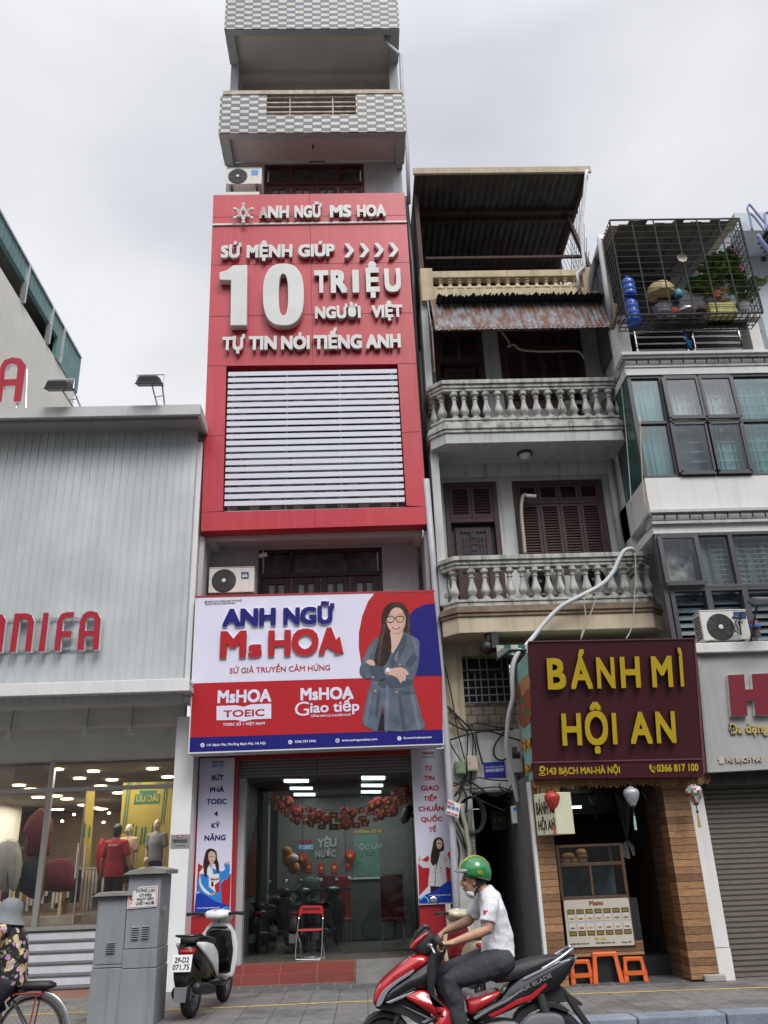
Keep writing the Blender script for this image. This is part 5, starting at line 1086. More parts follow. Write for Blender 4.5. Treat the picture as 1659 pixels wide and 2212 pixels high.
# things fixed on the lower front
def wallbox(name, label, cat, z, u0, v0, u1, v1, y, dep, mat, door=None, extra=None):
 um, vm = (u0+u1)/2, (v0+v1)/2; x0, x1, z1, z0 = P(z, u0, vm, y).x, P(z, u1, vm, y).x, P(z, um, v0, y).z, P(z, um, v1, y).z
 t = thing(name, label, cat, ((x0+x1)/2, y+dep, z0)); m = MB(); m.box(x0, x1, y, y+dep, z0, z1); m.build('case', mat, t, bevel=.01)
 if door: m = MB(); w_ = x1-x0; h = z1-z0; m.box(x0+w_*.1, x1-w_*.1, y-.008, y-.001, z0+h*.1, z1-h*.1); dd = m.build('door', door, t, bevel=.004); m = MB(); m.box(x0+w_*.18, x0+w_*.26, y-.02, y-.008, z0+h*.45, z0+h*.55); m.build('latch', 'dark_grey', dd)
 return t, x0, x1, z0, z1
mk('box_green', (.16, .24, .12), .6, var=.15, streak=.3); mk('box_cream', (.50, .43, .34), .6, var=.12, streak=.35, streakcol=(.25, .14, .08)); mk('meter_grey', (.40, .40, .36), .5, var=.1, streak=.3); mk('sign_blue', (.012, .02, .28), .4, var=.05); mk('sign_green', (.055, .075, .065), .5, var=.1); mk('gold_dim', (.33, .25, .08), .5); mk('poster_red', (.55, .05, .04), .6)
wallbox('meter_box', 'small green metal box on the peeling wall', 'meter box', 'B5', 130, 1100, 230, 1222, yL-.16, .15, 'box_green', 'box_green')
wallbox('meter_box', 'cream metal box with rusty latch beside the green one', 'meter box', 'B5', 248, 1046, 350, 1192, yL-.18, .17, 'box_cream', 'box_cream')
t, x0, x1, z0, z1 = wallbox('electricity_meter', 'tall pale electricity meter with dark display window', 'meter', 'B5', 655, 990, 778, 1210, yL-.2, .19, 'meter_grey')
m = MB(); m.box(x0+.10*(x1-x0)+.03, x1-.03, yL-.206, yL-.201, z1-.14, z1-.04); m.build('display', 'black', t); m = MB(); m.box(x0+.05, x1-.07, yL-.207, yL-.201, z0+.30, z0+.42); m.build('label', 'sign_green', t)
F = YP(yL-.03); t = thing('company_plaque', 'blue company plaque with white lettering on the patched wall', 'plaque', tuple(F.at('B5', 510, 1255)))
m = MB(); m.prism(px(F, 'B5', [(400, 1113), (605, 1100), (621, 1252), (414, 1257)]), V((0, .02, 0))); m.build('plate', 'sign_blue', t)
lines('B5', F, [('HAVICO GROUP', (424, 1206), (598, 1196), 1178, .03), ('CÔNG TY CỔ PHẦN ĐẦU TƯ VÀ PHÁT TRIỂN', (418, 1166), (596, 1156), 1154, .01)], 'paper_white', par=t, off=.002)
F = YP(16.0); t = thing('number_board', 'dark green house number board inside the passage top', 'sign', tuple(F.at('B5', 570, 1775)))
m = MB(); m.prism(px(F, 'B5', [(462, 1582), (662, 1570), (676, 1752), (492, 1775)]), V((0, .03, 0))); m.build('board', 'sign_green', t); lines('B5', F, [('143', (505, 1702), (632, 1690), 1645, .03)], 'gold_dim', par=t)
t, x0, x1, z0, z1 = wallbox('junction_box', 'white junction box with pasted stickers at the passage top', 'box', 'B5', 680, 1528, 833, 1700, yL-.15, .14, 'paper_white')
m = MB(); F = YP(yL-.151); m.mat(0); flat(m, F, 'B5', [(690, 1548), (745, 1545), (745, 1572), (690, 1576)], .001); m.mat(1); flat(m, F, 'B5', [(735, 1625), (820, 1615), (822, 1680), (742, 1688)], .001); m.mat(2); flat(m, F, 'B5', [(742, 1665), (822, 1655), (822, 1680), (742, 1688)], .004); m.build('stickers', ['label_blue', 'sky_print', 'poster_red'], t)
F = Plane((1.45, 14.45, 0), (-.2, -1, 0)); t = thing('handbill', 'small tilted white handbill with red and blue words by the drain pipe', 'handbill', tuple(F.at('B5', 110, 1640)))
m = MB(); m.prism(px(F, 'B5', [(62, 1468), (182, 1516), (160, 1648), (38, 1605)]), -F.n*.006); m.build('sheet', 'paper_white', t)
lines('B5', F, [('MUA', (60, 1508), (120, 1528), 1484, .04)], 'poster_red', par=t); lines('B5', F, [('ĐỒ GỖ CŨ', (55, 1550), (165, 1585), 1522, .03)], 'sign_blue', par=t); lines('B5', F, [('0399 789 889', (48, 1602), (155, 1638), 1580, .03)], 'poster_red', par=t)
# conduits and cables
def cable(label, pts, r, mat, name='cable', cat='cable', n=5, k=6):
 m = MB(); m.tube(crv(pts, k), r, n); o = m.build(name, mat, loc=V(pts[0]), smooth=True); return tag(o, label, cat)
pp = [P('A5', u, v, y) for u, v, y in ((1338, 1150, 14.05), (1312, 1134, 14.0), (1270, 1150, 13.98), (1235, 1210, 13.98), (1200, 1285, 13.98), (1130, 1360, 13.97), (1000, 1430, 13.95), (880, 1495, 13.95), (790, 1580, 13.95), (700, 1690, 13.9), (625, 1775, 13.8))] + [P('B5', u, v, y) for u, v, y in ((752, 30, 13.7), (692, 150, 13.7), (680, 300, 13.75), (686, 480, 13.8), (650, 640, 13.9), (634, 790, 14.0), (628, 950, 14.1), (650, 1100, 14.2), (692, 1300, 14.3), (738, 1490, 14.4))]
cable('thick white conduit curving from the balcony rail down past the dark red sign', pp, .040, 'cable_white', 'conduit', 'conduit', 10)
for lab, pts, r in (('ribbed grey conduit beside the passage door, inner', ((300, 1740), (302, 1900), (300, 2130)), .045), ('ribbed grey conduit beside the passage door, outer with bent top', ((270, 1565), (268, 1700), (262, 1850), (265, 2130)), .05)):
 p = [P('B5', u, v, yL-.1) for u, v in pts]; m = MB(); q = crv(p, 22); m.tube(q, [r*(1 if i % 2 else .82) for i in range(len(q))], 8); tag(m.build('conduit', 'cable_grey', loc=p[0]), lab, 'conduit')
cable('pale hose hanging from the cable bundle to the helmet height', [P('B5', u, v, yL-.2) for u, v in ((190, 1510), (205, 1640), (235, 1750), (245, 1850), (265, 1930), (268, 2060))], .04, 'cable_tan', 'hose', 'hose', 8)
random.seed(5)
CB = [((45, 560), (150, 660), (260, 770)), ((60, 590), (170, 720), (250, 830)), ((30, 180), (90, 450), (150, 800), (220, 1080)), ((75, 895), (250, 840), (450, 810), (620, 860), (760, 900)), ((270, 760), (330, 730), (430, 745), (520, 770), (640, 778)),
  ((200, 200), (330, 250), (450, 262), (560, 225), (640, 180)), ((600, 815), (520, 930), (500, 1010), (530, 1075), (590, 1090), (640, 1060)), ((260, 770), (250, 900), (245, 1050), (235, 1250)), ((300, 830), (330, 1000), (290, 1200), (280, 1420)), ((200, 1270), (330, 1330), (450, 1420), (560, 1440)),
  ((120, 1440), (200, 1380), (400, 1360), (560, 1350), (700, 1400)), ((290, 1430), (420, 1500), (560, 1560), (620, 1570)), ((740, 1240), (745, 1330), (700, 1390), (640, 1420)), ((180, 1340), (170, 1450), (130, 1520), (110, 1700), (230, 1950)), ((75, 900), (120, 1000), (180, 1090), (215, 1180)), ((330, 830), (350, 960), (395, 1130)),
  ((100, 1460), (160, 1380), (230, 1290)), ((110, 1650), (190, 1800), (240, 2000), (250, 2150)), ((90, 1700), (140, 1850), (170, 2000), (150, 2150)), ((790, 1540), (800, 1700), (830, 1800), (850, 2000)), ((560, 1310), (570, 1370), (660, 1410)), ((40, 700), (200, 790), (420, 800), (690, 790)), ((70, 620), (180, 700), (280, 790), (300, 1000), (270, 1300)), ((90, 1300), (240, 1330), (330, 1260), (480, 1280), (640, 1290)), ((230, 1240), (190, 1330), (240, 1450), (230, 1600)), ((60, 1120), (110, 1330), (180, 1300), (260, 1260)), ((700, 1290), (640, 1380), (560, 1420), (420, 1400), (300, 1440))]
nw = ['strung across the cream pier', 'sagging below the grille window', 'running down beside the meter boxes', 'looped on the patched wall', 'tangled above the passage door']
for i, c in enumerate(CB):
 tag(cable('black wire tangled on the front of the old house above the passage', [P('B5', u, v, yL-.06-.02*(i % 4)) for u, v in c], .011 if i % 3 else .016, 'cable_black', 'wire', 'wire', 4, 4), group='tangled wires on the old house')
m = MB(); c = P('B5', 290, 1620, yL-.12)
for i in range(6):
 m.tube([c+V(((.17+.012*i)*math.cos(a*PI/8), -.012*i, (.27+.012*(i % 3))*math.sin(a*PI/8))) for a in range(17)], .010, 4, cap=False)
tag(m.build('cable_coil', 'cable_black', loc=c), 'coil of black cable hanging beside the ribbed conduits', 'cable')
cable('thin tan rope looped under the old house awning', [P('A3', u, v, 14.6) for u, v in ((700, 1225), (765, 1310), (760, 1345), (800, 1330), (850, 1365), (1000, 1378), (1150, 1375), (1260, 1380), (1300, 1430))], .022, 'cable_tan', 'rope', 'rope', 6)
cable('pale bent tube standing against the brown shutters', [P('A5', u, v, 15.0) for u, v in ((650, 1165), (640, 1050), (628, 930), (628, 850), (640, 800), (660, 797))], .035, 'cable_tan', 'tube', 'tube', 8)
m = MB(); a_ = P('A5', 655, 800, 15.0); b_ = P('A5', 718, 803, 15.0); m.bar(a_, b_, .05); tag(m.build('street_lamp_arm', 'paper_white', loc=a_), 'short white lamp stick at the bent tube top', 'lamp')
for i, c in enumerate((((1248, 60), (1270, 250), (1300, 600), (1318, 860)), ((1060, 1400), (1020, 1460), (1030, 1560), (1000, 1700)), ((1100, 1405), (1090, 1450), (1085, 1480), (1000, 1705)), ((1340, 1160), (1345, 1300), (1325, 1600), (1285, 1700)), ((1370, 300), (1395, 800), (1440, 930)))):
 cable(['tan wire hanging past the two balconies into the bay window corner', 'tan wire from the lower balcony to the dark red sign, left one', 'tan wire from the lower balcony to the dark red sign, right one', 'thin wire dropping from the end of the white conduit', 'grey wire down the bay corner'][i], [P('A5', u, v, 13.9 if i < 4 else 13.4) for u, v in c], .012, 'cable_tan', 'wire', 'wire', 4)
# striped awning and lamp under the lower balcony
mk('stripe_green', (.02, .10, .08), .8, var=.15); mk('stripe_pale', (.42, .42, .37), .8, var=.15, streak=.3)
p0 = P('A5', 470, 1745, 13.7); p1 = P('A5', 1500, 1700, 13.7); m = MB(); n = 24
for i in range(n):
 x0_ = p0.x+(p1.x+.1-p0.x)*i/n; x1_ = p0.x+(p1.x+.1-p0.x)*(i+1)/n; m.mat(i % 2); m.prism([V((x0_, 13.7, p0.z)), V((x1_, 13.7, p0.z)), V((x1_, 14.88, zL0-.15)), V((x0_, 14.88, zL0-.15))], V((0, 0, .012))); m.prism([V((x0_, 13.699, p0.z+.01)), V((x1_, 13.699, p0.z+.01)), V((x1_, 13.699, p0.z-.16)), V((x0_, 13.699, p0.z-.16))], V((0, -.01, 0)))
tag(m.build('striped_awning', ['stripe_pale', 'stripe_green'], loc=(3.4, 14.88, zL0-.2)), 'green and white striped awning behind the dark red sign top', 'awning')
p = P('A5', 500, 1790, 13.7); t = thing('floodlight', 'dark floodlight on an arm at the left end of the dark red sign', 'floodlight', tuple(P('A5', 660, 1770, 13.65)))
m = MB(); m.loft([[p+Matrix.Rotation(-.6, 3, 'Y') @ V((x*s, y*s, h)) for x, y in ((-.12, -.09), (.12, -.09), (.12, .09), (-.12, .09))] for s, h in ((1, -.05), (1, -.03), (.55, .05))]); m.build('lamp_head', 'dark_grey', t); m = MB(); m.tube([p+V((.02, 0, .05)), P('A5', 660, 1770, 13.65)], .022, 6); m.build('arm', 'black', t)
m = MB(); c = P('A5', 412, 1755, 14.3); m.ell(c, .13, .13, .12, 14, 8); m.box(c.x-.02, c.x+.02, c.y-.02, c.y+.02, c.z, zL0); tag(m.build('hanging_bowl', 'black', loc=c, smooth=True), 'black round hanging lamp under the cream balcony', 'lamp')
m = MB(); c = P('A5', 455, 1705, 14.25); m.box(c.x-.06, c.x+.06, c.y-.1, c.y+.1, c.z-.2, zL0-.002); m.box(c.x-.12, c.x-.065, c.y-.03, c.y+.03, c.z-.02, c.z+.08); tag(m.build('bracket', 'black', loc=c), 'black steel bracket fixed below the cream balcony', 'bracket')
ac('air conditioner on the lower balcony, left of the two behind the balusters', 'A5', 668, 1252, 903, 1432, 14.62, (745, 1340, 76), .3)
ac('air conditioner with white hub on the lower balcony, right of the two', 'A5', 972, 1250, 1252, 1425, 14.6, (1080, 1328, 86), .3, (1195, 1258, 1228, 1305, 'label_blue'))
ac('air conditioner on the upper balcony behind the balusters', 'A5', 905, 203, 1118, 300, 14.65, (985, 262, 50), .3)
# ================================================================ sandwich shop
pat('planks', 'wood', (.36, .19, .085), (.15, .075, .036), (.045, .025, .015), (9, .10), .6, .005, .37, 'XZ', .55, .5, .45)
pat('planks_side', 'wood', (.20, .10, .045), (.12, .06, .028), (.04, .02, .01), (9, .105), .6, .006, .37, 'YZ', .4, .5, .2)
mk('maroon_board', (.066, .016, .021), .5, var=.06, sc=2, fine=.04, spec=.3); mk('maroon_edge', (.19, .07, .095), .4, var=.05); mk('sign_yellow', (.56, .40, .022), .45, var=.06, spec=.3); mk('letter_black', (.02, .012, .012), .5)
mk('mint', (.22, .46, .40), .5, var=.05, streak=.1); mk('crust', (.46, .23, .08), .5, var=.25, sc=14); mk('crust_dark', (.24, .07, .03), .5, var=.3, sc=14); mk('salad', (.06, .14, .03), .6, var=.5, sc=25); mk('tomato', (.35, .045, .035), .5, var=.4, sc=25); mk('orange_print', (.55, .27, .04), .5)
mk('dark_wood', (.075, .040, .022), .6, var=.3, sc=5); mk('brown_room', (.075, .043, .022), .8, var=.3, sc=2); mk('straw', (.30, .17, .075), .9, var=.35, sc=14); mk('plaster_dark', (.13, .13, .135), .85, var=.2, sc=2, streak=.4)
yC_ = 13.5
cx0, cx1 = 2.56, 5.23; zS = 2.78
SH = thing('sandwich_shop', 'small plank-clad sandwich shop front under the dark red sign', 'shop', (3.75, yC_, 0))
xl1 = P('B7', 262, 800, yC_).x; xr0_ = P('B7', 1040, 700, yC_).x; xr1_ = P('B7', 1195, 700, yC_).x
m = MB(); m.box(cx0+.02, xl1, yC_, yC_+.16, 0, zS); m.build('plank_pillar', 'planks', SH)
m = MB(); m.box(xr0_, xr1_+.06, yC_-.02, yC_+.30, .03, zS); m.build('plank_pillar', 'planks', SH)
m = MB(); m.box(xr0_, xr0_+.099, yC_+.301, yC_+.9, .0, zS); m.build('inner_pillar', 'planks_side', SH)
m = MB(); m.box(cx0-.03, cx0+.018, yC_-.02, yC_+.1, 0, zS); m.build('white_edge', 'white_wall', SH)
m = MB(); m.box(cx0-.02, cx0+.018, yC_+.101, 19.5, 0, zS+.1); m.build('side_wall', 'plaster_dark', SH)
m = MB(); m.box(cx0+.02, cx1+.3, 17.5, 17.6, 0, zS+.1); m.box(cx0+.02, cx1+.3, yC_+.17, 17.6, zS, zS+.1); m.box(xr0_+.1, xr0_+.2, yC_+.95, 17.5, 0, zS); m.build('room', 'brown_room', SH)
m = MB(); m.box(cx0+.02, xr0_+.1, yC_+.02, 17.5, -.02, .012); m.build('floor', 'dark_paving', SH)
zt_s = P('B7', 950, 1205, 14.4).z
m = MB(); m.box(P('B7', 790, 1300, 14.3).x, xr0_-.002, 14.3, 17.4, .013, max(.15, zt_s)); m.build('raised_step', 'black', SH)
m = MB(); m.box(xr1_+.062, 5.0, yC_+.1, yC_+.2, 0, zS); m.build('dark_gap', 'black', SH)
m = MB(); a = P('B7', 1180, 1395, yC_-.04); m.box(xr0_+.16, xr1_+.12, yC_-.10, yC_-.021, 0, .09); m.build('plinth', 'concrete', SH, bevel=.015)
# straw fringe under the sign
random.seed(4); m = MB(); x = cx0+.03
while x < 5.3:
 h = .10+random.random()*.06+(.10*random.random() if x < 2.95 else 0); m.add([(x, 13.36, 2.86), (x+.035, 13.35, 2.86), (x+.022+random.random()*.01, 13.32, 2.86-h-.06), (x+.012, 13.325, 2.86-h-.07)], [(0, 1, 2, 3)]); x += .018
x = cx0+.35
m.box(cx0+.03, 5.2, 13.37, 13.49, 2.70, 2.88); m.build('straw_fringe', 'straw', SH)
# glass counter with the bread
CN = thing('glass_counter', 'wooden glass counter with loaves of bread on its shelf', 'counter', (P('B7', 480, 800, 13.8).x, 14.1, 0))
yc = 13.75
cu0, cu1 = P('B7', 250, 640, yc).x, P('B7', 705, 640, yc).x; cz1, czs, cz0 = P('B7', 470, 466, yc).z, P('B7', 470, 600, yc).z, P('B7', 500, 812, yc).z
m = MB(); w_ = .05
for xx in (cu0, cu1-w_): m.box(xx, xx+w_, yc, yc+.05, cz0, cz1); m.box(xx, xx+w_, yc+.65, yc+.7, cz0, cz1)
m.box(cu0+w_, cu1-w_, yc, yc+.05, cz1-.04, cz1); m.box(cu0+w_, cu1-w_, yc, yc+.05, czs-.025, czs+.025); m.box(cu0+w_, cu1-w_, yc+.051, yc+.68, czs-.015, czs+.012); xm_ = P('B7', 475, 700, yc).x; m.box(xm_-.02, xm_+.02, yc, yc+.05, cz0, czs-.025)
m.box(cu0, cu1, yc, yc+.7, cz0-.05, cz0-.002); fr_ = m.build('frame', 'dark_wood', CN, bevel=.005)
m = MB(); m.box(cu0+.05, cu1-.05, yc+.02, yc+.028, czs+.03, cz1-.045); m.box(cu0+.05, cu1-.05, yc+.02, yc+.028, cz0, czs-.03); m.build('glass_pane', 'glass', CN)
m = MB(); m.box(cu0+.02, cu1+.12, yc+.03, yc+.68, 0, cz0-.051); m.build('base', 'black', CN)
zb0_ = P('B7', 540, 1215, yc).z; m = MB(); m.box(cu0+.0, cu1+.1, yc-.03, yc+.029, zb0_, P('B7', 540, 1150, yc).z+.05); m.build('plank', 'planks', CN)
m = MB(); m.box(cu0+.05, cu1-.05, yc+.5, yc+.52, cz0, czs); m.build('back_panel', 'window_blue', CN)
i = 0
for u, v, r in ((318, 548, 50), (405, 520, 42), (300, 582, 46), (355, 580, 38), (412, 552, 42), (415, 580, 40)):
 c = P('B7', u, v, yc+.25); rr = r*.32/1.8228*1.8228/149; m = MB(); m.ell(c, rr, .085, .055, 12, 7); i += 1
 tag(m.build('bread_loaf', 'crust', loc=c, smooth=True), ['golden bread loaf topping the left heap', 'golden bread loaf topping the right stack', 'lowest bread loaf at the left end of the shelf', 'lowest bread loaf in the shelf middle', 'middle bread loaf of the right stack', 'lowest bread loaf of the right stack'][i-1], 'bread', 'bread loaves in the counter')
# menu board
Fm = Plane(P('C2', 800, 900, yc-.06), (0, -1, .0)); MN = thing('menu_board', 'pale menu board with two rows of sandwich pictures on the counter front', 'menu', tuple(Fm.at('C2', 850, 920)))
m = MB(); m.prism(px(Fm, 'C2', [(262, 165), (1322, 120), (1440, 900), (345, 945)], -.004), V((0, .02, 0))); m.build('frame', 'dark_wood', MN)
mk('menu_cream', (.47, .44, .38), .5, var=.04); mk('menu_brown', (.075, .05, .025), .5, var=.1); mk('menu_line', (.30, .29, .27), .5); mk('menu_white', (.52, .51, .50), .5)
m = MB(); flat(m, Fm, 'C2', [(278, 198), (300, 182), (1290, 140), (1310, 155), (1412, 880), (1395, 895), (372, 935), (352, 920)], .0, .003)
def uvm(a, b): # board coordinates 0..1 -> photo
 t = lerp((278, 182), (1312, 140), a); d = lerp((352, 937), (1413, 893), a); return lerp(t, d, b)
def cell(i, a0, b0, a1, b1, k): m.mat(i); flat(m, Fm, 'C2', [uvm(a0, b0), uvm(a1, b0), uvm(a1, b1), uvm(a0, b1)], .003+.0015*k, .001)
FD = [3, 4, 3, 3, 3, 5, 5, 5, 4, 6, 3, 5, 3, 5]
for r_ in range(2):
 for c_ in range(7):
  a = .038+c_*.138
  b0, b1 = (.20, .305) if r_ == 0 else (.66, .765); p0_, p1_ = (.31, .455) if r_ == 0 else (.505, .655)
  cell(1, a, b0, a+.115, b1, 1); cell(2, a-.002, p0_-.004, a+.117, p1_+.004, 1); cell(7, a+.004, p0_, a+.111, p1_, 2)
  for q in (.3, .6): cell(6, a+.015, b0+(b1-b0)*q, a+.10, b0+(b1-b0)*q+.008, 2)
  cc = uvm(a+.057, p0_+.09); m.mat(FD[r_*7+c_]); flat(m, Fm, 'C2', [(cc[0]+42*math.cos(t_*PI/6), cc[1]+20*math.sin(t_*PI/6)) for t_ in range(12)], .0075, .001)
  cc = uvm(a+.057, p0_+.085); m.mat(3); flat(m, Fm, 'C2', [(cc[0]+36*math.cos(t_*PI/6), cc[1]-4+10*math.sin(t_*PI/6)) for t_ in range(12)], .009, .001)
m.build('menu_print', ['menu_cream', 'menu_brown', 'menu_line', 'crust', 'tomato', 'salad', 'sign_yellow', 'menu_white'], MN)
lines('C2', Fm, [('Menu', (690, 268), (912, 252), 190, .04)], 'crust_dark', par=MN, off=.005); lines('C2', Fm, [('Đồ uống', (775, 812), (965, 805), 775, .03)], 'sign_yellow', par=MN, off=.005)
lines('C2', Fm, [('Nước Đậu Huế 10k', (395, 890), (692, 880), 865, .02), ('*Sữa Đậu Lành 12k', (790, 873), (1098, 862), 848, .02), ('*Coca 15k', (1205, 860), (1362, 852), 835, .02)], 'menu_brown', par=MN, off=.005)
# inside: lit tube, lantern, curtains
m = MB(); a_, b_ = P('C4', 440, 306, 16.0), P('C4', 608, 300, 16.0); m.bar(a_, b_, .05, .04); tag(m.build('fluorescent_lamp', 'tube_white', loc=a_), 'lit fluorescent tube inside the sandwich shop', 'lamp')
m = MB(); q = px(YP(16.6), 'C4', [(440, 140), (940, 130), (960, 350), (455, 385)]); m.prism(q, V((0, .02, 0))); m.build('window_inside', 'plaster_dark', SH)
mk('curtain', (.13, .13, .13), .7, var=.2)
def drape(label, z, top0, top1, knot, tail, y):
 m = MB(); rings = []; k = 22
 for t_ in (0, .25, .5, .75, 1):
  a_ = P(z, *lerp(top0, knot, t_), y); b_ = P(z, *lerp(top1, (knot[0]+16, knot[1]), t_), y); rings.append([lerp3(a_, b_, i/k)+V((0, .03*math.sin(i*1.7)*(1-.5*t_), 0)) for i in range(k+1)])
 n = k+1; vs_ = [p for r in rings for p in r]; m.add(vs_, [(j*n+i, j*n+i+1, (j+1)*n+i+1, (j+1)*n+i) for j in range(4) for i in range(k)])
 c = P(z, *tail, y); random.seed(9)
 for i in range(14):
  a = random.random()*6.28; d = V((math.cos(a)*.10, -.03+.06*random.random(), math.sin(a)*.12-.03)); e = V((math.sin(a)*.03, 0, -math.cos(a)*.03)); kk = P(z, knot[0]+8, knot[1], y); m.add([kk, c+d+e, c+d*1.1, c+d-e], [(0, 1, 2, 3)])
 tag(m.build('tied_curtain', 'curtain', loc=P(z, *knot, y)), label, 'curtain')
drape('thin grey curtain tied in a knot beside the counter', 'C4', (925, 130), (1110, 300), (1060, 630), (1075, 710), 14.2)
drape('grey curtain swept aside to the right plank pillar', 'C4', (1190, 130), (1420, 110), (1450, 570), (1470, 600), 14.25)
# lanterns
mk('silk_red', (.38, .035, .025), .45, var=.3, sc=30, fine=.3); mk('silk_silver', (.42, .43, .46), .35, .3, var=.25, sc=25, fine=.2); mk('silk_teal', (.18, .33, .28), .5, var=.2); mk('tassel_teal', (.25, .48, .47), .7); mk('tassel_yellow', (.42, .30, .10), .7)
def lantern(label, c, top, bot, r, tas, y, mat, tm, mats2=None):
 C_ = P('B7', c[0], c[1], y); T_ = P('B7', c[0], top, y).z; B_ = P('B7', c[0], bot, y).z; h = T_-B_; R = abs(P('B7', c[0]+r, c[1], y).x-C_.x); e_ = P('B7', tas[0], tas[1], y)
 t = thing('lantern', label, 'lantern', (C_.x, y, B_), 'silk lanterns under the sign'); m = MB()
 pr = [(.34, 1), (.38, .95), (.72, .90), (.95, .80), (1, .70), (.95, .58), (.80, .42), (.60, .26), (.42, .12), (.34, .08)]; n = 16
 if mats2:
  for i in range(len(pr)-1):
   for j in range(n):
    a, b = 2*PI*j/n, 2*PI*(j+1)/n; m.mat((i*7+j*5+(i*j) % 3) % 4); q = [V((C_.x+R*rr*math.cos(x_), y+R*rr*math.sin(x_), B_+h*hh_)) for (rr, hh_), x_ in ((pr[i], a), (pr[i], b), (pr[i+1], b), (pr[i+1], a))]; m.quad(*q)
  m.build('shade', mats2, t, smooth=True)
 else: m.lathe([(R*a, B_+h*b-B_) for a, b in pr], (C_.x, y, B_), n); m.build('shade', mat, t, smooth=True)
 m = MB(); m.lathe([(R*.30, h), (R*.30, h*1.04), (.012, h*1.05), (.012, h*1.25)], (C_.x, y, B_), 10); m.lathe([(R*.30, 0.0), (R*.34, h*.079)], (C_.x, y, B_), 10); m.build('cap', 'black', t)
 m = MB(); k = V((C_.x, y, B_)); m.tube([k, lerp3(k, e_, .35)], .008, 5); m.ell(lerp3(k, e_, .3), .022, .022, .022, 8, 6); m.build('cord', 'black', t); m = MB(); m.tube([lerp3(k, e_, .35), lerp3(k, e_, .7), e_], [.012, .02, .022], 7); m.build('tassel', tm, t)
lantern('red and gold silk lantern hanging before the cream light box', (212, 165), 110, 250, 53, (232, 398), 13.1, 'silk_red', 'poster_red')
lantern('silver silk lantern with teal tassel hanging over the doorway', (743, 140), 82, 222, 53, (772, 372), 13.1, 'silk_silver', 'tassel_teal')
lantern('patchwork red and white lantern with yellow tassel by the grey pillar', (1163, 120), 68, 205, 54, (1203, 355), 13.1, 'silk_red', 'tassel_yellow', ['silk_red', 'paper_white', 'silk_silver', 'box_green'])
lantern('pale green lantern hung deeper inside the sandwich shop', (490, 155), 118, 215, 32, (512, 300), 15.6, 'silk_teal', 'curtain')
# projecting light box
mk('box_light', (.56, .57, .40), .5, var=.04, streak=.1)
yb = 13.05; c0_ = P('C4', 375, 575, yb); t = thing('light_box', 'cream box sign with brown words on the left plank pillar', 'sign', (c0_.x, yb, c0_.z))
zt2 = P('C4', 345, 150, yb).z; aL = Plane((c0_.x, yb, 0), (-.80, -.60, 0)); L1 = V((-.60, .80, 0)); W1 = .40; W2 = .30
cB = V((c0_.x, yb, c0_.z)); lft = cB+L1*W1
m = MB(); q = [cB, cB+V((.93, .36, 0)).normalized()*W2, lft+V((.93, .36, 0)).normalized()*W2, lft]; m.prism(q, V((0, 0, zt2-c0_.z))); m.build('box', 'box_light', t, bevel=.008)
nrm = V((-.80, -.60, 0)); m = MB(); hB = (zt2-c0_.z); wtext(m, 'BÁNH MÌ', lft-L1*.03+nrm*.002+V((0, 0, hB*.50)), cB+L1*.02+nrm*.002+V((0, 0, hB*.50)), hB*.30, nrm, (0, 0, 1), .004, .02); wtext(m, 'HỘI AN', lft-L1*.04+nrm*.002+V((0, 0, hB*.12)), cB+L1*.03+nrm*.002+V((0, 0, hB*.12)), hB*.24, nrm, (0, 0, 1), .004, .02); m.build('lettering', 'brown_wood', t)
# dark red sign with yellow letters, leaning forward
T0, T1, B0, B1 = P('D', 1143, 1385, 12.6), P('D', 1500, 1382, 12.6), P('D', 1157, 1688, 13.18), P('D', 1520, 1672, 13.18)
FS = Plane(B0, (T1-T0).cross(T0-B0) if (T1-T0).cross(T0-B0).y < 0 else -(T1-T0).cross(T0-B0))
t = thing('sandwich_sign', 'large dark red sign with raised yellow letters leaning over the sandwich shop', 'sign', tuple((B0+B1)/2+V((0, .3, 0))))
def onS(z, u, v, o=0): return FS.at(z, u, v, o)
cs = [onS('B6', *p) for p in ((160, 155), (1195, 136), (1250, 1000), (195, 1012))]
m = MB(); m.prism(cs, V((0, .10, 0))); m.build('board', 'maroon_board', t)
m = MB(); m.prism(px(FS, 'B6', [(190, 905), (1243, 883), (1243, 890), (190, 913)], .001), FS.n*.012); m.prism(px(FS, 'B6', [(1194, 137), (1203, 137), (1268, 968), (1252, 985)], -.02), FS.n*.03); m.prism(px(FS, 'B6', [(158, 150), (1196, 131), (1196, 137), (160, 156)], -.01), FS.n*.025); m.build('trim', 'maroon_edge', t)
lines('B6', FS, [('B', (277, 451), (392, 449), 256, .028), ('Á', (420, 447), (557, 445), 252, .028), ('N', (585, 444), (698, 442), 250, .028), ('H', (733, 441), (856, 438), 247, .028), ('M', (928, 437), (1057, 434), 243, .028), ('Ì', (1096, 432), (1126, 431), 240, .028)], ['sign_yellow', 'letter_black'], 'raised_lettering', .07, .001, side=1)
lines('B6', FS, [('H', (368, 800), (490, 797), 600, .028), ('Ộ', (512, 796), (655, 792), 598, .028), ('I', (682, 792), (710, 791), 596, .028), ('A', (793, 789), (930, 787), 591, .028), ('N', (955, 785), (1077, 782), 588, .028)], ['sign_yellow', 'letter_black'], 'raised_lettering', .07, .001, side=1)
lines('B6', FS, [('143 BẠCH MAI-HÀ NỘI', (276, 985), (733, 976), 942, .035), ('0366 817 100', (964, 968), (1224, 962), 922, .035)], 'sign_yellow', par=t)
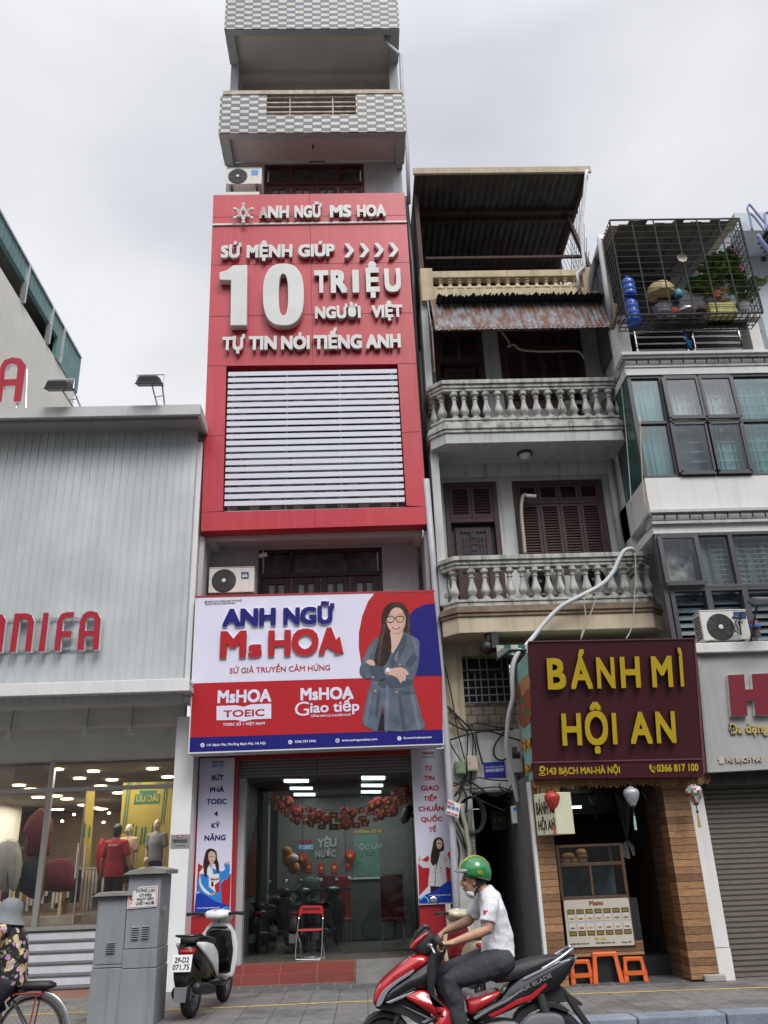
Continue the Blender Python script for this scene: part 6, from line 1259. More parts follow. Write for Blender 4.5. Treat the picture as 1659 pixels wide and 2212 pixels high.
m = MB(); ring(m, FS, 'B6', (246, 950), (19, 20), (8, 9), FS.n*.01, 14, 2); m.prism(px(FS, 'B6', [(231, 962), (261, 960), (246, 984)], .0), FS.n*.01); ring(m, FS, 'B6', (246, 984), (22, 9), (15, 5), FS.n*.008, 14, 2)
m.prism(px(FS, 'B6', [(915, 925), (926, 922), (932, 938), (926, 944), (936, 958), (944, 956), (952, 968), (942, 974), (928, 965), (916, 945)], .0), FS.n*.01);
for k in (1, 2): m.tube([FS.at('B6', 934+k*9*math.cos(a), 946-k*9*math.sin(a), .008) for a in (-.4, .1, .6, 1.1)], .007, 5)
m.build('icons', 'sign_yellow', t)
xm2 = (cs[0].x+cs[3].x)/2; yR = 13.82
TLm, BLm = cs[0]+V((0, .1, 0)), cs[3]+V((0, .1, 0))
m = MB(); m.prism([TLm+V((0, 0, -.12)), BLm, V((BLm.x, yR, BLm.z-.01)), V((TLm.x, yR, TLm.z-.10))], V((.03, 0, 0))); m.build('side_panel', 'mint', t)
TRm, BRm = cs[1]+V((0, .1, 0)), cs[2]+V((0, .1, 0))
m = MB(); m.prism([BLm+V((.03, 0, 0)), BRm, V((BRm.x, yR, BRm.z)), V((BLm.x+.03, yR, BLm.z))], V((0, 0, .05))); m.prism([TRm, BRm, V((BRm.x, yR, BRm.z)), V((TRm.x, yR, TRm.z))], V((-.03, 0, 0))); m.prism([V((TLm.x+.1, yR, TLm.z-.1)), V((TRm.x, yR, TRm.z-.1)), V((BRm.x, yR, BRm.z)), V((BLm.x+.1, yR, BLm.z))], V((0, .02, 0))); m.build('sign_case', 'maroon_board', t)
FMm = Plane((TLm+BLm)/2, (BLm-TLm).cross(V((0, 1, 0))) if (BLm-TLm).cross(V((0, 1, 0))).x < 0 else -(BLm-TLm).cross(V((0, 1, 0))))
def mint(i, k, pts, sm=2): m.mat(i); flat(m, FMm, 'B5', pts, .002+.002*k, .001, sm)
m = MB(); mint(0, 0, [(742, 520), (735, 440), (745, 350), (780, 300), (820, 272), (848, 285), (852, 395), (800, 450)]); mint(2, 1, [(750, 520), (800, 440), (852, 400), (858, 470), (862, 640), (800, 660), (755, 610)]); mint(3, 2, [(800, 440), (845, 400), (855, 520), (858, 600), (820, 560)]); mint(3, 2, [(755, 560), (800, 530), (805, 590), (775, 620)]); mint(1, 3, [(748, 600), (800, 650), (862, 610), (866, 690), (830, 745), (795, 772), (768, 755), (750, 690)]); mint(4, 4, [(745, 350), (740, 515), (762, 480), (770, 400)])
m.build('sandwich_print', ['crust', 'crust_dark', 'salad', 'tomato', 'crust_dark'], t)
lines('B5', FMm, [('HỘI AN', (785, 1000), (872, 968), 900, .03), ('BÁNH MÌ', (820, 1222), (880, 1195), 1150, .02)], 'orange_print', par=t, th=.015)
# orange plastic table and stools
mk('orange_plastic', (.62, .115, .022), .42, var=.06, sc=6)
def stool_mesh(w_, h, tw, label, name, cat, loc, rot, grp=None):
 t = thing(name, label, cat, loc, grp, rotz=rot)
 m = MB(); s_ = tw/2; m.loft([[V((x*k, y*k, z_)) for x, y in ((-s_, -s_), (s_, -s_), (s_, s_), (-s_, s_))] for k, z_ in ((1.0, h-.06), (1.0, h-.015), (.94, h))]); m.build('seat' if name == 'plastic_stool' else 'table_top', 'orange_plastic', t, bevel=.02, seg=3, local=True)
 for sx in (-1, 1):
  for sy in (-1, 1):
   m = MB(); a0, a1 = s_*.995, w_/2; f_ = .24*tw; g_ = .075
   A = [V((sx*a0, sy*a0, h-.04)), V((sx*(a0-f_), sy*a0, h-.04)), V((sx*(a0-f_*.62), sy*a0*1.01, h-.085)), V((sx*(a1-g_), sy*a1, 0)), V((sx*a1, sy*a1, 0))]
   m.prism(A, V((0, -sy*.014, 0))); B = [V((p.y*sx*sy, p.x*sx*sy, p.z)) for p in A]; m.prism(B, V((-sx*.014, 0, 0))); m.build('leg', 'orange_plastic', t, bevel=.006, local=True)
 if name == 'plastic_stool':
  m = MB(); zz_ = h*.36; k = s_+(w_/2-s_)*.64
  for sgn in (-1, 1): m.box(-k+.02, k-.02, sgn*k-.007, sgn*k+.007, zz_-.028, zz_+.028); m.box(sgn*k-.007, sgn*k+.007, -k+.02, k-.02, zz_-.028, zz_+.028)
  m.build('stretcher', 'orange_plastic', t, local=True)
 return t
def foot(z, u, v): return PZ(z, u, v, .012)
q = foot('B7', 562, 1402); zt3 = P('B7', 550, 1195, q.y+.05).z
stool_mesh(.46, zt3, .37, 'square orange plastic table with a red box on top', 'plastic_table', 'table', (P('B7', 552, 1300, q.y+.2).x, q.y+.22, .012), .06)
q2 = foot('B7', 770, 1392); z2 = P('B7', 740, 1230, q2.y).z
stool_mesh(.36, z2, .29, 'orange plastic stool right of the orange table', 'plastic_stool', 'stool', (P('B7', 752, 1300, q2.y+.15).x, q2.y+.18, .012), -.05, 'orange plastic stools')
q3 = foot('B7', 400, 1408); z3 = P('B7', 390, 1250, q3.y).z
stool_mesh(.36, z3, .29, 'orange plastic stool left of the orange table, behind the red motorbike tail', 'plastic_stool', 'stool', (P('B7', 390, 1300, q3.y+.15).x, q3.y+.18, .012), .05, 'orange plastic stools')
c = P('B7', 505, 1183, q.y+.18); m = MB(); m.box(c.x-.085, c.x+.085, q.y+.12, q.y+.26, zt3+.013, zt3+.15); t = m.build('napkin_box', 'poster_red', loc=(c.x, q.y+.19, zt3+.013), bevel=.006); tag(t, 'small red napkin box standing on the orange table', 'box'); m = MB(); m.add([(c.x-.04, q.y+.115, zt3+.05), (c.x+.05, q.y+.115, zt3+.04), (c.x+.03, q.y+.115, zt3+.10), (c.x-.05, q.y+.115, zt3+.11)], [(0, 1, 2, 3)]); m.build('print', 'paper_white', t)
# ================================================================ white house with bay windows
mk('bay_white', (.66, .65, .63), .7, var=.05, sc=1.6, streak=.35, streakcol=(.38, .36, .34), fine=.03, bump=.05); mk('bay_cornice', (.46, .46, .46), .7, var=.08, sc=3, streak=.5, streakcol=(.18, .18, .17))
mk('window_grey', (.055, .055, .060), .45, var=.08); mk('curtain_teal', (.27, .40, .39), .75, var=.12, sc=3); mk('curtain_white', (.46, .46, .45), .8, var=.1, sc=4); mk('curtain_grey', (.27, .31, .30), .8, var=.12, sc=4)
mglass('bay_glass', (.78, .90, .90), .06); mglass('bay_glass_grey', (.85, .88, .87), .06)
BX0, BX1, BY = 5.2, 8.9, 13.6
B = thing('bay_house', 'white house with two rows of dark grey framed bay windows and a caged roof terrace', 'house', (7, BY, 0))
zc = {v: P('B8', 560, v, BY).z for v in (78, 98, 160, 205, 865, 1085, 1100, 1168, 1222, 1582, 1600, 1905)}
m = MB(); m.box(BX0, BX1, BY, 15.2, zc[1085], zc[865]); m.box(BX0-.0, BX1, BY+1.2, 22, 2.7, zc[98]); m.box(BX0, BX1, BY+.02, BY+1.19, zc[1222], zc[1168]); m.box(BX0-.02, BX1, BY-.03, 15.0, zc[205], zc[160]); m.build('wall', 'bay_white', B)
m = MB()
for za, zb in ((zc[1168], zc[1085]), (zc[160], zc[98])):
 h = zb-za; m.box(BX0-.02, BX1, BY-.05, BY+.3, za+.002, za+h*.2); m.box(BX0-.06, BX1, BY-.12, BY+.3, za+h*.78, zb-.002); x = BX0
 m.box(BX0, BX1, BY-.02, BY+.3, za+h*.2, za+h*.78)
 while x < BX1: m.prism([V((x, BY-.021, za+h*.24)), V((x, BY-.05, za+h*.3)), V((x, BY-.075, za+h*.5)), V((x, BY-.06, za+h*.74)), V((x, BY-.021, za+h*.775))], V((.195, 0, 0))); x += .225
m.build('cornice', 'bay_cornice', B)
m = MB(); m.box(BX0-.08, BX1, BY-.16, BY+.4, zc[98], zc[78]); m.build('ledge', 'bay_white', B, bevel=.01)
def fold(mb, x0, x1, z0, z1, y, wv=.09, a=.03, lean=0):
 k = max(6, int((x1-x0)/.02)); top = [V((x0+(x1-x0)*i/k, y+a*math.sin(i*.02/wv*6.28+math.sin(i*.5)), z1)) for i in range(k+1)]; bot = [V((p.x+lean*(p.x-x0), p.y+a*.4*math.cos(i*.9), z0)) for i, p in enumerate(top)]; n = k+1
 mb.add(top+bot, [(i, i+1, n+i+1, n+i) for i in range(k)])
def bay(z0, z1, us, vm, zsplit, glass, kinds, sash=()):
 xs = [P('B8', u, vm, BY).x for u in us]; xs[0] = BX0+.02; w = .06
 m = MB(); m.box(BX0, BX1, BY, BY+.12, z0, z0+w); m.box(BX0, BX1, BY, BY+.12, z1-w, z1)
 for x in xs: m.box(x-w/2, x+w/2+.02, BY+.002, BY+.118, z0+w, z1-w)
 if zsplit: m.box(BX0, BX1, BY+.004, BY+.116, zsplit-.035, zsplit+.035)
 f = m.build('window', 'window_grey', B, bevel=.006)
 rows = [(z0+w, zsplit-.035), (zsplit+.035, z1-w)] if zsplit else [(z0+w, z1-w)]
 for r, (a, b) in enumerate(rows):
  for i, (xa, xb) in enumerate(zip(xs, xs[1:]+[BX1])):
   kd = kinds[r][min(i, len(kinds[r])-1)]
   m = MB(); yo = 0
   if (r, i) in sash:
    sb = .0 if sash[(r, i)] == 0 else .04
    fm = MB(); A_, B_, C_, D_ = V((xa+.04, BY-.035, b-.02)), V((xb-.0, BY-.035, b-.02)), V((xb-.0, BY-.035-sb, a+.01)), V((xa+.04, BY-.035-sb, a+.01)); wd = .075
    for p, q in ((A_, B_), (D_, C_)): fm.bar(p, q, .05, wd)
    for p, q in ((A_, D_), (B_, C_)): fm.bar(p, q, wd, .05)
    fm.build('sash', 'window_grey', f)
    m.add([A_, B_, C_, D_], [(0, 1, 2, 3)])
   else: m.box(xa+.03, xb-.03, BY+.05, BY+.058, a, b)
   m.build('pane', glass, f)
   m = MB()
   if kd in ('curtain_teal', 'curtain_white', 'curtain_grey'): fold(m, xa+.03, xb-.03, a, b, BY+.2, .11 if kd != 'curtain_grey' else .16, .03, .0)
   else: m.box(xa+.02, xb-.02, BY+.22, BY+.23, a, b)
   m.build('curtain', kd, f)  # includes flat backing boards, one carrying the painted leaf reflection
 m = MB()
 for h in [z0+(z1-z0)*k/11 for k in range(1, 11)]: m.bar((BX0+1.0, BY+.16, h), (BX1-.9, BY+.16, h), .012)
 m.build('inner_bars', 'curtain_white', f)
 return f
zsp = P('B8', 560, 505, BY).z
bay(zc[865], zc[205], (112, 385, 620, 845), 540, zsp, 'bay_glass', (('curtain_teal', 'window_blue', 'curtain_teal', 'curtain_teal'), ('curtain_teal', 'curtain_white', 'curtain_white', 'curtain_teal')), {(1, 1): 1, (1, 2): 1, (0, 1): 0, (0, 2): 0})
mk('painted_leaf_reflect', (.30, .31, .30), .3, var=.95, sc=5)  # tree leaves mirrored in the pane, painted as mottled colour on its backing
bay(zc[1582], zc[1222], (320, 575, 805), 1400, None, 'bay_glass_grey', (('painted_leaf_reflect', 'curtain_grey', 'curtain_grey'),), {(0, 0): 1})
m = MB(); m.box(BX0+.14, BX1, BY+.3, BY+.34, zc[1905]-.3, zc[1600]); m.build('dark_room', 'black', B)
m = MB(); h = zc[1905]-.3
while h < zc[1600]: m.add([(BX0+.15, BY+.14, h), (BX1, BY+.14, h), (BX1, BY+.19, h+.10), (BX0+.15, BY+.19, h+.10)], [(0, 1, 2, 3)]); h += .13
lv = m.build('louvre_window', 'window_blue', B); m = MB(); m.box(BX0, BX1, BY, BY+.13, zc[1600], zc[1582]-.002)
for u in (400, 640, 880): x = P('B8', u+25, 1750, BY).x; m.box(x-.05, x+.05, BY+.0, BY+.13, zc[1905]-.3, zc[1600])
m.box(BX0, BX0+.10, BY, BY+.13, zc[1905]-.3, zc[1600]); m.build('louvre_frame', 'window_grey', B)
m = MB(); m.box(BX0+.002, BX0+.02, BY+.13, BY+1.18, zc[865], zc[205]); m.build('side_window', 'dark_teal', B) if 'dark_teal' in MATS else (mk('dark_teal', (.03, .085, .08), .15, var=.4), m.build('side_window', 'dark_teal', B))
# terrace pillars, rail and dark interior
zk0 = zc[78]; zk1 = P('A4', 300, 1165, BY+.1).z; zk2 = zk1+.1
def xa4(u, v, y=BY+.1): return P('A4', u, v, y).x
for ua, ub, uc, ud in ((255, 368, 240, 350), (1495, 1600, 1480, 1580)): m = MB(); m.box(xa4(ua, 1330), xa4(ub, 1330), BY+.06, BY+.5, zk0, zk1); m.box(xa4(uc, 1165)-.02, xa4(ud, 1165)+.05, BY, BY+.56, zk1, zk1+.1); m.build('terrace_pillar', 'bay_white', B, bevel=.008)
m = MB(); m.box(BX0+.1, BX0+.25, BY+.5, 15.5, zk0, zk1); m.build('terrace_side_wall', 'bay_white', B)
m = MB(); m.box(BX0+.3, 8.3, 15.6, 15.7, zk0, zk1+1.5); m.box(BX0+.3, 8.3, BY+.5, 15.6, zk1+.0, zk1+.06); m.build('terrace_back', 'black', B)
m = MB()
for v in (1248, 1300, 1362, 1420): a, b = P('A4', 430, v, BY+.15), P('A4', 890, v-8, BY+.15); m.tube([(a.x, BY+.15, a.z), (b.x, BY+.15, a.z)], .018, 6); m.tube([(P('A4', 960, v, BY+.15).x, BY+.15, a.z), (P('A4', 1420, v, BY+.15).x, BY+.15, a.z)], .018, 6)
for u in (420, 885, 955, 1400): a = P('A4', u+12, 1350, BY+.15); m.tube([(a.x, BY+.15, zk0), (a.x, BY+.15, P('A4', u, 1240, BY+.15).z)], .022, 6)
m.build('terrace_rail', 'chrome', B)
# the projecting steel cage with its tin roof
yF_, yB_ = 13.02, 13.52
CG = thing('window_cage', 'projecting steel bar cage with tin roof full of pots and plants', 'cage', (7, BY, zk1))
k0, k1 = P('A4', 335, 1092, yF_), P('A4', 1615, 1062, yF_); j0, j1 = P('A4', 185, 215, yF_), P('A4', 1385, 182, yF_)
gx0, gx1, gz0, gz1 = (k0.x+j0.x)/2, (k1.x+j1.x)/2, (k0.z+k1.z)/2, (j0.z+j1.z)/2
m = MB(); nV = 13; nH = 15
for i in range(7): x = gx0+(gx1-gx0)*i/6; m.bar((x, yF_, gz0), (x, yF_, gz1), .022)
for i in range(nH+1): h = gz0+(gz1-gz0)*i/nH; m.bar((gx0, yF_, h), (gx1, yF_, h), .026 if i in (0, nH) else .010)
m.build('front_bars', 'sheet_edge', CG)
m = MB()
for x in (gx0, gx1):
 for i in range(5): y = yF_+(yB_-yF_)*(i+.5)/5; m.bar((x, y, gz0), (x, y, gz1), .012)
 for i in range(nH+1): h = gz0+(gz1-gz0)*i/nH; m.bar((x, yF_, h), (x, yB_, h), .011)
 m.build('side_bars', 'sheet_edge', CG); m = MB()
m = MB()
for i in range(22): x = gx0+(gx1-gx0)*i/21; m.bar((x, yF_, gz0-.0), (x, yB_, gz0-.0), .014)
for i in range(5): y = yF_+(yB_-yF_)*i/4; m.bar((gx0, y, gz0-.02), (gx1, y, gz0-.02), .014)
m.build('floor_bars', 'sheet_edge', CG)
m = MB(); m.box(gx0+.9, gx1-.15, yF_+.25, yB_, gz0+.012, gz0+.03); m.build('tray', 'sheet_edge', CG)
mk('roof_panel', (.16, .155, .14), .7, var=.3, sc=3, streak=.4); mk('roof_clear', (.55, .50, .36), .5, var=.2)
m = MB(); np_ = 14; random.seed(2)
for i in range(np_):
 x0 = gx0+.02+(gx1-gx0-.04)*i/np_; x1 = gx0+.02+(gx1-gx0-.04)*(i+1)/np_; ys_ = yF_-.04+random.random()*.16; m.mat(1 if i in (0, 13) else 0); m.prism([V((x0, ys_, gz1-.04+.02*(i % 2))), V((x1+.012, ys_, gz1-.04+.02*(i % 2))), V((x1+.012, 15.6, gz1+.25+.02*(i % 2))), V((x0, 15.6, gz1+.25+.02*(i % 2)))], V((0, 0, .015)))
 if i in (6, 8): m.mat(1); m.prism([V((x1-.02, yF_+.04, gz1-.02)), V((x1, yF_+.04, gz1-.02)), V((x1, 14.0, gz1+.1)), V((x1-.02, 14.0, gz1+.1))], V((0, 0, .01)))
m.build('cage_roof', ['roof_panel', 'roof_clear'], CG)
m = MB(); h = P('A4', 740, 362, 14.3).z; m.bar((gx0+.2, 14.3, h), (gx1-.35, 14.3, h), .08); h = P('A4', 740, 712, 14.6).z; m.bar((gx0+.2, 14.6, h), (gx1-.6, 14.6, h), .07); m.build('roof_beam', 'steel', CG)
m = MB(); m.box(gx0+.1, gx1-.7, 15.0, 15.1, gz0-.3, gz1+.2); m.box(gx0+.05, gx0+.1, 13.8, 15.0, gz0, gz1-.2); m.build('cage_back_wall', 'plaster_dark', B)
m = MB(); c = P('A4', 846, 580, yF_-.03); m.lathe([(.055, 0), (.062, -.04), (.10, -.07), (.10, -.075), (.05, -.03), (.001, -.025)], c, 8, 'Y'); tag(m.build('round_fan', 'cable_tan', loc=c), 'small round eight-sided vent fixed on the cage bars', 'vent')
# pots, bottles and plants standing in the cage
mk('bottle_blue', (.015, .085, .42), .2, var=.12, sc=6); mk('pot_clay', (.26, .09, .05), .8, var=.2); mk('pot_dark', (.03, .028, .03), .6); mk('cyan_pot', (.07, .32, .42), .4, var=.1); mk('foam_yellow', (.46, .45, .17), .8, var=.25, sc=8); mk('metal_lid', (.42, .39, .42), .35, .5, var=.3, sc=6); mk('straw_yellow', (.48, .36, .16), .5, var=.2)
for i, (u, v0, v1, lab) in enumerate(((350, 735, 925, 'upper blue water bottle of the two stacked at the cage corner'), (385, 925, 1170, 'lower blue water bottle of the two stacked at the cage corner'))):
 y = yF_+.22; a, b = P('A4', u-10, v0, y), P('A4', u+20, v1, y); r = .135; h = a.z-b.z; m = MB(); c = ((a.x+b.x)/2, y, b.z)
 m.lathe([(r*.9, 0), (r, h*.04), (r, h*.2), (r*.93, h*.24), (r, h*.28), (r, h*.44), (r*.93, h*.48), (r, h*.52), (r, h*.7), (r*.9, h*.78), (r*.5, h*.9), (r*.25, h*.94), (r*.25, h)], c, 18); tag(m.build('water_bottle', 'bottle_blue', loc=c, smooth=True), lab, 'bottle', 'blue water bottles')
def potty(label, cat, name, c, prof, mat, y, sx=1):
 p = P('A4', c[0], c[1], y); m = MB(); m.lathe(prof, p, 16, sx=sx, sy=sx); return tag(m.build(name, mat, loc=p, smooth='auto'), label, cat)
yv = yF_+.3
potty('big cream and violet pan leaning on the cage shelf', 'pan', 'pan', (668, 930), [(.18, 0), (.25, .05), (.27, .16), (.22, .26), (.10, .31), (.001, .32)], 'straw_yellow', yv+.1)
potty('round cyan pot beside the big pan', 'pot', 'pot', (827, 925), [(.07, 0), (.085, .03), (.085, .11), (.06, .165), (.001, .175)], 'cyan_pot', yv)
potty('pale basin with yellow rim on the cage floor', 'basin', 'basin', (680, 1080), [(.14, 0), (.18, .14), (.19, .15), (.16, .16), (.001, .17)], 'metal_lid', yv-.1)
potty('dented metal pot lid leaning on the cage floor', 'lid', 'lid', (898, 1075), [(.19, 0), (.18, .05), (.11, .10), (.03, .125), (.03, .17), (.001, .175)], 'metal_lid', yv-.1)
potty('small red bowl between the basin and the metal lid', 'bowl', 'bowl', (775, 1078), [(.06, 0), (.09, .06), (.085, .09), (.001, .1)], 'poster_red', yv-.12)
m = MB(); a, b = P('A4', 610, 935, yv+.2), P('A4', 1090, 1040, yv+.2); m.box(a.x, b.x, yv+.1, yv+.5, gz0+.2, a.z+.12); tag(m.build('dark_planter', 'pot_dark', loc=(a.x, yv+.3, gz0+.2), bevel=.02), 'long black planter box in the middle of the cage', 'planter')
def leafy(label, name, base, mat_pot, blobs, n, mats, seed, size=.075, pot=True, stems=True, prof=None):
 random.seed(seed); base = V(base); t = thing(name, label, 'plant', tuple(base), 'plants in the cage')
 if pot: m = MB(); m.lathe(prof or [(.09, 0), (.12, .14), (.135, .15), (.12, .16), (.001, .15)], base, 14); m.build('pot', mat_pot, t, smooth='auto')
 m = MB()
 for c, r in blobs:
  m.tube([base+V((0, 0, .1)), lerp3(base+V((0, 0, .1)), c, .55)+V((random.uniform(-.05, .05), .02, .03)), c], .008, 4)
 m.build('stem', 'pot_dark', t); m = MB()
 for i in range(n):
  c, r = random.choice(blobs); d = V((random.gauss(0, 1), random.gauss(0, 1), random.gauss(0, .8))); p = V(c)+d.normalized()*r*random.random()**.4; a = random.random()*6.28; tl = random.uniform(-.7, .5); s_ = size*random.uniform(.6, 1.25)
  f_ = V((math.cos(a), math.sin(a), tl)).normalized(); sd = f_.cross(V((0, 0, 1))).normalized()*s_*.42; up = sd.cross(f_)*.15; m.mat(random.choice((0, 0, 1)))
  m.add([p, p+f_*s_*.45+sd+up, p+f_*s_, p+f_*s_*.45-sd+up, p+f_*s_*.5-up*.6], [(0, 1, 4), (1, 2, 4), (2, 3, 4), (3, 0, 4)])
 m.build('leaves', mats, t); return t
mk('leaf_mid', (.075, .15, .035), .5, var=.4, sc=6); mk('leaf_dark', (.028, .07, .025), .5, var=.3, sc=6); mk('leaf_light', (.18, .26, .06), .5, var=.3); mk('petal_pink', (.50, .10, .28), .6); mk('petal_violet', (.14, .015, .09), .6)
LFM = ['leaf_mid', 'leaf_dark']
def BL(u, v, y, r): return (P('A4', u, v, y), r)
yp = yF_+.45
leafy('broad leafed climber spreading across the upper right of the cage', 'climbing_plant', P('A4', 1180, 940, yp), 'pot_clay', [BL(1010, 800, yp, .17), BL(1090, 770, yp, .18), BL(960, 850, yp, .10), BL(1150, 700, yp, .17), BL(1220, 640, yp, .2), BL(1150, 590, yp, .12), BL(1320, 620, yp, .17), BL(1230, 730, yp, .16), BL(1060, 870, yp, .10), BL(1370, 750, yp, .15), BL(1300, 690, yp, .12), BL(1250, 560, yp, .12), BL(1100, 650, yp, .12)], 1150, ['leaf_mid', 'leaf_light'], 21, .14)
leafy('bushy potted plant at the lower right corner of the cage', 'potted_plant', P('A4', 1430, 1050, yp), 'metal_lid', [BL(1400, 830, yp, .15), BL(1460, 800, yp, .13), BL(1510, 880, yp, .13), BL(1430, 930, yp, .14), BL(1340, 850, yp, .12), BL(1540, 780, yp, .09), BL(1500, 780, yp, .10)], 300, ['leaf_mid', 'leaf_light'], 22, .11)
leafy('sprig with fresh light leaves poking out of the cage side', 'sprig', P('A4', 1540, 830, yp-.05), 'pot_dark', [BL(1600, 775, yp-.1, .05), BL(1640, 755, yp-.1, .06), BL(1570, 800, yp-.1, .05)], 40, ['leaf_light', 'leaf_mid'], 23, .10, pot=False)
leafy('low plant with yellow leaves between the planter boxes', 'potted_plant', P('A4', 1110, 1010, yp), 'pot_dark', [BL(1105, 920, yp, .07), BL(1250, 860, yp, .09), BL(1265, 960, yp, .07), BL(1200, 910, yp, .06)], 60, ['sign_yellow', 'leaf_light'], 24, .10)
leafy('pale brown dry flowers in a low bowl on the cage floor', 'dried_plant', P('A4', 1020, 1085, yv-.1), 'pot_dark', [BL(1010, 1045, yv-.1, .07), BL(1060, 1040, yv-.1, .07)], 70, ['crust', 'orange_print'], 25, .05, prof=[(.08, 0), (.13, .05), (.001, .06)])
def flower(label, u, v, y, mat, n, r):
 random.seed(u); c = P('A4', u, v, y); m = MB()
 for i in range(n): d = V((random.gauss(0, r*.6), random.gauss(0, r*.4), random.gauss(0, r))); m.ell(c+d, .022, .02, .026, 6, 4)
 tag(m.build('flower_spray', mat, loc=c), label, 'flower')
flower('dark purple flower spray high in the cage', 1350, 500, yp, 'petal_violet', 34, .07); flower('pink flower spray near the right cage bars', 1412, 685, yp-.1, 'petal_pink', 30, .06)
m = MB(); a, b = P('A4', 1100, 990, yF_+.15), P('A4', 1358, 1068, yF_+.15); m.box(a.x, b.x, yF_+.1, yF_+.4, gz0+.012, a.z)
for i in range(4): h = gz0+.03+(a.z-gz0)*i/4; m.box(a.x-.006, b.x+.006, yF_+.092, yF_+.1, h, h+.012)
tag(m.build('foam_box', 'foam_yellow', loc=(a.x, yF_+.25, gz0+.012), bevel=.008), 'yellowish foam planter box on the right half of the cage floor', 'box')
m = MB(); c = P('A4', 915, 1330, 13.7); random.seed(8)
m.prism([P('A4', u, v, 13.72) for u, v in ((882, 1258), (905, 1265), (915, 1320), (945, 1330), (950, 1390), (925, 1400), (905, 1345), (890, 1320))], V((0, .03, 0))); tag(m.build('blue_rag', 'sky_print', loc=c), 'bright blue rag hanging on the terrace rail', 'rag')
pipe('grey rainwater pipe beside the cage leaning to the awning', [P('A4', 85, 380, 13.4), P('A4', 150, 860, 13.4), P('A4', 200, 1150, 13.5)], .05, 'pvc'); pipe('short dark downpipe left of the white terrace pillar', [P('A4', 235, 1000, 13.5), P('A4', 205, 1215, 13.5)], .06, 'moulding_brown')
m = MB(); m.prism([P('A4', 0, 880, 14.3), P('A4', 0, 660, 14.3), P('A4', 90, 350, 14.3), P('A4', 120, 340, 14.6), P('A4', 300, 700, 14.9), P('A4', 180, 900, 14.3)], V((0, .05, 0))); m.build('side_gable', 'plaster_dark', O)
# ledge, grey shop sign, roller shutter
sx0 = P('C3', 262, 550, 13.35).x
GS = thing('grey_shop_sign', 'pale grey shop sign with a big dark red letter H', 'sign', tuple(P('C3', 900, 1960, 13.2)))
F = YP(13.2)
m = MB(); m.prism(px(F, 'C3', [(272, 632), (1500, 560), (1500, 1925), (388, 1985)], -.002), V((0, .25, 0))); m.build('sign_face', 'sign_grey', GS) if 'sign_grey' in MATS else (mk('sign_grey', (.36, .36, .345), .5, var=.05, sc=2, streak=.3, streakcol=(.24, .24, .22)), m.build('sign_face', 'sign_grey', GS))
m = MB(); m.prism(px(F, 'C3', [(272, 632), (298, 655), (410, 1975), (388, 1987)], 0), V((0, -.02, 0))); m.prism(px(F, 'C3', [(272, 630), (1500, 557), (1500, 585), (298, 655)], .021), V((0, .02, 0))); m.build('sign_frame', 'concrete', GS)
m = MB(); mk('dark_red', (.16, .008, .02), .4, var=.05)
m.mat(0).prism(px(F, 'C3', [(608, 880), (790, 872), (806, 1044), (892, 1040), (880, 868), (1068, 860), (1100, 1335), (922, 1338), (905, 1165), (818, 1168), (832, 1342), (645, 1350)], .08), V((0, .01, 0))); m.mat(1).prism(px(F, 'C3', [(608, 880), (790, 872), (806, 1044), (892, 1040), (880, 868), (1068, 860), (1100, 1335), (922, 1338), (905, 1165), (818, 1168), (832, 1342), (645, 1350)], .069), V((0, .069, 0))); m.build('letter', ['dark_red', 'paper_white'], GS)
mk('gold_letter', (.40, .31, .12), .5, var=.1)
lines('C3', F, [('Đa dạng', (648, 1545), (1085, 1528), 1430, .03)], 'gold_letter', par=GS, th=.03); lines('C3', F, [('145 BẠCH MAI', (610, 1872), (1015, 1862), 1815, .03)], 'box_cream', par=GS, th=.02)
m = MB(); m.prism(px(F, 'C3', [(508, 1835), (550, 1805), (580, 1825), (585, 1880), (525, 1885), (525, 1845)], .0), V((0, -.015, 0))); m.build('icon', 'box_cream', GS)
zl1 = P('C3', 700, 488, 13.1).z; zl0 = P('C3', 700, 600, 13.1).z
m = MB(); m.box(P('C3', 258, 540, 13.1).x, BX1, 13.1, BY+.3, zl0, zl1); m.build('window_ledge', 'bay_white', B, bevel=.01)
xg0, xg1 = 4.98, 5.22
m = MB(); m.box(xg0, xg1, yC_, yC_+.35, .42, 2.95); m.box(xg0-.005, xg1+.005, yC_-.004, yC_+.35, 0, .41); m.build('pillar', 'bay_white', B)
pat('shutter_brown', 'brick', (.155, .135, .105), (.145, .125, .10), (.04, .035, .03), (30, .072), .55, .014, 0, 'XZ', .12, .9, .15)
m = MB(); m.box(xg1+.006, BX1, yC_+.22, yC_+.26, 0, 2.62); m.build('roller_shutter', 'shutter_brown', B); m = MB(); m.box(xg1, BX1, yC_-.1, yC_+.3, 2.62, 2.95); m.build('shutter_box', 'sheet_edge', B)
t_ = ac('air conditioner with side grille on the ledge above the grey sign', 'C3', 330, 118, 870, 484, 13.18, (545, 318, 170), .34, (690, 142, 838, 222, 'label_navy'), sidegrille=True)
leafy('thin vine growing over the air conditioner badge', 'small_plant', P('C3', 800, 478, 13.12), 'pot_dark', [(P('C3', 735, 195, 13.10), .05), (P('C3', 790, 170, 13.10), .05), (P('C3', 700, 365, 13.10), .02), (P('C3', 755, 245, 13.1), .04)], 40, ['leaf_light', 'leaf_mid'], 31, .06, pot=False)
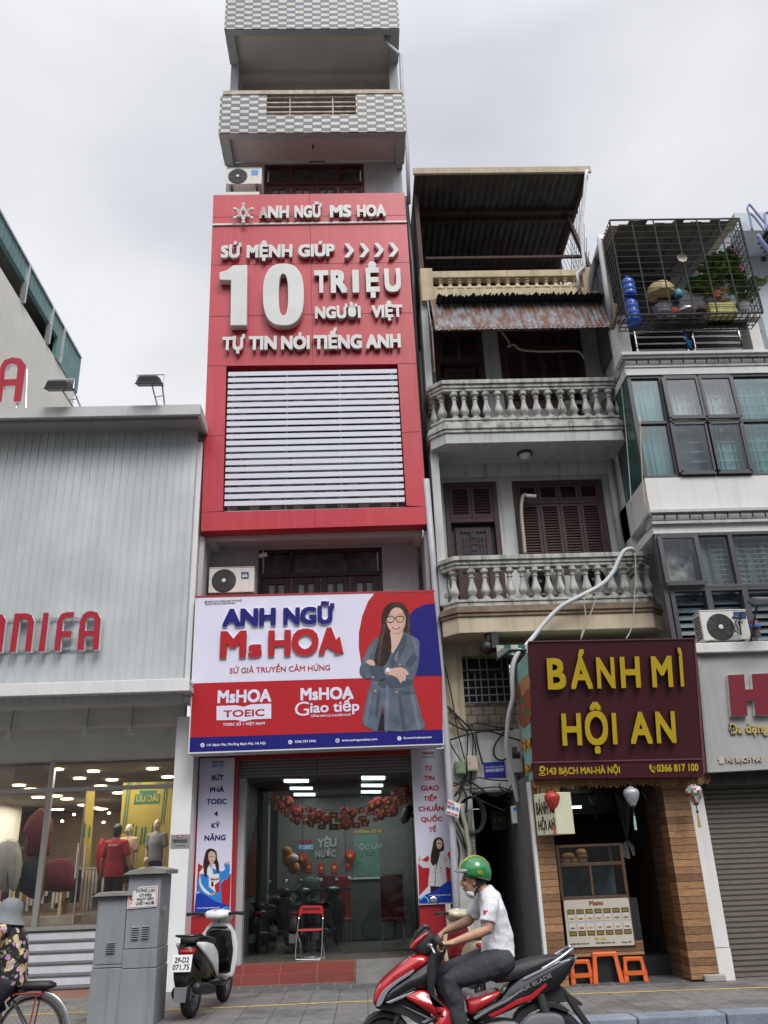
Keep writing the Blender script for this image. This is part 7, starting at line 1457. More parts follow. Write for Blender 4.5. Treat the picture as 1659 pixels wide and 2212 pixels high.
p = P('C3', 945, 340, 13.25); m = MB(); m.lathe([(.075, -.0), (.085, .05), (.085, .09), (.07, .12), (.07, .135), (.06, .14)], p, 14); t_ = m.build('red_jar', 'dark_red', loc=p, smooth='auto'); tag(t_, 'red and pink jar beside the air conditioner on the ledge', 'jar'); m = MB(); m.lathe([(.086, .03), (.087, .07), (.086, .075)], p, 14); m.build('band', 'sky_print', t_); m = MB(); m.lathe([(.07, -.14), (.05, -.001)], p, 10); m.build('stand', 'black', t_)
t = thing('floodlight', 'dark floodlight on a leaning rod above the grey sign', 'floodlight', tuple(P('C3', 888, 480, 13.0)), 'floodlights on the canopy'); m = MB(); m.tube([P('C3', 888, 482, 13.05), P('C3', 965, 45, 12.7)], .018, 6); m.build('rod', 'dark_grey', t); c = P('C3', 1020, 20, 12.65); m = MB(); m.loft([[c+Matrix.Rotation(.5, 3, 'X') @ V((x*s, y*s, h)) for x, y in ((-.18, -.12), (.18, -.12), (.18, .12), (-.18, .12))] for s, h in ((1, -.05), (1, -.02), (.7, .05))]); m.build('lamp_head', 'dark_grey', t); t['group'] = ''
del t['group']
# pale blue building at the far right
mk('pale_blue', (.52, .57, .60), .7, var=.04, sc=1, streak=.08); mk('rail_blue', (.22, .25, .48), .5, var=.1); mk('peach', (.60, .42, .28), .8, var=.06)
yq = 17.5; t = thing('pale_building', 'pale blue building with blue stair railing at the right edge', 'building', (10.5, yq, 0))
xb0 = P('C1', 1155, 800, yq).x; zb1_ = P('C1', 1200, 610, yq).z; ztop = P('C1', 1110, 250, yq).z
m = MB(); m.box(xb0, xb0+7, yq, yq+4, 0, zb1_+.02); m.box(P('C1', 1120, 500, yq-1.2).x, xb0+7, yq-1.0, yq+4, zb1_+.02, P('C1', 1250, 470, yq-1).z); m.build('wall', 'pale_blue', t)
m = MB(); xx = P('C1', 1110, 300, yq).x; zq2 = P('C1', 1250, 470, yq-1).z; m.box(xx, xx+6, yq, yq+3.9, zq2+.002, ztop); m.build('upper_wall', 'bay_white', t)
m = MB(); q = [P('C1', 1200, 372, yq-.01), P('C1', 1475, 365, yq-.01), P('C1', 1475, 470, yq-.01), P('C1', 1200, 470, yq-.01)]; m.prism(q, V((0, -.02, 0))); q = [P('C1', 1385, 822, yq-.01), P('C1', 1452, 822, yq-.01), P('C1', 1445, 918, yq-.01), P('C1', 1380, 915, yq-.01)]; m.prism(q, V((0, -.02, 0))); m.build('window', 'window_grey', t)
m = MB()
def bl(p, y, r): m.tube(crv([P('C1', u, v, y) for u, v in p], 4), r, 7)
bl([(1245, 470), (1205, 240), (1175, 160), (1195, 100), (1225, 110), (1330, 240), (1480, 420), (1700, 700)], yq-1.3, .028); bl([(1210, 220), (1290, 290), (1480, 545), (1700, 850)], yq-1.3, .028); bl([(1320, 540), (1400, 650), (1480, 745), (1700, 1000)], yq-1.3, .06); bl([(1455, 470), (1435, 330), (1425, 240), (1445, 210), (1480, 220), (1600, 330)], yq-2, .028); m.build('stair_rail', 'rail_blue', t, smooth=True)
m = MB()
for k in range(4): a, b = P('C1', 1400+k*40, 560+k*60, yq-1.3), P('C1', 1560+k*40, 560+k*60, yq-1.3); m.box(a.x, b.x, yq-1.5, yq-1.0, a.z, a.z+.05)
m.build('stair_tread', 'window_grey', t)
y2 = 19.0; t = thing('peach_wall', 'narrow peach and pale wall seen through the cage side', 'wall', (9.2, y2, 0)); m = MB(); a, b = P('C1', 830, 900, y2), P('C1', 1060, 580, y2); m.box(a.x+.2, b.x+.25, y2, y2+2, 0, b.z); m.build('wall', 'peach', t); m = MB(); m.box(a.x-.6, a.x+.2, y2+.3, y2+2, 0, P('C1', 860, 640, y2).z); m.build('pale_wall', 'pale_blue', t)
# ================================================================ scooters
mk('paint_white', (.68, .69, .70), .25, var=.03, coat=.5); mk('paint_cream', (.52, .45, .31), .25, var=.03, coat=.5); mk('paint_maroon', (.14, .01, .015), .2, coat=.5, var=0); mk('paint_dark', (.012, .012, .014), .25, coat=.4, var=0); mk('paint_red', (.42, .010, .016), .2, var=.03, coat=.7)
mk('tail_red', (.30, .01, .01), .2, var=0); mk('plate_white', (.66, .66, .66), .5, var=.04); mk('clear_plastic', (.40, .41, .43), .12, .2, var=0); mk('flap_grey', (.12, .125, .135), .6, var=.1); mk('alloy', (.22, .22, .23), .4, .7, var=.1)
def ringx(x, zc, w, h, n=14, p=2.4, yc=0):
 r = []
 for k in range(n):
  a = 2*PI*k/n; ca, sa = math.cos(a), math.sin(a); r.append(V((x, yc+w*math.copysign(abs(ca)**(2/p), ca), zc+h*math.copysign(abs(sa)**(2/p), sa))))
 return r
def ringz(z, xc, d, w, n=14, p=2.4, bow=0):
 r = []
 for k in range(n):
  a = 2*PI*k/n; ca, sa = math.cos(a), math.sin(a); y = w*math.copysign(abs(sa)**(2/p), sa); r.append(V((xc+d*math.copysign(abs(ca)**(2/p), ca)-bow*(y/w)**2, y, z)))
 return r
def wheel(par, c, r, w, name='wheel', rim='alloy', spokes=5):
 c = V(c); m = MB(); m.lathe([(r-.075, -w*.42), (r-.045, -w*.5), (r-.012, -w*.36), (r, 0), (r-.012, w*.36), (r-.045, w*.5), (r-.075, w*.42)], c, 30, 'Y', cap=False); wh = m.build(name, 'rubber', par, local=True, smooth=True)
 m = MB(); m.lathe([(r-.074, -w*.38), (r-.10, -w*.3), (r-.10, w*.3), (r-.074, w*.38)], c, 26, 'Y', cap=False); m.lathe([(.045, -w*.5), (.05, 0), (.045, w*.5)], c, 12, 'Y')
 for k in range(spokes): a = 2*PI*k/spokes; d = V((math.cos(a), 0, math.sin(a))); m.bar(c+d*.04, c+d*(r-.09), .03, .035, up=(0, 1, 0))
 m.build('rim', rim, wh, local=True); return wh
def scooter(label, loc, rotz, mats, group=None, plate=None, steer=0, mirrors=(1, -1)):
 body, trim, seat = mats[:3]; tail = mats[3] if len(mats) > 3 else body; t = thing('parked_scooter', label, 'scooter', loc, group, rotz)
 B_ = dict(local=True, smooth=True)
 wheel(t, (-.62, 0, .25), .25, .105); wheel(t, (.63, 0, .25), .25, .095)
 m = MB(); m.loft([ringx(x, z, w, h) for x, z, w, h in ((-.86, .70, .05, .035), (-.80, .68, .10, .075), (-.62, .64, .135, .12), (-.40, .58, .15, .15), (-.22, .50, .14, .16), (-.10, .44, .12, .14))]); m.build('tail_body', tail, t, **B_)
 if tail != body:
  for s_ in (-1, 1): m = MB(); m.loft([ringx(x, z, .02, h, yc=y*s_) for x, z, h, y in ((-.80, .76, .02, .11), (-.62, .70, .07, .135), (-.40, .62, .11, .15), (-.20, .52, .13, .14), (-.10, .45, .10, .12))]); m.build('side_cover', body, t, **B_)
 m = MB(); m.loft([ringx(x, z, w, h) for x, z, w, h in ((-.84, .79, .07, .025), (-.70, .80, .12, .05), (-.45, .77, .14, .06), (-.20, .75, .125, .055), (-.05, .74, .08, .03))]); m.build('seat', seat, t, **B_)
 m = MB(); m.loft([ringx(x, z, w, h, p=4) for x, z, w, h in ((-.14, .31, .15, .05), (.1, .28, .17, .035), (.33, .29, .17, .04))]); m.build('footboard', trim, t, **B_)
 m = MB(); m.loft([ringz(z, x, d, w, bow=b) for z, x, d, w, b in ((.24, .40, .05, .12, .03), (.34, .42, .055, .19, .05), (.50, .43, .06, .225, .07), (.66, .43, .065, .23, .08), (.80, .41, .07, .20, .06), (.90, .39, .07, .13, .03), (.95, .375, .05, .07, .0))]); m.build('leg_shield', body, t, **B_)
 m = MB(); m.loft([ringz(z, x, d, w) for z, x, d, w in ((.36, .355, .02, .15), (.60, .345, .03, .18), (.82, .33, .03, .15), (.88, .33, .02, .10))]); m.build('inner_panel', trim, t, **B_)
 m = MB(); m.loft([ringx(x, z, w, h) for x, z, w, h in ((.42, .47, .05, .03), (.55, .52, .07, .035), (.68, .50, .07, .035), (.82, .40, .055, .03), (.88, .33, .03, .02))]); m.build('front_fender', body, t, **B_)
 m = MB();
 for s_ in (-1, 1): m.tube([(.60, .05*s_, .25), (.50, .045*s_, .55), (.44, .02*s_, .75)], .022, 8)
 m.tube([(.42, 0, .7), (.33, 0, 1.0)], .03, 8); m.build('fork', trim, t, **B_)
 R = Matrix.Rotation(steer, 4, 'Z'); hp = V((.33, 0, 0)); rot = lambda p: hp+(R @ (V(p)-hp))
 hd = MB(); hd.loft([[rot(p) for p in ringx(x, z, w, h)] for x, z, w, h in ((.20, 1.00, .08, .03), (.25, 1.02, .15, .055), (.33, 1.01, .17, .075), (.42, .985, .13, .075), (.47, .965, .08, .05))]); h_ = hd.build('handlebar_cover', body, t, **B_)
 m = MB(); m.loft([[rot(p) for p in ringz(z, .285+.02, d, w)] for z, d, w in ((1.055, .075, .10), (1.078, .06, .085), (1.083, .04, .06))]); m.build('dashboard', 'clear_plastic' if body != 'paint_dark' else 'black_gloss', h_, **B_)
 m = MB(); m.loft([[rot(p) for p in ringx(x, z, w, h)] for x, z, w, h in ((.43, .975, .10, .05), (.475, .965, .075, .04), (.485, .96, .03, .02))]); m.build('headlight', 'clear_plastic', h_, **B_)
 for s_ in (-1, 1):
  m = MB(); m.tube([rot((.30, .13*s_, 1.02)), rot((.26, .24*s_, 1.035)), rot((.23, .36*s_, 1.03))], [.022, .019, .019], 9); m.tube([rot((.232, .352*s_, 1.03)), rot((.228, .372*s_, 1.03))], .023, 9); m.build('grip', 'rubber', h_, **B_)
  m = MB(); m.tube([rot((.31, .18*s_, 1.02)), rot((.30, .26*s_, 1.015)), rot((.27, .345*s_, 1.01))], .008, 6); m.build('brake_lever', 'chrome', h_, **B_)
 for s_ in mirrors:
  m = MB(); m.tube([rot((.31, .20*s_, 1.04)), rot((.33, .27*s_, 1.14)), rot((.33, .32*s_, 1.19))], .007, 6); c = rot((.33, .35*s_, 1.21)); m.ell(c, .02, .062, .042, 12, 8); mm = m.build('mirror', 'black', h_, **B_); m = MB(); m.ell(c-V((.014, 0, 0)), .009, .055, .036, 12, 8); m.build('mirror_glass', 'chrome', mm, **B_)
 m = MB(); m.loft([ringx(x, z, w, h, p=3) for x, z, w, h in ((-.885, .68, .05, .022), (-.86, .685, .085, .035), (-.80, .69, .10, .04))]); m.build('tail_lamp', 'tail_red', t, **B_)
 m = MB(); m.tube([(-.50, .12, .80), (-.80, .13, .85), (-.88, .06, .85), (-.88, -.06, .85), (-.80, -.13, .85), (-.50, -.12, .80)], .014, 8); m.build('grab_rail', trim, t, **B_)
 m = MB(); m.loft([ringx(x, z, w, h, p=3) for x, z, w, h in ((-.60, .40, .07, .10), (-.80, .50, .075, .10), (-.90, .52, .085, .14), (-.96, .50, .09, .13), (-.97, .40, .07, .06))]); m.build('rear_mudguard', 'black', t, **B_)
 m = MB(); m.prism([V((-.955, -.07, .42)), V((-.955, .07, .42)), V((-1.0, .06, .20)), V((-1.0, -.06, .20))], V((.008, 0, 0))); m.build('mud_flap', 'flap_grey', t, local=True)
 m = MB(); m.loft([ringx(x, z, .045, h, yc=-.16) for x, z, h in ((-.98, .33, .045), (-.95, .33, .06), (-.60, .29, .062), (-.40, .26, .045))]); m.build('exhaust', 'black', t, **B_)
 m = MB(); m.loft([ringx(x, z, .05, h, yc=.12, p=3) for x, z, h in ((-.74, .26, .06), (-.60, .27, .09), (-.30, .27, .085), (-.12, .29, .06))]); m.build('engine_case', 'dark_grey', t, **B_)
 m = MB(); m.tube([(-.1, .12, .22), (-.15, .22, .02), (-.10, .24, .012)], .012, 6); m.build('side_stand', 'black', t, **B_)
 if plate:
  m = MB(); up = V((.05, 0, .15)).normalized(); A = V((-1.015, .105, .50)); m.prism([A, A+V((0, -.21, 0)), A+V((0, -.21, 0))+up*.17, A+up*.17], V((.006, 0, .004))); p_ = m.build('licence_plate', 'plate_white', t, local=True)
  n_ = V((-.15, 0, .05)).normalized(); m = MB()
  for s_, k in ((plate[0], .55), (plate[1], .12)): wtext(m, s_, A+V((0, -.03 if k > .5 else -.018, 0))+up*.17*k+n_*.001, A+V((0, -.18 if k > .5 else -.192, 0))+up*.17*k+n_*.001, .055, n_, up, .003, .02)
  m.build('plate_number', 'ink', p_, local=True)
 return t
r0, r1 = PZ('B2', 365, 1672, 0), PZ('B2', 622, 1585, 0)
hd_ = 1.42
sc_c = r0+V((math.cos(hd_), math.sin(hd_), 0))*.62
scooter('white scooter parked with its black tail and number plate towards the road', (sc_c.x, sc_c.y, 0), hd_, ('paint_white', 'black_gloss', 'black', 'paint_dark'), None, ('29-D2', '071.75'), -.25, ()).scale = (1.1, 1.22, 1.1)
hc = P('B4', 715, 470, 13.1)
scooter('cream scooter with maroon inner panel parked behind the motorbike rider', (hc.x+.05, 12.8, 0), 1.75, ('paint_cream', 'paint_maroon', 'black'), None, None, .15, (1,))
for i, (x, y, a, lab) in enumerate(((-1.75, 18.3, 1.2, 'dark scooter inside the language school, nearest the left wall'), (-1.25, 17.9, 1.5, 'dark scooter inside the language school behind the red folding chair'), (-.72, 18.5, 1.35, 'dark scooter inside the language school, right of the two others'))):
 scooter(lab, (x, y, FL), a, ('paint_dark', 'black', 'black'), 'dark scooters parked indoors', None, 0, (1, -1))
# ================================================================ electrical cabinets
mk('cabinet_grey', (.235, .25, .265), .5, var=.08, sc=2, streak=.45, streakcol=(.11, .11, .11), fine=.04); mk('cabinet_lid', (.22, .215, .195), .6, var=.15, sc=5, streak=.4)
def cabinet(label, ul, ur, vt, u_side, y0, joints, vents, lid):
 x0, x1 = P('B1', ul, 1500, y0).x, P('B1', ur, 1500, y0).x; z1 = P('B1', (ul+ur)/2, vt, y0).z
 y1 = min(y0+.62, Plane((x1, 0, 0), (1, 0, 0)).at('B1', u_side, 1500).y) if u_side else y0+.45
 t = thing('electrical_cabinet', label, 'electrical cabinet', ((x0+x1)/2, (y0+y1)/2, 0), 'grey electrical cabinets')
 zs = [P('B1', (ul+ur)/2, v, y0).z for v in joints]; zz2 = [z1]+zs+[0]
 for i, (a, b) in enumerate(zip(zz2, zz2[1:])): m = MB(); o = .012*(i > 0)-.006*(i == 1); m.box(x0-o, x1+o, y0-o, y1+o, b+.004, a-.003); m.build('door_panel' if i == 0 else 'base_panel', 'cabinet_grey', t, bevel=.006)
 m = MB(); xm = (x0+x1)/2; e_ = .07; m.prism([V((x0-e_, y0-e_, z1)), V((x1+e_, y0-e_, z1)), V((x1+e_, y0-e_, z1+.05)), V((x1-.10, y0-e_, z1+lid)), V((x0+.02, y0-e_, z1+.05))], V((0, y1-y0+2*e_, 0))); m.build('lid', 'cabinet_lid', t, bevel=.006)
 m = MB()
 for (a0, a1, v0, v1) in vents:
  xa, xb, za, zb = P('B1', a0, v0, y0).x, P('B1', a1, v0, y0).x, P('B1', a0, v1, y0).z, P('B1', a0, v0, y0).z
  for k in range(6): h = za+(zb-za)*(k+.15)/6; m.add([(xa, y0-.004, h), (xb, y0-.004, h), (xb, y0-.028, h+.004), (xa, y0-.028, h+.004), (xa, y0-.004, h+(zb-za)/9), (xb, y0-.004, h+(zb-za)/9)], [(0, 1, 2, 3), (3, 2, 5, 4), (0, 3, 4), (1, 5, 2)])
 m.build('vent_louvres', 'cabinet_grey', t)
 return t, x0, x1, y0, y1, z1
t, x0, x1, y0, y1, z1 = cabinet('tall grey electrical cabinet bearing the white danger sign', 1050, 1328, 950, 1462, 11.7, (1577, 1742), ((1117, 1174, 1385, 1500), (1203, 1262, 1377, 1493)), .09)
F = YP(y0-.004); m = MB(); m.prism(px(F, 'B1', [(1180, 1052), (1335, 1043), (1326, 1221), (1072, 1243), (1082, 1125)], .006), F.n*.004); sg = m.build('danger_sign', 'plate_white', t)
m = MB(); m.prism([F.at('B1', 1180, 1052, .011), F.at('B1', 1082, 1125, .011), F.at('B1', 1118, 1082, .03)], F.n*.003); m.build('peeled_corner', 'paper_white', sg)
lines('B1', F, [('DỪNG LẠI!', (1150, 1100), (1312, 1094), 1074, .02), ('CÓ ĐIỆN', (1178, 1136), (1280, 1131), 1114, .02), ('NGUY HIỂM', (1156, 1170), (1297, 1163), 1148, .02), ('CHẾT NGƯỜI', (1148, 1208), (1303, 1200), 1184, .02)], 'ink', par=sg, off=.011)
m = MB(); m.prism(px(F, 'B1', [(1100, 1130), (1122, 1128), (1112, 1155), (1128, 1154), (1108, 1188), (1116, 1190), (1100, 1208), (1100, 1186), (1107, 1187), (1112, 1165), (1097, 1166)], .011), F.n*.002)
for a, b in (((1092, 1140), (1083, 1232)), ((1083, 1232), (1317, 1212)), ((1317, 1212), (1325, 1054)), ((1325, 1054), (1190, 1062))): m.bar(F.at('B1', *a, .0115), F.at('B1', *b, .0115), .006, .002)
m.build('red_marks', 'poster_red', sg)
m = MB(); m.bar((x1+.03, y0+.10, P('B1', 1370, 1243, y0).z), (x1+.03, y0+.22, P('B1', 1370, 1243, y0).z+.01), .03); m.build('handle', 'steel', t)
cabinet('shorter grey electrical cabinet left of the tall one', 800, 1046, 1135, None, 11.72, (1712, 1740), ((902, 974, 1520, 1615),), .05)
# ================================================================ red folding chair
yf = 15.95; t = thing('folding_chair', 'red folding chair with silver tube legs in the doorway', 'chair', tuple(P('B2', 1460, 1130, yf)))
def c2(u, v, y=yf): return P('B2', u, v, y)
zf0 = FL+.012; s_ = zf0-c2(1450, 1133).z
def c3(u, v, y=yf): q = c2(u, v, y); return V((q.x, y, q.z+s_))
m = MB(); m.tube(crv([c3(1370, 735), c3(1350, 900), c3(1334, 1110), c3(1345, 1133), c3(1370, 1135), c3(1545, 1132), c3(1568, 1125), c3(1578, 1090), c3(1588, 900), c3(1592, 735)], 4), .012, 8); m.build('front_frame', 'chrome', t, smooth=True)
m = MB(); yb_ = yf+.34
def rear(u, v): q = c3(u, v); return q
m.tube([c3(1350, 870), V((c3(1372, 1000).x, yf+.2, FL+.25)), V((c3(1380, 1000).x-.01, yb_, zf0)), V((c3(1590, 1000).x+.02, yb_, zf0)), V((c3(1582, 1000).x, yf+.2, FL+.25)), c3(1585, 870)], .011, 8); m.build('rear_frame', 'chrome', t, smooth=True)
m = MB(); m.loft([[p+V((0, dy, 0)) for p in px(YP(yf), 'B2', [(1378, 645), (1400, 632), (1570, 630), (1590, 640), (1600, 735), (1592, 745), (1575, 702), (1398, 702), (1372, 745), (1362, 735)])] for dy in (-.012, .012)])
m.build('backrest', 'red_plastic', t, bevel=.004) if 'red_plastic' in MATS else (mk('red_plastic', (.50, .018, .022), .35, var=.03), m.build('backrest', 'red_plastic', t, bevel=.004))
m = MB(); m.prism(px(YP(yf-.0135), 'B2', [(1400, 655), (1560, 652), (1562, 668), (1402, 672)]), V((0, -.002, 0))); m.build('slot', 'black', t)
m = MB(); zs_ = c3(1460, 862).z; m.box(c3(1348, 862).x, c3(1592, 862).x, yf-.02, yf+.36, zs_-.012, zs_+.014); m.build('seat', 'red_plastic', t, bevel=.01)
# ================================================================ inside the language school
mk('flag_red', (.40, .012, .012), .7, var=.1); mk('star_yellow', (.60, .42, .03), .6); mk('tiger_orange', (.45, .16, .03), .9, var=.3); mk('school_wall', (.13, .128, .118), .8); mk('school_green', (.10, .20, .15), .7)
yB2 = 20.5
def starpts(F, c, r): return [F.at('B3', c[0]+(r if k % 2 == 0 else r*.42)*math.sin(k*PI/5), c[1]-(r if k % 2 == 0 else r*.42)*math.cos(k*PI/5)) for k in range(10)]
t = thing('flag_garland', 'garland of small red flags and balloons with yellow stars across the school room', 'garland', tuple(P('B3', 900, 430, 18.6)))
F = YP(18.6); random.seed(6); gp = crv([(480, 272), (580, 335), (660, 395), (760, 425), (860, 445), (960, 440), (1060, 435), (1160, 395), (1260, 350), (1335, 285)], 6)
m = MB(); m.tube([F.at('B3', p.x, p.y) for p in gp], .008, 4); m.build('string', 'cable_black', t)
k = 0
for i in range(0, len(gp), 2):
 p = gp[i]
 for j in range(3):
  c = (p.x+random.uniform(-18, 18), p.y+25+j*38+random.uniform(-8, 8)); r = random.uniform(15, 27); g = YP(18.6-.06*j-.02*(k % 3)); k += 1; m = MB()
  if random.random() < .28:
   C0 = g.at('B3', *c); rr = r*.0042; m.ell(C0, rr, rr*.8, rr*1.08, 12, 8); o = m.build('balloon', 'flag_red', t, smooth=True); g2 = YP(C0.y-rr*.82)
  else: m.prism(px(g, 'B3', [(c[0]-r, c[1]-r*.7), (c[0]+r, c[1]-r*.75), (c[0]+r*.95, c[1]+r*.7), (c[0]-r*.95, c[1]+r*.75)]), V((0, .006, 0))); o = m.build('flag', 'flag_red', t); g2 = g
  m = MB(); m.prism(starpts(g2, c, r*.55), V((0, -.006, 0))); m.build('star', 'star_yellow', o)
t = thing('backdrop_wall', 'back wall of the school room dressed with letters, flags and balloons', 'wall', (-.7, yB2, FL)); F = YP(yB2)
m = MB(); m.box(-1.95, 1.1, yB2, yB2+.1, FL, 3.2); m.build('wall', 'school_wall', t); m = MB(); m.prism(px(F, 'B3', [(1035, 600), (1180, 590), (1200, 900), (1035, 905)], .003), F.n*.004); m.build('green_panel', 'school_green', t)
mk('silver_letter', (.35, .36, .36), .4)
lines('B3', F, [('YÊU', (812, 672), (930, 666), 618, .03), ('NƯỚC', (800, 732), (925, 728), 690, .03), ('ĐỘC LẬP', (1038, 684), (1208, 680), 655, .02), ('CHÀO', (735, 526), (885, 520), 498, .04)], 'silver_letter', par=t, th=.02)
lines('B3', F, [('MsHOA', (697, 648), (790, 645), 625, .04)], 'flag_red', par=t); lines('B3', F, [('TỰ DO', (1042, 728), (1162, 722), 700, .02), ('KHÔNG CÓ GÌ', (1040, 585), (1200, 580), 568, .02)], 'star_yellow', par=t)
m = MB(); flat(m, F, 'B3', [(697, 655), (792, 652), (792, 684), (697, 687)], .004); m.build('blue_box', 'label_blue', t); lines('B3', F, [('TOEIC', (704, 682), (786, 680), 660, .03)], 'paper_white', par=t, off=.007)
for u, v in ((762, 792), (838, 800), (916, 795), (998, 778)):
 m = MB(); g = YP(yB2-.03); m.prism(px(g, 'B3', [(u-19, v-32), (u+19, v-33), (u+18, v+28), (u-18, v+29)]), V((0, .004, 0))); o = m.build('flag', 'flag_red', t); m = MB(); m.prism(starpts(g, (u, v-4), 13), V((0, -.004, 0))); m.build('star', 'star_yellow', o)
for u, v in ((720, 738), (1012, 720)): m = MB(); m.ell(P('B3', u, v, yB2-.15), .13, .1, .13, 14, 9); o = m.build('rosette', 'flag_red', t, smooth=True); m = MB(); m.prism(starpts(YP(yB2-.252), (u, v), 14), V((0, -.004, 0))); m.build('star', 'star_yellow', o)
c = P('B3', 648, 745, 19.2); m = MB(); m.ell(c, .17, .15, .15, 14, 9); m.ell(c+V((-.06, -.05, .16)), .11, .1, .1, 12, 8); m.ell(c+V((.08, 0, -.16)), .13, .12, .12, 12, 8); o = tag(m.build('plush_toy', 'tiger_orange', loc=c, smooth=True), 'orange plush toy hanging beside the school backdrop', 'toy'); m = MB(); m.ell(c+V((.10, -.12, .02)), .09, .06, .08, 12, 8); m.build('belly', 'white_wall', o, smooth=True)
mk('fan_green', (.13, .20, .175), .4, var=.1)
c = P('B3', 770, 915, 18.9); m = MB(); m.lathe([(.20, 0), (.21, -.04), (.16, -.08), (.05, -.09)], c, 22, 'Y'); o = thing('standing_fan', 'round green standing fan in front of the school counter', 'fan', (c.x, c.y, FL)); m.build('fan_cage', 'fan_green', o, smooth='auto'); m = MB(); m.tube([c+V((0, .06, 0)), (c.x, c.y+.06, FL+.03)], .02, 8); m.lathe([(.17, 0), (.17, .03), (.03, .05)], (c.x, c.y+.06, FL), 16); m.build('stand', 'dark_grey', o)
c = P('B3', 1355, 470, 17.6); o = thing('wall_fan', 'black wall fan on the right wall of the school room', 'fan', tuple(c)); m = MB(); m.ell(c, .10, .17, .20, 16, 9, Matrix.Rotation(.5, 3, 'Y')); m.build('fan_cage', 'black', o, smooth=True); m = MB(); m.bar(c, c+V((.25, .05, -.08)), .05); m.build('arm', 'black', o)
for i, (u, v, w_, lab) in enumerate(((872, 930, 80, 'dark red chair by the school counter, left of three'), (975, 930, 60, 'red chair by the school counter, middle one'), (1265, 925, 110, 'large dark red armchair at the right side of the school room'))):
 y = 19.2-.5*(i == 2); c = P('B3', u, v, y); h = .36; x = w_*.0021; o = thing('red_chair', lab, 'chair', (c.x, y, FL)); m = MB(); m.box(c.x-x, c.x+x, y+.18, y+.23, FL+.42, c.z+.28); m.build('backrest', 'paint_maroon' if i != 1 else 'flag_red', o, bevel=.02); m = MB(); m.box(c.x-x, c.x+x, y-.2, y+.179, FL+.40, FL+.47); m.build('seat', 'paint_maroon' if i != 1 else 'flag_red', o, bevel=.02)
 for sx in (-1, 1):
  for sy in (-1, 1): m = MB(); m.tube([(c.x+sx*x*.85, y+sy*.17, FL+.40), (c.x+sx*x*.95, y+sy*.19, FL)], .014, 6); m.build('leg', 'steel', o)
a, b = P('B3', 900, 870, 19.9), P('B3', 1180, 990, 19.9); o = thing('counter_desk', 'pale reception desk at the back of the school room', 'desk', ((a.x+b.x)/2, 19.95, FL)); m = MB(); m.box(a.x, b.x+.3, 19.8, 20.3, FL+.02, a.z); m.build('desk_body', 'room_wall', o); m = MB(); m.box(a.x-.03, b.x+.33, 19.77, 20.33, a.z, a.z+.03); m.build('desk_top', 'white_wall', o)
for i, (u, v) in enumerate(((1305, 560), (1300, 700))): m = MB(); g = Plane((1.12, 18.5, 0), (-1, 0, 0)); q = P('B3', u, v, 18.5); m.box(1.10, 1.128, 18.2, 18.8, q.z-.25, q.z+.25); tag(m.build('wall_poster', ['paper_white', 'label_blue'][i], loc=(1.11, 18.5, q.z)), ['pale poster on the right wall of the school room, upper', 'blue poster on the right wall of the school room, lower'][i], 'poster')
for xx in (-.9, .4):
 ld = bpy.data.lights.new('ceiling_light', 'AREA'); ld.energy = 12; ld.size = .8; ld.color = (.9, 1, .96); lo = bpy.data.objects.new('ceiling_light', ld); COL.objects.link(lo); lo.location = (xx, 19.2, 3.2)
# ================================================================ motorbike and its rider in the road
YM = 8.4
def b4(u, v, dy=0): return P('B4', u, v, YM) + V((0, dy, 0))
MO = thing('motorbike', 'red and black automatic motorbike ridden along the kerb', 'motorbike', (b4(780, 1400).x, YM, -.12))
mk('dark_headlight', (.30, .32, .34), .1, .3, var=0); mk('mat_black', (.022, .022, .024), .6, var=.1); mk('silver_strip', (.50, .51, .53), .25, .8, var=.05); mk('seat_black', (.028, .028, .031), .6, var=.1, fine=.1)
def pan(name, mat, pts, w0, w1=None, bev=.02, par=None, sm=2, zn='B4'):
 """a body panel: side outline given thickness across the bike, edges rounded"""
 w1 = -w0 if w1 is None else w1
 pp_ = [(p.x, p.y) for p in crv(pts, sm, True)] if sm else pts
 m = MB(); m.prism([P(zn, u, v, YM)+V((0, w0, 0)) for u, v in pp_], V((0, w1-w0, 0))); return m.build(name, mat, par or MO, bevel=bev, seg=3, smooth='auto' if False else False)
def shell(name, mat, pts, wid, par=None, k=(.55, .85, 1.0), sm=3, side=None):
 """a rounded panel: the outline shrinks towards its outer sides"""
 c = [P('B4', p.x, p.y, YM) for p in crv(pts, sm, True)]; mid = sum(c, V((0, 0, 0)))/len(c); R = []
 for s_, y in ((k[0], -wid), (k[1], -wid*.86), (k[2], -wid*.5), (k[2], wid*.5), (k[1], wid*.86), (k[0], wid)): R.append([mid+(p-mid)*s_+V((0, y, 0)) for p in c])
 m = MB(); m.loft(R); return m.build(name, mat, par or MO, smooth=True)
for cu, cv, nm in ((262, 1300, 'wheel'), (1312, 1262, 'wheel')):
 c = b4(cu, cv); c.z = .17; wheel_o = None
 m = MB(); r, w_ = .285, .11; m.lathe([(r-.075, -w_*.42), (r-.045, -w_*.5), (r-.012, -w_*.36), (r, 0), (r-.012, w_*.36), (r-.045, w_*.5), (r-.075, w_*.42)], c, 34, 'Y', cap=False); wo = m.build('wheel', 'rubber', MO, smooth=True)
 m = MB(); m.lathe([(r-.074, -w_*.38), (r-.095, -w_*.3), (r-.095, w_*.3), (r-.074, w_*.38)], c, 30, 'Y', cap=False); m.lathe([(.05, -w_*.5), (.05, w_*.5)], c, 14, 'Y')
 for k in range(6): a = 2*PI*k/6; d = V((math.cos(a), 0, math.sin(a))); m.bar(c+d*.04, c+d*(r-.085), .03, .035, up=(0, 1, 0))
 m.build('rim', 'alloy', wo)
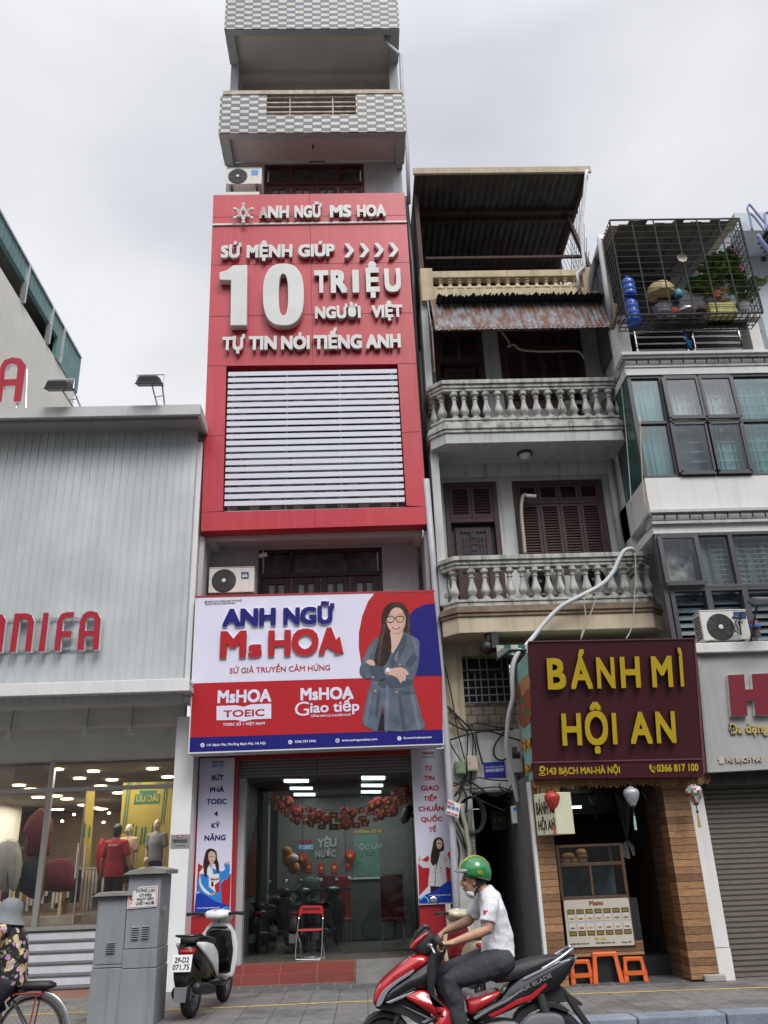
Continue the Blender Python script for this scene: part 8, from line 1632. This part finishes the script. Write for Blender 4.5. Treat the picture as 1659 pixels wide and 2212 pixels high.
pan('front_fender', 'mat_black', [(95, 1290), (130, 1150), (190, 1090), (280, 1075), (360, 1110), (420, 1190), (400, 1200), (330, 1135), (260, 1110), (190, 1130), (130, 1200), (110, 1290)], -.07, None, .02)
m = MB()
for s_ in (-1, 1): m.tube([b4(262, 1300, .075*s_), b4(360, 1050, .07*s_), b4(520, 760, .05*s_)], .024, 8)
m.build('fork', 'dark_grey', MO, smooth=True)
shell('front_cover', 'paint_red', [(188, 1020), (196, 960), (235, 890), (300, 828), (370, 768), (435, 724), (500, 716), (552, 738), (500, 780), (430, 830), (330, 880), (270, 930), (235, 1000), (210, 1032)], .155, k=(.80, .93, 1))
shell('front_side', 'paint_dark', [(240, 1005), (290, 930), (380, 870), (470, 800), (560, 745), (585, 770), (560, 850), (530, 915), (440, 930), (360, 970), (290, 1015)], .175, k=(.86, .95, 1))
pan('headlight', 'dark_headlight', [(205, 1025), (238, 945), (300, 890), (380, 838), (436, 806), (424, 832), (350, 880), (280, 940), (246, 1005), (225, 1030)], -.172, .172, .012)
pan('silver_trim', 'silver_strip', [(262, 1005), (360, 965), (450, 930), (372, 978), (290, 1012)], -.182, -.13, .004, sm=0); pan('chin_panel', 'mat_black', [(200, 1036), (290, 1015), (360, 985), (420, 1010), (520, 1080), (560, 1125), (480, 1150), (400, 1100), (300, 1070), (230, 1055)], -.12, None, .02)
pan('silver_trim', 'silver_strip', [(365, 1030), (400, 1040), (560, 1112), (500, 1140), (480, 1130), (520, 1110)], -.135, -.10, .004, sm=0)
shell('red_side_panel', 'paint_red', [(372, 955), (430, 932), (490, 925), (545, 955), (620, 1020), (690, 1075), (712, 1160), (690, 1230), (600, 1210), (560, 1160), (590, 1110), (520, 1065), (440, 1010), (395, 985)], .19, k=(.86, .95, 1))
pan('footboard', 'mat_black', [(560, 1180), (620, 1160), (860, 1150), (900, 1190), (880, 1235), (620, 1250), (560, 1220)], -.17, None, .02)
shell('leg_shield', 'mat_black', [(520, 740), (600, 640), (640, 660), (600, 760), (570, 860), (560, 960), (640, 1080), (600, 1120), (530, 1000), (510, 860)], .19, k=(.9, .96, 1))
m = MB(); m.tube([b4(545, 770), b4(600, 640), b4(575, 615)], .035, 10); m.build('steering_stem', 'mat_black', MO, smooth=True)
shell('handlebar_cowl', 'mat_black', [(412, 690), (425, 640), (470, 580), (520, 545), (560, 590), (585, 640), (560, 710), (500, 735), (440, 700)], .12, k=(.7, .9, 1))
shell('cowl_face', 'paint_red', [(414, 680), (432, 640), (490, 590), (540, 572), (500, 612), (460, 650), (436, 690)], .13, k=(.8, .93, 1)); pan('visor', 'black_gloss', [(440, 606), (500, 543), (532, 548), (530, 570), (470, 600), (444, 632)], -.11, None, .02)
for s_ in (-1, 1):
 m = MB(); m.tube([b4(555, 620, .10*s_), b4(575, 632, .22*s_), b4(590, 640, .36*s_)], [.02, .019, .019], 10); g = m.build('grip', 'rubber', MO, smooth=True)
 m = MB(); m.tube([b4(528, 655, .20*s_), b4(545, 672, .24*s_), b4(556, 700, .30*s_)], [.012, .011, .010], 7); m.tube([b4(520, 655, .18*s_), b4(548, 660, .20*s_)], .016, 7); m.build('brake_lever', 'silver_strip', g, smooth=True)
shell('seat', 'seat_black', [(830, 740), (900, 760), (1000, 790), (1080, 772), (1160, 748), (1250, 732), (1330, 724), (1338, 744), (1250, 790), (1130, 850), (1020, 890), (900, 880), (830, 820)], .135, k=(.8, .94, 1))
shell('rear_body', 'paint_dark', [(770, 1085), (860, 1040), (950, 1000), (1010, 920), (1100, 850), (1220, 790), (1330, 745), (1420, 722), (1438, 745), (1400, 830), (1345, 900), (1235, 960), (1120, 1020), (980, 1085), (860, 1130), (790, 1130)], .14, k=(.86, .95, 1))
shell('red_under_seat', 'paint_red', [(765, 990), (850, 972), (955, 938), (968, 958), (905, 1010), (830, 1060), (778, 1088), (762, 1040)], .15, k=(.88, .96, 1))
pan('red_stripe', 'paint_red', [(890, 1085), (980, 1042), (1060, 992), (1150, 962), (1240, 890), (1252, 905), (1165, 988), (1065, 1022), (960, 1078), (905, 1100)], -.150, -.10, .004, sm=0)
pan('silver_trim', 'silver_strip', [(800, 1098), (900, 1040), (1010, 985), (1090, 930), (1095, 938), (1015, 1000), (905, 1055), (810, 1115)], -.150, -.10, .003, sm=0); pan('silver_trim', 'silver_strip', [(1100, 862), (1230, 800), (1330, 755), (1335, 762), (1235, 812), (1110, 875)], -.150, -.10, .003, sm=0)
m = MB(); A, B_ = b4(1090, 948, -.152), b4(1280, 850, -.152); up = (B_-A).normalized().cross(V((0, -1, 0))); up = -up if up.z < 0 else up; wtext(m, 'AIR BLADE', A, B_, .032, (0, -1, 0), up, .006, .02); m.build('lettering', 'silver_strip', MO)
for s_ in (-1, 1): m = MB(); m.tube(crv([b4(1215, 810, .13*s_), b4(1300, 760, .135*s_), b4(1390, 700, .10*s_), b4(1422, 678, .04*s_)], 4), .016, 8); m.build('grab_rail', 'silver_strip', MO, smooth=True)
pan('tail_lamp', 'dark_headlight', [(1362, 828), (1398, 762), (1440, 724), (1432, 765), (1385, 832)], -.10, None, .012); pan('tail_cover', 'paint_dark', [(1330, 735), (1400, 712), (1425, 722), (1390, 760), (1350, 835), (1330, 800)], -.11, None, .02)
pan('rear_fender', 'mat_black', [(1180, 1010), (1240, 935), (1345, 912), (1400, 960), (1480, 1020), (1470, 1040), (1400, 1010), (1300, 1030), (1180, 1060)], -.06, None, .015); pan('mud_flap', 'mat_black', [(1370, 960), (1405, 965), (1470, 1060), (1565, 1200), (1550, 1215), (1440, 1080)], -.07, None, .008)
pan('rear_mudguard', 'mat_black', [(1060, 1130), (1100, 1060), (1200, 1015), (1310, 1015), (1395, 1060), (1380, 1080), (1300, 1050), (1200, 1060), (1120, 1110), (1085, 1160)], -.075, None, .015)
m = MB(); m.tube([b4(1205, 940, -.10), b4(1240, 1060, -.10), b4(1290, 1200, -.10)], .034, 10); q = crv([b4(1212, 960, -.10), b4(1240, 1060, -.10), b4(1270, 1140, -.10)], 14); m.tube(q, [.044 if i % 2 else .034 for i in range(len(q))], 10); m.build('shock_absorber', 'dark_grey', MO, smooth=True)
shell('exhaust', 'flap_grey', [(1085, 1165), (1130, 1095), (1240, 1072), (1335, 1088), (1358, 1150), (1340, 1200), (1180, 1215), (1100, 1200)], .05, k=(.8, .93, 1)).location = V((0, -.13, 0))
pan('engine', 'alloy', [(820, 1190), (900, 1130), (1060, 1130), (1120, 1190), (1100, 1260), (880, 1270)], -.11, None, .03)
# rider
mk('helmet_green', (.02, .17, .045), .22, var=.04, coat=.4); mk('helmet_yellow', (.55, .42, .02), .3, var=.03); mk('shirt_white', (.66, .66, .69), .8, var=.06, sc=6, fine=.03, bump=1.0, bsc=7); mk('jeans_grey', (.035, .038, .045), .85, var=.25, sc=5, fine=.15, bump=1.0, bsc=8); mk('mask_white', (.60, .61, .62), .8); mk('shoe_dark', (.03, .03, .03), .6); mk('visor_clear', (.25, .27, .28), .1, .2, var=0)
RD = thing('person', 'motorbike rider in a white tee and green helmet, sitting with both hands on the handlebar', 'person', (b4(960, 800).x, YM, b4(960, 800).z))
m = MB()
# torso, neck and head as one skin
m.tube([b4(965, 740), b4(962, 650), b4(950, 540), b4(928, 440), b4(905, 365), b4(880, 325)], [(.16, .13), (.15, .115), (.145, .11), (.17, .10), (.15, .075), (.075, .06)], 14, up=(1, 0, 0))
m.tube([b4(885, 345), b4(858, 305), b4(835, 280)], [.062, .058, .06], 10)
hf = V((-1, 0, -.02)); head(m, b4(806, 266), hf, 1.0)
for s_, sh, el, wr, gp_ in ((-1, (900, 392), (880, 560), (652, 640), (590, 642)), (1, (885, 385), (800, 525), (650, 592), (592, 640))):
 S0, E0, W0 = b4(*sh, .175*s_), b4(*el, .235*s_), b4(*wr, .28*s_); G0 = b4(*gp_, .29*s_)
 m.tube([b4(905, 380, .08*s_), S0, lerp3(S0, E0, .5), E0, lerp3(E0, W0, .3), lerp3(E0, W0, .75), W0], [.065, .060, .052, .043, .044, .032, .027], 12)
 d = (G0-W0).normalized(); r_ = V((0, 1, 0)); n_ = d.cross(r_); n_ = -n_ if n_.z > 0 else n_
 k0 = W0+d*.015; m.tube([W0-d*.02, k0+d*.03, k0+d*.075], [(.036, .024), (.044, .022), (.044, .018)], 10, up=(0, 0, 1))
 for i in range(4):
  o = V((0, (-.033+.022*i), 0)); b0 = k0+d*.065+o; l = (.9, 1, .97, .82)[i]
  m.tube([b0-d*.015, b0+d*.012, b0+d*.034*l+n_*.014, b0+d*.036*l+n_*.042, b0+d*.012+n_*.058, b0-d*.010+n_*.055], [.0105, .0105, .0100, .0095, .0088, .007], 8)
 b0 = k0+d*.02-V((0, .03*s_, 0)); m.tube([b0, b0+d*.03+n_*.018-V((0, .012*s_, 0)), b0+d*.05+n_*.04-V((0, .006*s_, 0)), b0+d*.05+n_*.06], [.014, .0125, .011, .008], 8)
m.build('body', 'skin', RD, remesh=.0075, soft=1, smooth=True)
m = MB()
for s_, kn, an in ((-1, (655, 868), (738, 1235)), (1, (618, 850), (700, 1220))):
 H0, K0, A0 = b4(965, 760, .10*s_), b4(*kn, .17*s_), b4(*an, .16*s_)
 m.tube([b4(1000, 745, .06*s_), H0, lerp3(H0, K0, .45), lerp3(H0, K0, .85), K0, lerp3(K0, A0, .2), lerp3(K0, A0, .6), A0], [(.12, .12), (.135, .125), (.115, .11), (.085, .085), (.078, .078), (.078, .08), (.07, .072), (.06, .062)], 14)
m.tube([b4(985, 775), b4(970, 720), b4(960, 680)], [(.17, .135), (.17, .135), (.155, .12)], 14, up=(1, 0, 0)); m.build('trousers', 'jeans_grey', RD, remesh=.013, soft=3, smooth=True, fold=.03)
m = MB()
for s_, an in ((-1, (738, 1235)), (1, (700, 1220))): A0 = b4(*an, .16*s_); m.tube([A0+V((.05, 0, -.04)), A0+V((0, 0, -.045)), A0+V((-.09, 0, -.06)), A0+V((-.17, 0, -.07))], [(.04, .045), (.045, .05), (.045, .035), (.03, .02)], 10)
m.build('shoes', 'shoe_dark', RD, remesh=.01, soft=1, smooth=True)
m = MB(); m.tube([b4(965, 735), b4(962, 660), b4(955, 560), b4(932, 450), b4(908, 365), b4(885, 325), b4(878, 312)], [(.175, .155), (.17, .145), (.16, .128), (.185, .122), (.165, .095), (.10, .078), (.075, .068)], 18, up=(1, 0, 0))
for s_, sh, cu in ((-1, (903, 390), (880, 518)), (1, (885, 380), (822, 492))):
 S0, C0 = b4(*sh, .17*s_), b4(*cu, .222*s_); m.tube([b4(905, 375, .08*s_), S0, lerp3(S0, C0, .5), C0], [.08, .078, .076, .070], 14)
m.build('t_shirt', 'shirt_white', RD, remesh=.010, soft=3, smooth=True, fold=.03)
F = YP(YM-.255); m = MB(); q = b4(892, 462).y; C0 = P('B4', 890, 462, YM-.262)
m.box(C0.x-.022, C0.x+.022, YM-.268, YM-.25, C0.z-.015, C0.z+.015); fl = m.build('sleeve_flag', 'flag_red', RD); m = MB(); m.prism([C0+V((.010*(1 if k % 2 == 0 else .42)*math.sin(k*PI/5), -.0065, .010*(1 if k % 2 == 0 else .42)*math.cos(k*PI/5))) for k in range(10)], V((0, -.002, 0))); m.build('star', 'star_yellow', fl)
# helmet, strap, lowered mask
hc_ = b4(824, 214); Rm = Matrix.Rotation(.20, 3, 'Y'); m = MB(); vs_, fs_ = [], []
n, kk = 26, 12
for i in range(kk+1):
 th_ = (PI*.60)*i/kk
 for j in range(n):
  a = 2*PI*j/n; cut = .88 if abs(a-PI) < .9 else 1.0; tt = th_*cut; vs_.append(hc_+Rm @ V((.150*math.sin(tt)*math.cos(a), .128*math.sin(tt)*math.sin(a), .148*math.cos(tt))))
for i in range(kk):
 for j in range(n): fs_.append((i*n+j, (i+1)*n+j, (i+1)*n+(j+1) % n, i*n+(j+1) % n))
m.add(vs_, fs_)
for i, f_ in enumerate(fs_):
 c = sum((V(vs_[q_]) for q_ in f_), V((0, 0, 0)))/4-hc_; m.m[i] = 1 if (abs(c.y) < .038 and c.z > .02) else 0
hl = m.build('helmet', ['helmet_green', 'helmet_yellow'], RD, smooth=True); sm_ = hl.modifiers.new('t', 'SOLIDIFY'); sm_.thickness = .02
m = MB(); R_ = []
for k, (rx, dz) in enumerate(((.150, 0), (.20, -.035))): R_.append([hc_+V((0, 0, .0))+Rm @ V((-rx*math.cos(a), .125*math.sin(a)*(1 if k == 0 else .9), dz+.012)) for a in [(-1.0+2.0*i/12) for i in range(13)]])
n = 13; m.add(R_[0]+R_[1], [(i, i+1, n+i+1, n+i) for i in range(12)]); v_ = m.build('visor', 'visor_clear', hl, smooth=True); sm_ = v_.modifiers.new('t', 'SOLIDIFY'); sm_.thickness = .006
m = MB(); wtext(m, 'GO', hc_+V((.005, -.127, -.01)), hc_+V((.05, -.122, -.02)), .028, (.1, -1, .1), (0, 0, 1), .008, .03); m.build('lettering', 'helmet_yellow', hl)
m = MB()
for s_ in (-1, 1): m.tube([b4(838, 262, .088*s_), b4(832, 310, .078*s_), b4(818, 352, .04*s_), b4(812, 362, 0)], .009, 6)
m.build('chin_strap', 'black', hl)
m = MB(); mc = b4(795, 346); m.ell(mc, .052, .056, .034, 14, 9, Matrix.Rotation(.5, 3, 'Y')); m.build('face_mask', 'mask_white', RD, smooth=True); m = MB()
for s_ in (-1, 1): m.tube([mc+V((.02, .05*s_, .02)), b4(835, 290, .078*s_)], .004, 4)
m.build('mask_loop', 'mask_white', RD)
m = MB(); m.ell(b4(835, 270), .082, .080, .075, 14, 8); m.build('hair', 'hair', RD, smooth=True)
m = MB()
for s_ in (-1, 1): e_ = b4(757, 258, .032*s_); m.ell(e_, .010, .016, .008, 8, 6); m.bar(e_+V((-.006, -.018, .022)), e_+V((-.006, .018, .022)), .008, .007)
m.build('eyes', 'hair', RD)
# ================================================================ woman on a bicycle at the left edge
def floral():
 m = bpy.data.materials.new('floral'); m.use_nodes = True; t = m.node_tree; N = t.nodes; K = t.links.new; b = N['Principled BSDF']; b.inputs['Roughness'].default_value = .8
 co = N.new('ShaderNodeTexCoord'); prev = None
 col = None
 for i, (sc, th, c) in enumerate(((9, .34, (.55, .42, .20)), (13, .30, (.45, .24, .40)), (11, .24, (.62, .52, .42)), (24, .22, (.10, .14, .05)))):
  mp = N.new('ShaderNodeMapping'); mp.inputs['Location'].default_value = (i*3.1, i*1.7, i*2.3); nz = N.new('ShaderNodeTexNoise'); nz.inputs['Scale'].default_value = 14; va = N.new('ShaderNodeVectorMath'); va.operation = 'SCALE'; va.inputs['Scale'].default_value = .07; ad = N.new('ShaderNodeVectorMath'); ad.operation = 'ADD'
  K(co.outputs['Object'], nz.inputs['Vector']); K(nz.outputs['Color'], va.inputs[0]); K(co.outputs['Object'], ad.inputs[0]); K(va.outputs[0], ad.inputs[1]); K(ad.outputs[0], mp.inputs[0])
  vo = N.new('ShaderNodeTexVoronoi'); vo.inputs['Scale'].default_value = sc; K(mp.outputs[0], vo.inputs['Vector']); r = N.new('ShaderNodeMapRange'); r.inputs['From Min'].default_value = th; r.inputs['From Max'].default_value = th+.06; r.inputs['To Min'].default_value = 1; r.inputs['To Max'].default_value = 0; K(vo.outputs['Distance'], r.inputs[0])
  mx = N.new('ShaderNodeMix'); mx.data_type = 'RGBA'; K(r.outputs[0], mx.inputs[0]); mx.inputs[7].default_value = (*c, 1)
  if col is None: mx.inputs[6].default_value = (.010, .009, .012, 1)
  else: K(col, mx.inputs[6])
  col = mx.outputs[2]
 K(col, b.inputs['Base Color']); MATS['floral'] = m
floral()
YB = 10.0
def q1(u, v, dy=0): return P('B1', u, v, YB)+V((0, dy, 0))
BK = thing('bicycle', 'old bicycle with chrome mudguard and padded rear rack', 'bicycle', (q1(265, 2230).x-.5, YB, -.12)); mk('bike_red', (.28, .035, .018), .5, var=.2); mk('bike_dark', (.05, .045, .05), .45, var=.2)
rw = q1(262, 2225); rw.z = .21; R0 = .335; fw = rw+V((-1.08, 0, 0))
for c in (rw, fw):
 m = MB(); m.lathe([(R0-.03, -.016), (R0-.012, -.02), (R0, 0), (R0-.012, .02), (R0-.03, .016)], c, 40, 'Y', cap=False); wo = m.build('wheel', 'rubber', BK, smooth=True); m = MB(); m.lathe([(R0-.03, -.014), (R0-.045, -.012), (R0-.045, .012), (R0-.03, .014)], c, 40, 'Y', cap=False); m.build('rim', 'chrome', wo)
 m = MB(); m.lathe([(.022, -.045), (.022, .045)], c, 10, 'Y')
 for k in range(28): a = 2*PI*k/28; s_ = -1 if k % 2 else 1; m.tube([c+V((.02*math.cos(a+.9*s_), .035*s_, .02*math.sin(a+.9*s_))), c+V(((R0-.04)*math.cos(a), 0, (R0-.04)*math.sin(a)))], .0016, 3, cap=False)
 m.build('spokes', 'steel', wo)
arc = [rw+V(((R0+.035)*math.cos(a), 0, (R0+.035)*math.sin(a))) for a in [(-.15+2.5*i/20) for i in range(21)]]; m.tube(arc, [(.030, .008)]*21, 8, up=(0, 1, 0)); m.build('mudguard', 'chrome', BK, smooth=True)
bb = rw+V((-.43, 0, -.05)); st = bb+V((.12, 0, .50)); hdp = rw+V((-.92, 0, .55)); m = MB()
for a, b, r in ((rw+V((0, .05, 0)), bb, .012), (rw+V((0, -.05, 0)), bb, .012), (rw+V((0, .05, 0)), st, .010), (rw+V((0, -.05, 0)), st, .010), (bb, st, .017), (bb, hdp+V((.02, 0, -.15)), .019), (bb+V((.06, 0, .25)), hdp, .017), (hdp+V((-.02, 0, .08)), hdp+V((.02, 0, -.18)), .02), (hdp+V((.02, 0, -.18)), fw, .014)): m.tube([a, b], r, 8)
m.build('frame', 'bike_dark', BK); m = MB(); m.tube([hdp+V((-.02, 0, .08)), hdp+V((-.04, 0, .28))], .014, 8); m.tube(crv([hdp+V((.16, -.28, .34)), hdp+V((0, -.24, .33)), hdp+V((-.05, -.1, .29)), hdp+V((-.05, .1, .29)), hdp+V((0, .24, .33)), hdp+V((.16, .28, .34))], 4), .012, 8); m.build('handlebar', 'chrome', BK, smooth=True)
rz = q1(210, 1955).z; x0, x1 = q1(60, 1955).x, q1(370, 1955).x; m = MB()
for s_ in (-.07, 0, .07): m.tube([(x0-.1, YB+s_, rz), (x1, YB+s_, rz+.01)], .010, 6)
for xx in (x0, (x0+x1)/2, x1): m.tube([(xx, YB-.075, rz), (xx, YB+.075, rz)], .010, 6)
for s_ in (-.07, .07): m.tube([(x1-.05, YB+s_, rz), rw+V((.0, s_, .0))], .008, 6)
m.build('rear_rack', 'bike_red', BK); m = MB(); c0, c1 = q1(145, 1895), q1(462, 1885); m.loft([ringx(x, z, w_, h, p=3, yc=YB) for x, z, w_, h in ((c0.x, c0.z, .06, .025), (c0.x+.05, c0.z+.005, .085, .042), (c1.x-.06, c1.z+.005, .085, .042), (c1.x, c1.z+.0, .06, .02))]); m.build('rack_cushion', 'black', BK, smooth=True)
m = MB(); sz = q1(60, 1870).z; sx = q1(40, 1870).x; m.loft([ringx(x, sz-.03, w_, .035, p=3, yc=YB) for x, w_ in ((sx-.15, .03), (sx, .08), (sx+.1, .10), (sx+.13, .07))]); m.tube([(sx+.02, YB, sz-.04), st], .014, 8); m.build('saddle', 'black', BK, smooth=True)
m = MB(); m.tube([bb+V((0, -.09, 0)), bb+V((-.10, -.09, -.13))], .010, 6); m.tube([bb+V((0, .09, 0)), bb+V((.10, .09, .13))], .010, 6); m.lathe([(.09, -.05), (.09, -.045)], bb, 20, 'Y'); m.build('crank', 'steel', BK)
WM = thing('person', 'woman in grey hat and dark floral blouse riding the bicycle', 'person', (q1(60, 1800).x, YB, q1(60, 1860).z)); hat_grey = mk('hat_grey', (.17, .18, .185), .9, var=.15, sc=9, fine=.15, bump=.2, bsc=60); mk('trouser_dark', (.02, .018, .025), .85)
m = MB(); m.tube([q1(90, 1850), q1(105, 1750), q1(115, 1600), q1(110, 1480), q1(80, 1400), q1(50, 1355)], [(.16, .13), (.15, .12), (.145, .115), (.165, .105), (.14, .085), (.06, .06)], 14, up=(1, 0, 0)); m.tube([q1(72, 1375), q1(62, 1330), q1(55, 1300)], [.055, .05, .052], 10); head(m, q1(45, 1285), V((-1, 0, -.1)), .95)
for s_ in (-1, 1):
 S0, E0, W0 = q1(60, 1425, .215*s_), q1(-10, 1590, .27*s_), V((hdp.x+.22, YB+.26*s_, hdp.z+.38)); m.tube([q1(90, 1415, .08*s_), S0, lerp3(S0, E0, .5), E0, lerp3(E0, W0, .4), W0], [.06, .056, .050, .042, .038, .026], 11); hand(m, W0, W0+(V((hdp.x+.06, YB+.28*s_, hdp.z+.33))-W0).normalized()*.17, V((0, 0, -1)), .95, .8)
 Hp, Kn, An = q1(80, 1850, .09*s_), V((bb.x-.02-.06*s_, YB+.11*s_, bb.z+.42+.09*s_)), V((bb.x-.02+.08*s_, YB+.11*s_, bb.z+.04+.13*s_)); m.tube([Hp, lerp3(Hp, Kn, .5), Kn, lerp3(Kn, An, .4), An, An+V((-.12, 0, -.04))], [.10, .085, .062, .055, .04, .03], 11)
m.build('body', 'skin', WM, remesh=.010, soft=1, smooth=True)
m = MB(); m.tube([q1(85, 1890), q1(98, 1800), q1(115, 1640), q1(115, 1500), q1(88, 1405), q1(62, 1362)], [(.185, .165), (.18, .155), (.17, .145), (.165, .13), (.15, .105), (.075, .07)], 16, up=(1, 0, 0))
for s_ in (-1, 1): m.tube([q1(90, 1410, .08*s_), q1(72, 1412, .19*s_), q1(60, 1432, .215*s_)], [.070, .068, .066], 12)
m.build('blouse', 'floral', WM, remesh=.012, soft=3, smooth=True, fold=.03)
m = MB()
for s_ in (-1, 1): Hp, Kn, An = q1(80, 1860, .09*s_), V((bb.x-.02-.06*s_, YB+.11*s_, bb.z+.42+.09*s_)), V((bb.x-.02+.08*s_, YB+.11*s_, bb.z+.10+.13*s_)); m.tube([q1(95, 1860, .06*s_), Hp, lerp3(Hp, Kn, .5), Kn, An], [.12, .115, .10, .078, .07], 12)
m.build('trousers', 'trouser_dark', WM, remesh=.014, soft=2, smooth=True)
hc2 = q1(75, 1265); m = MB(); Rh = Matrix.Rotation(.18, 3, 'Y')
m.lathe([(.001, .135), (.06, .128), (.105, .095), (.122, .03), (.128, -.02), (.15, -.06), (.185, -.10), (.19, -.105)], (0, 0, 0), 26); m.v = [tuple(q1(88, 1262)+Rh @ V(p)) for p in m.v]; ht = m.build('hat', 'hat_grey', WM, smooth=True); sm_ = ht.modifiers.new('t', 'SOLIDIFY'); sm_.thickness = .006
m = MB(); m.ell(q1(70, 1285), .09, .085, .10, 12, 8); m.build('hair', 'hair', WM, smooth=True)
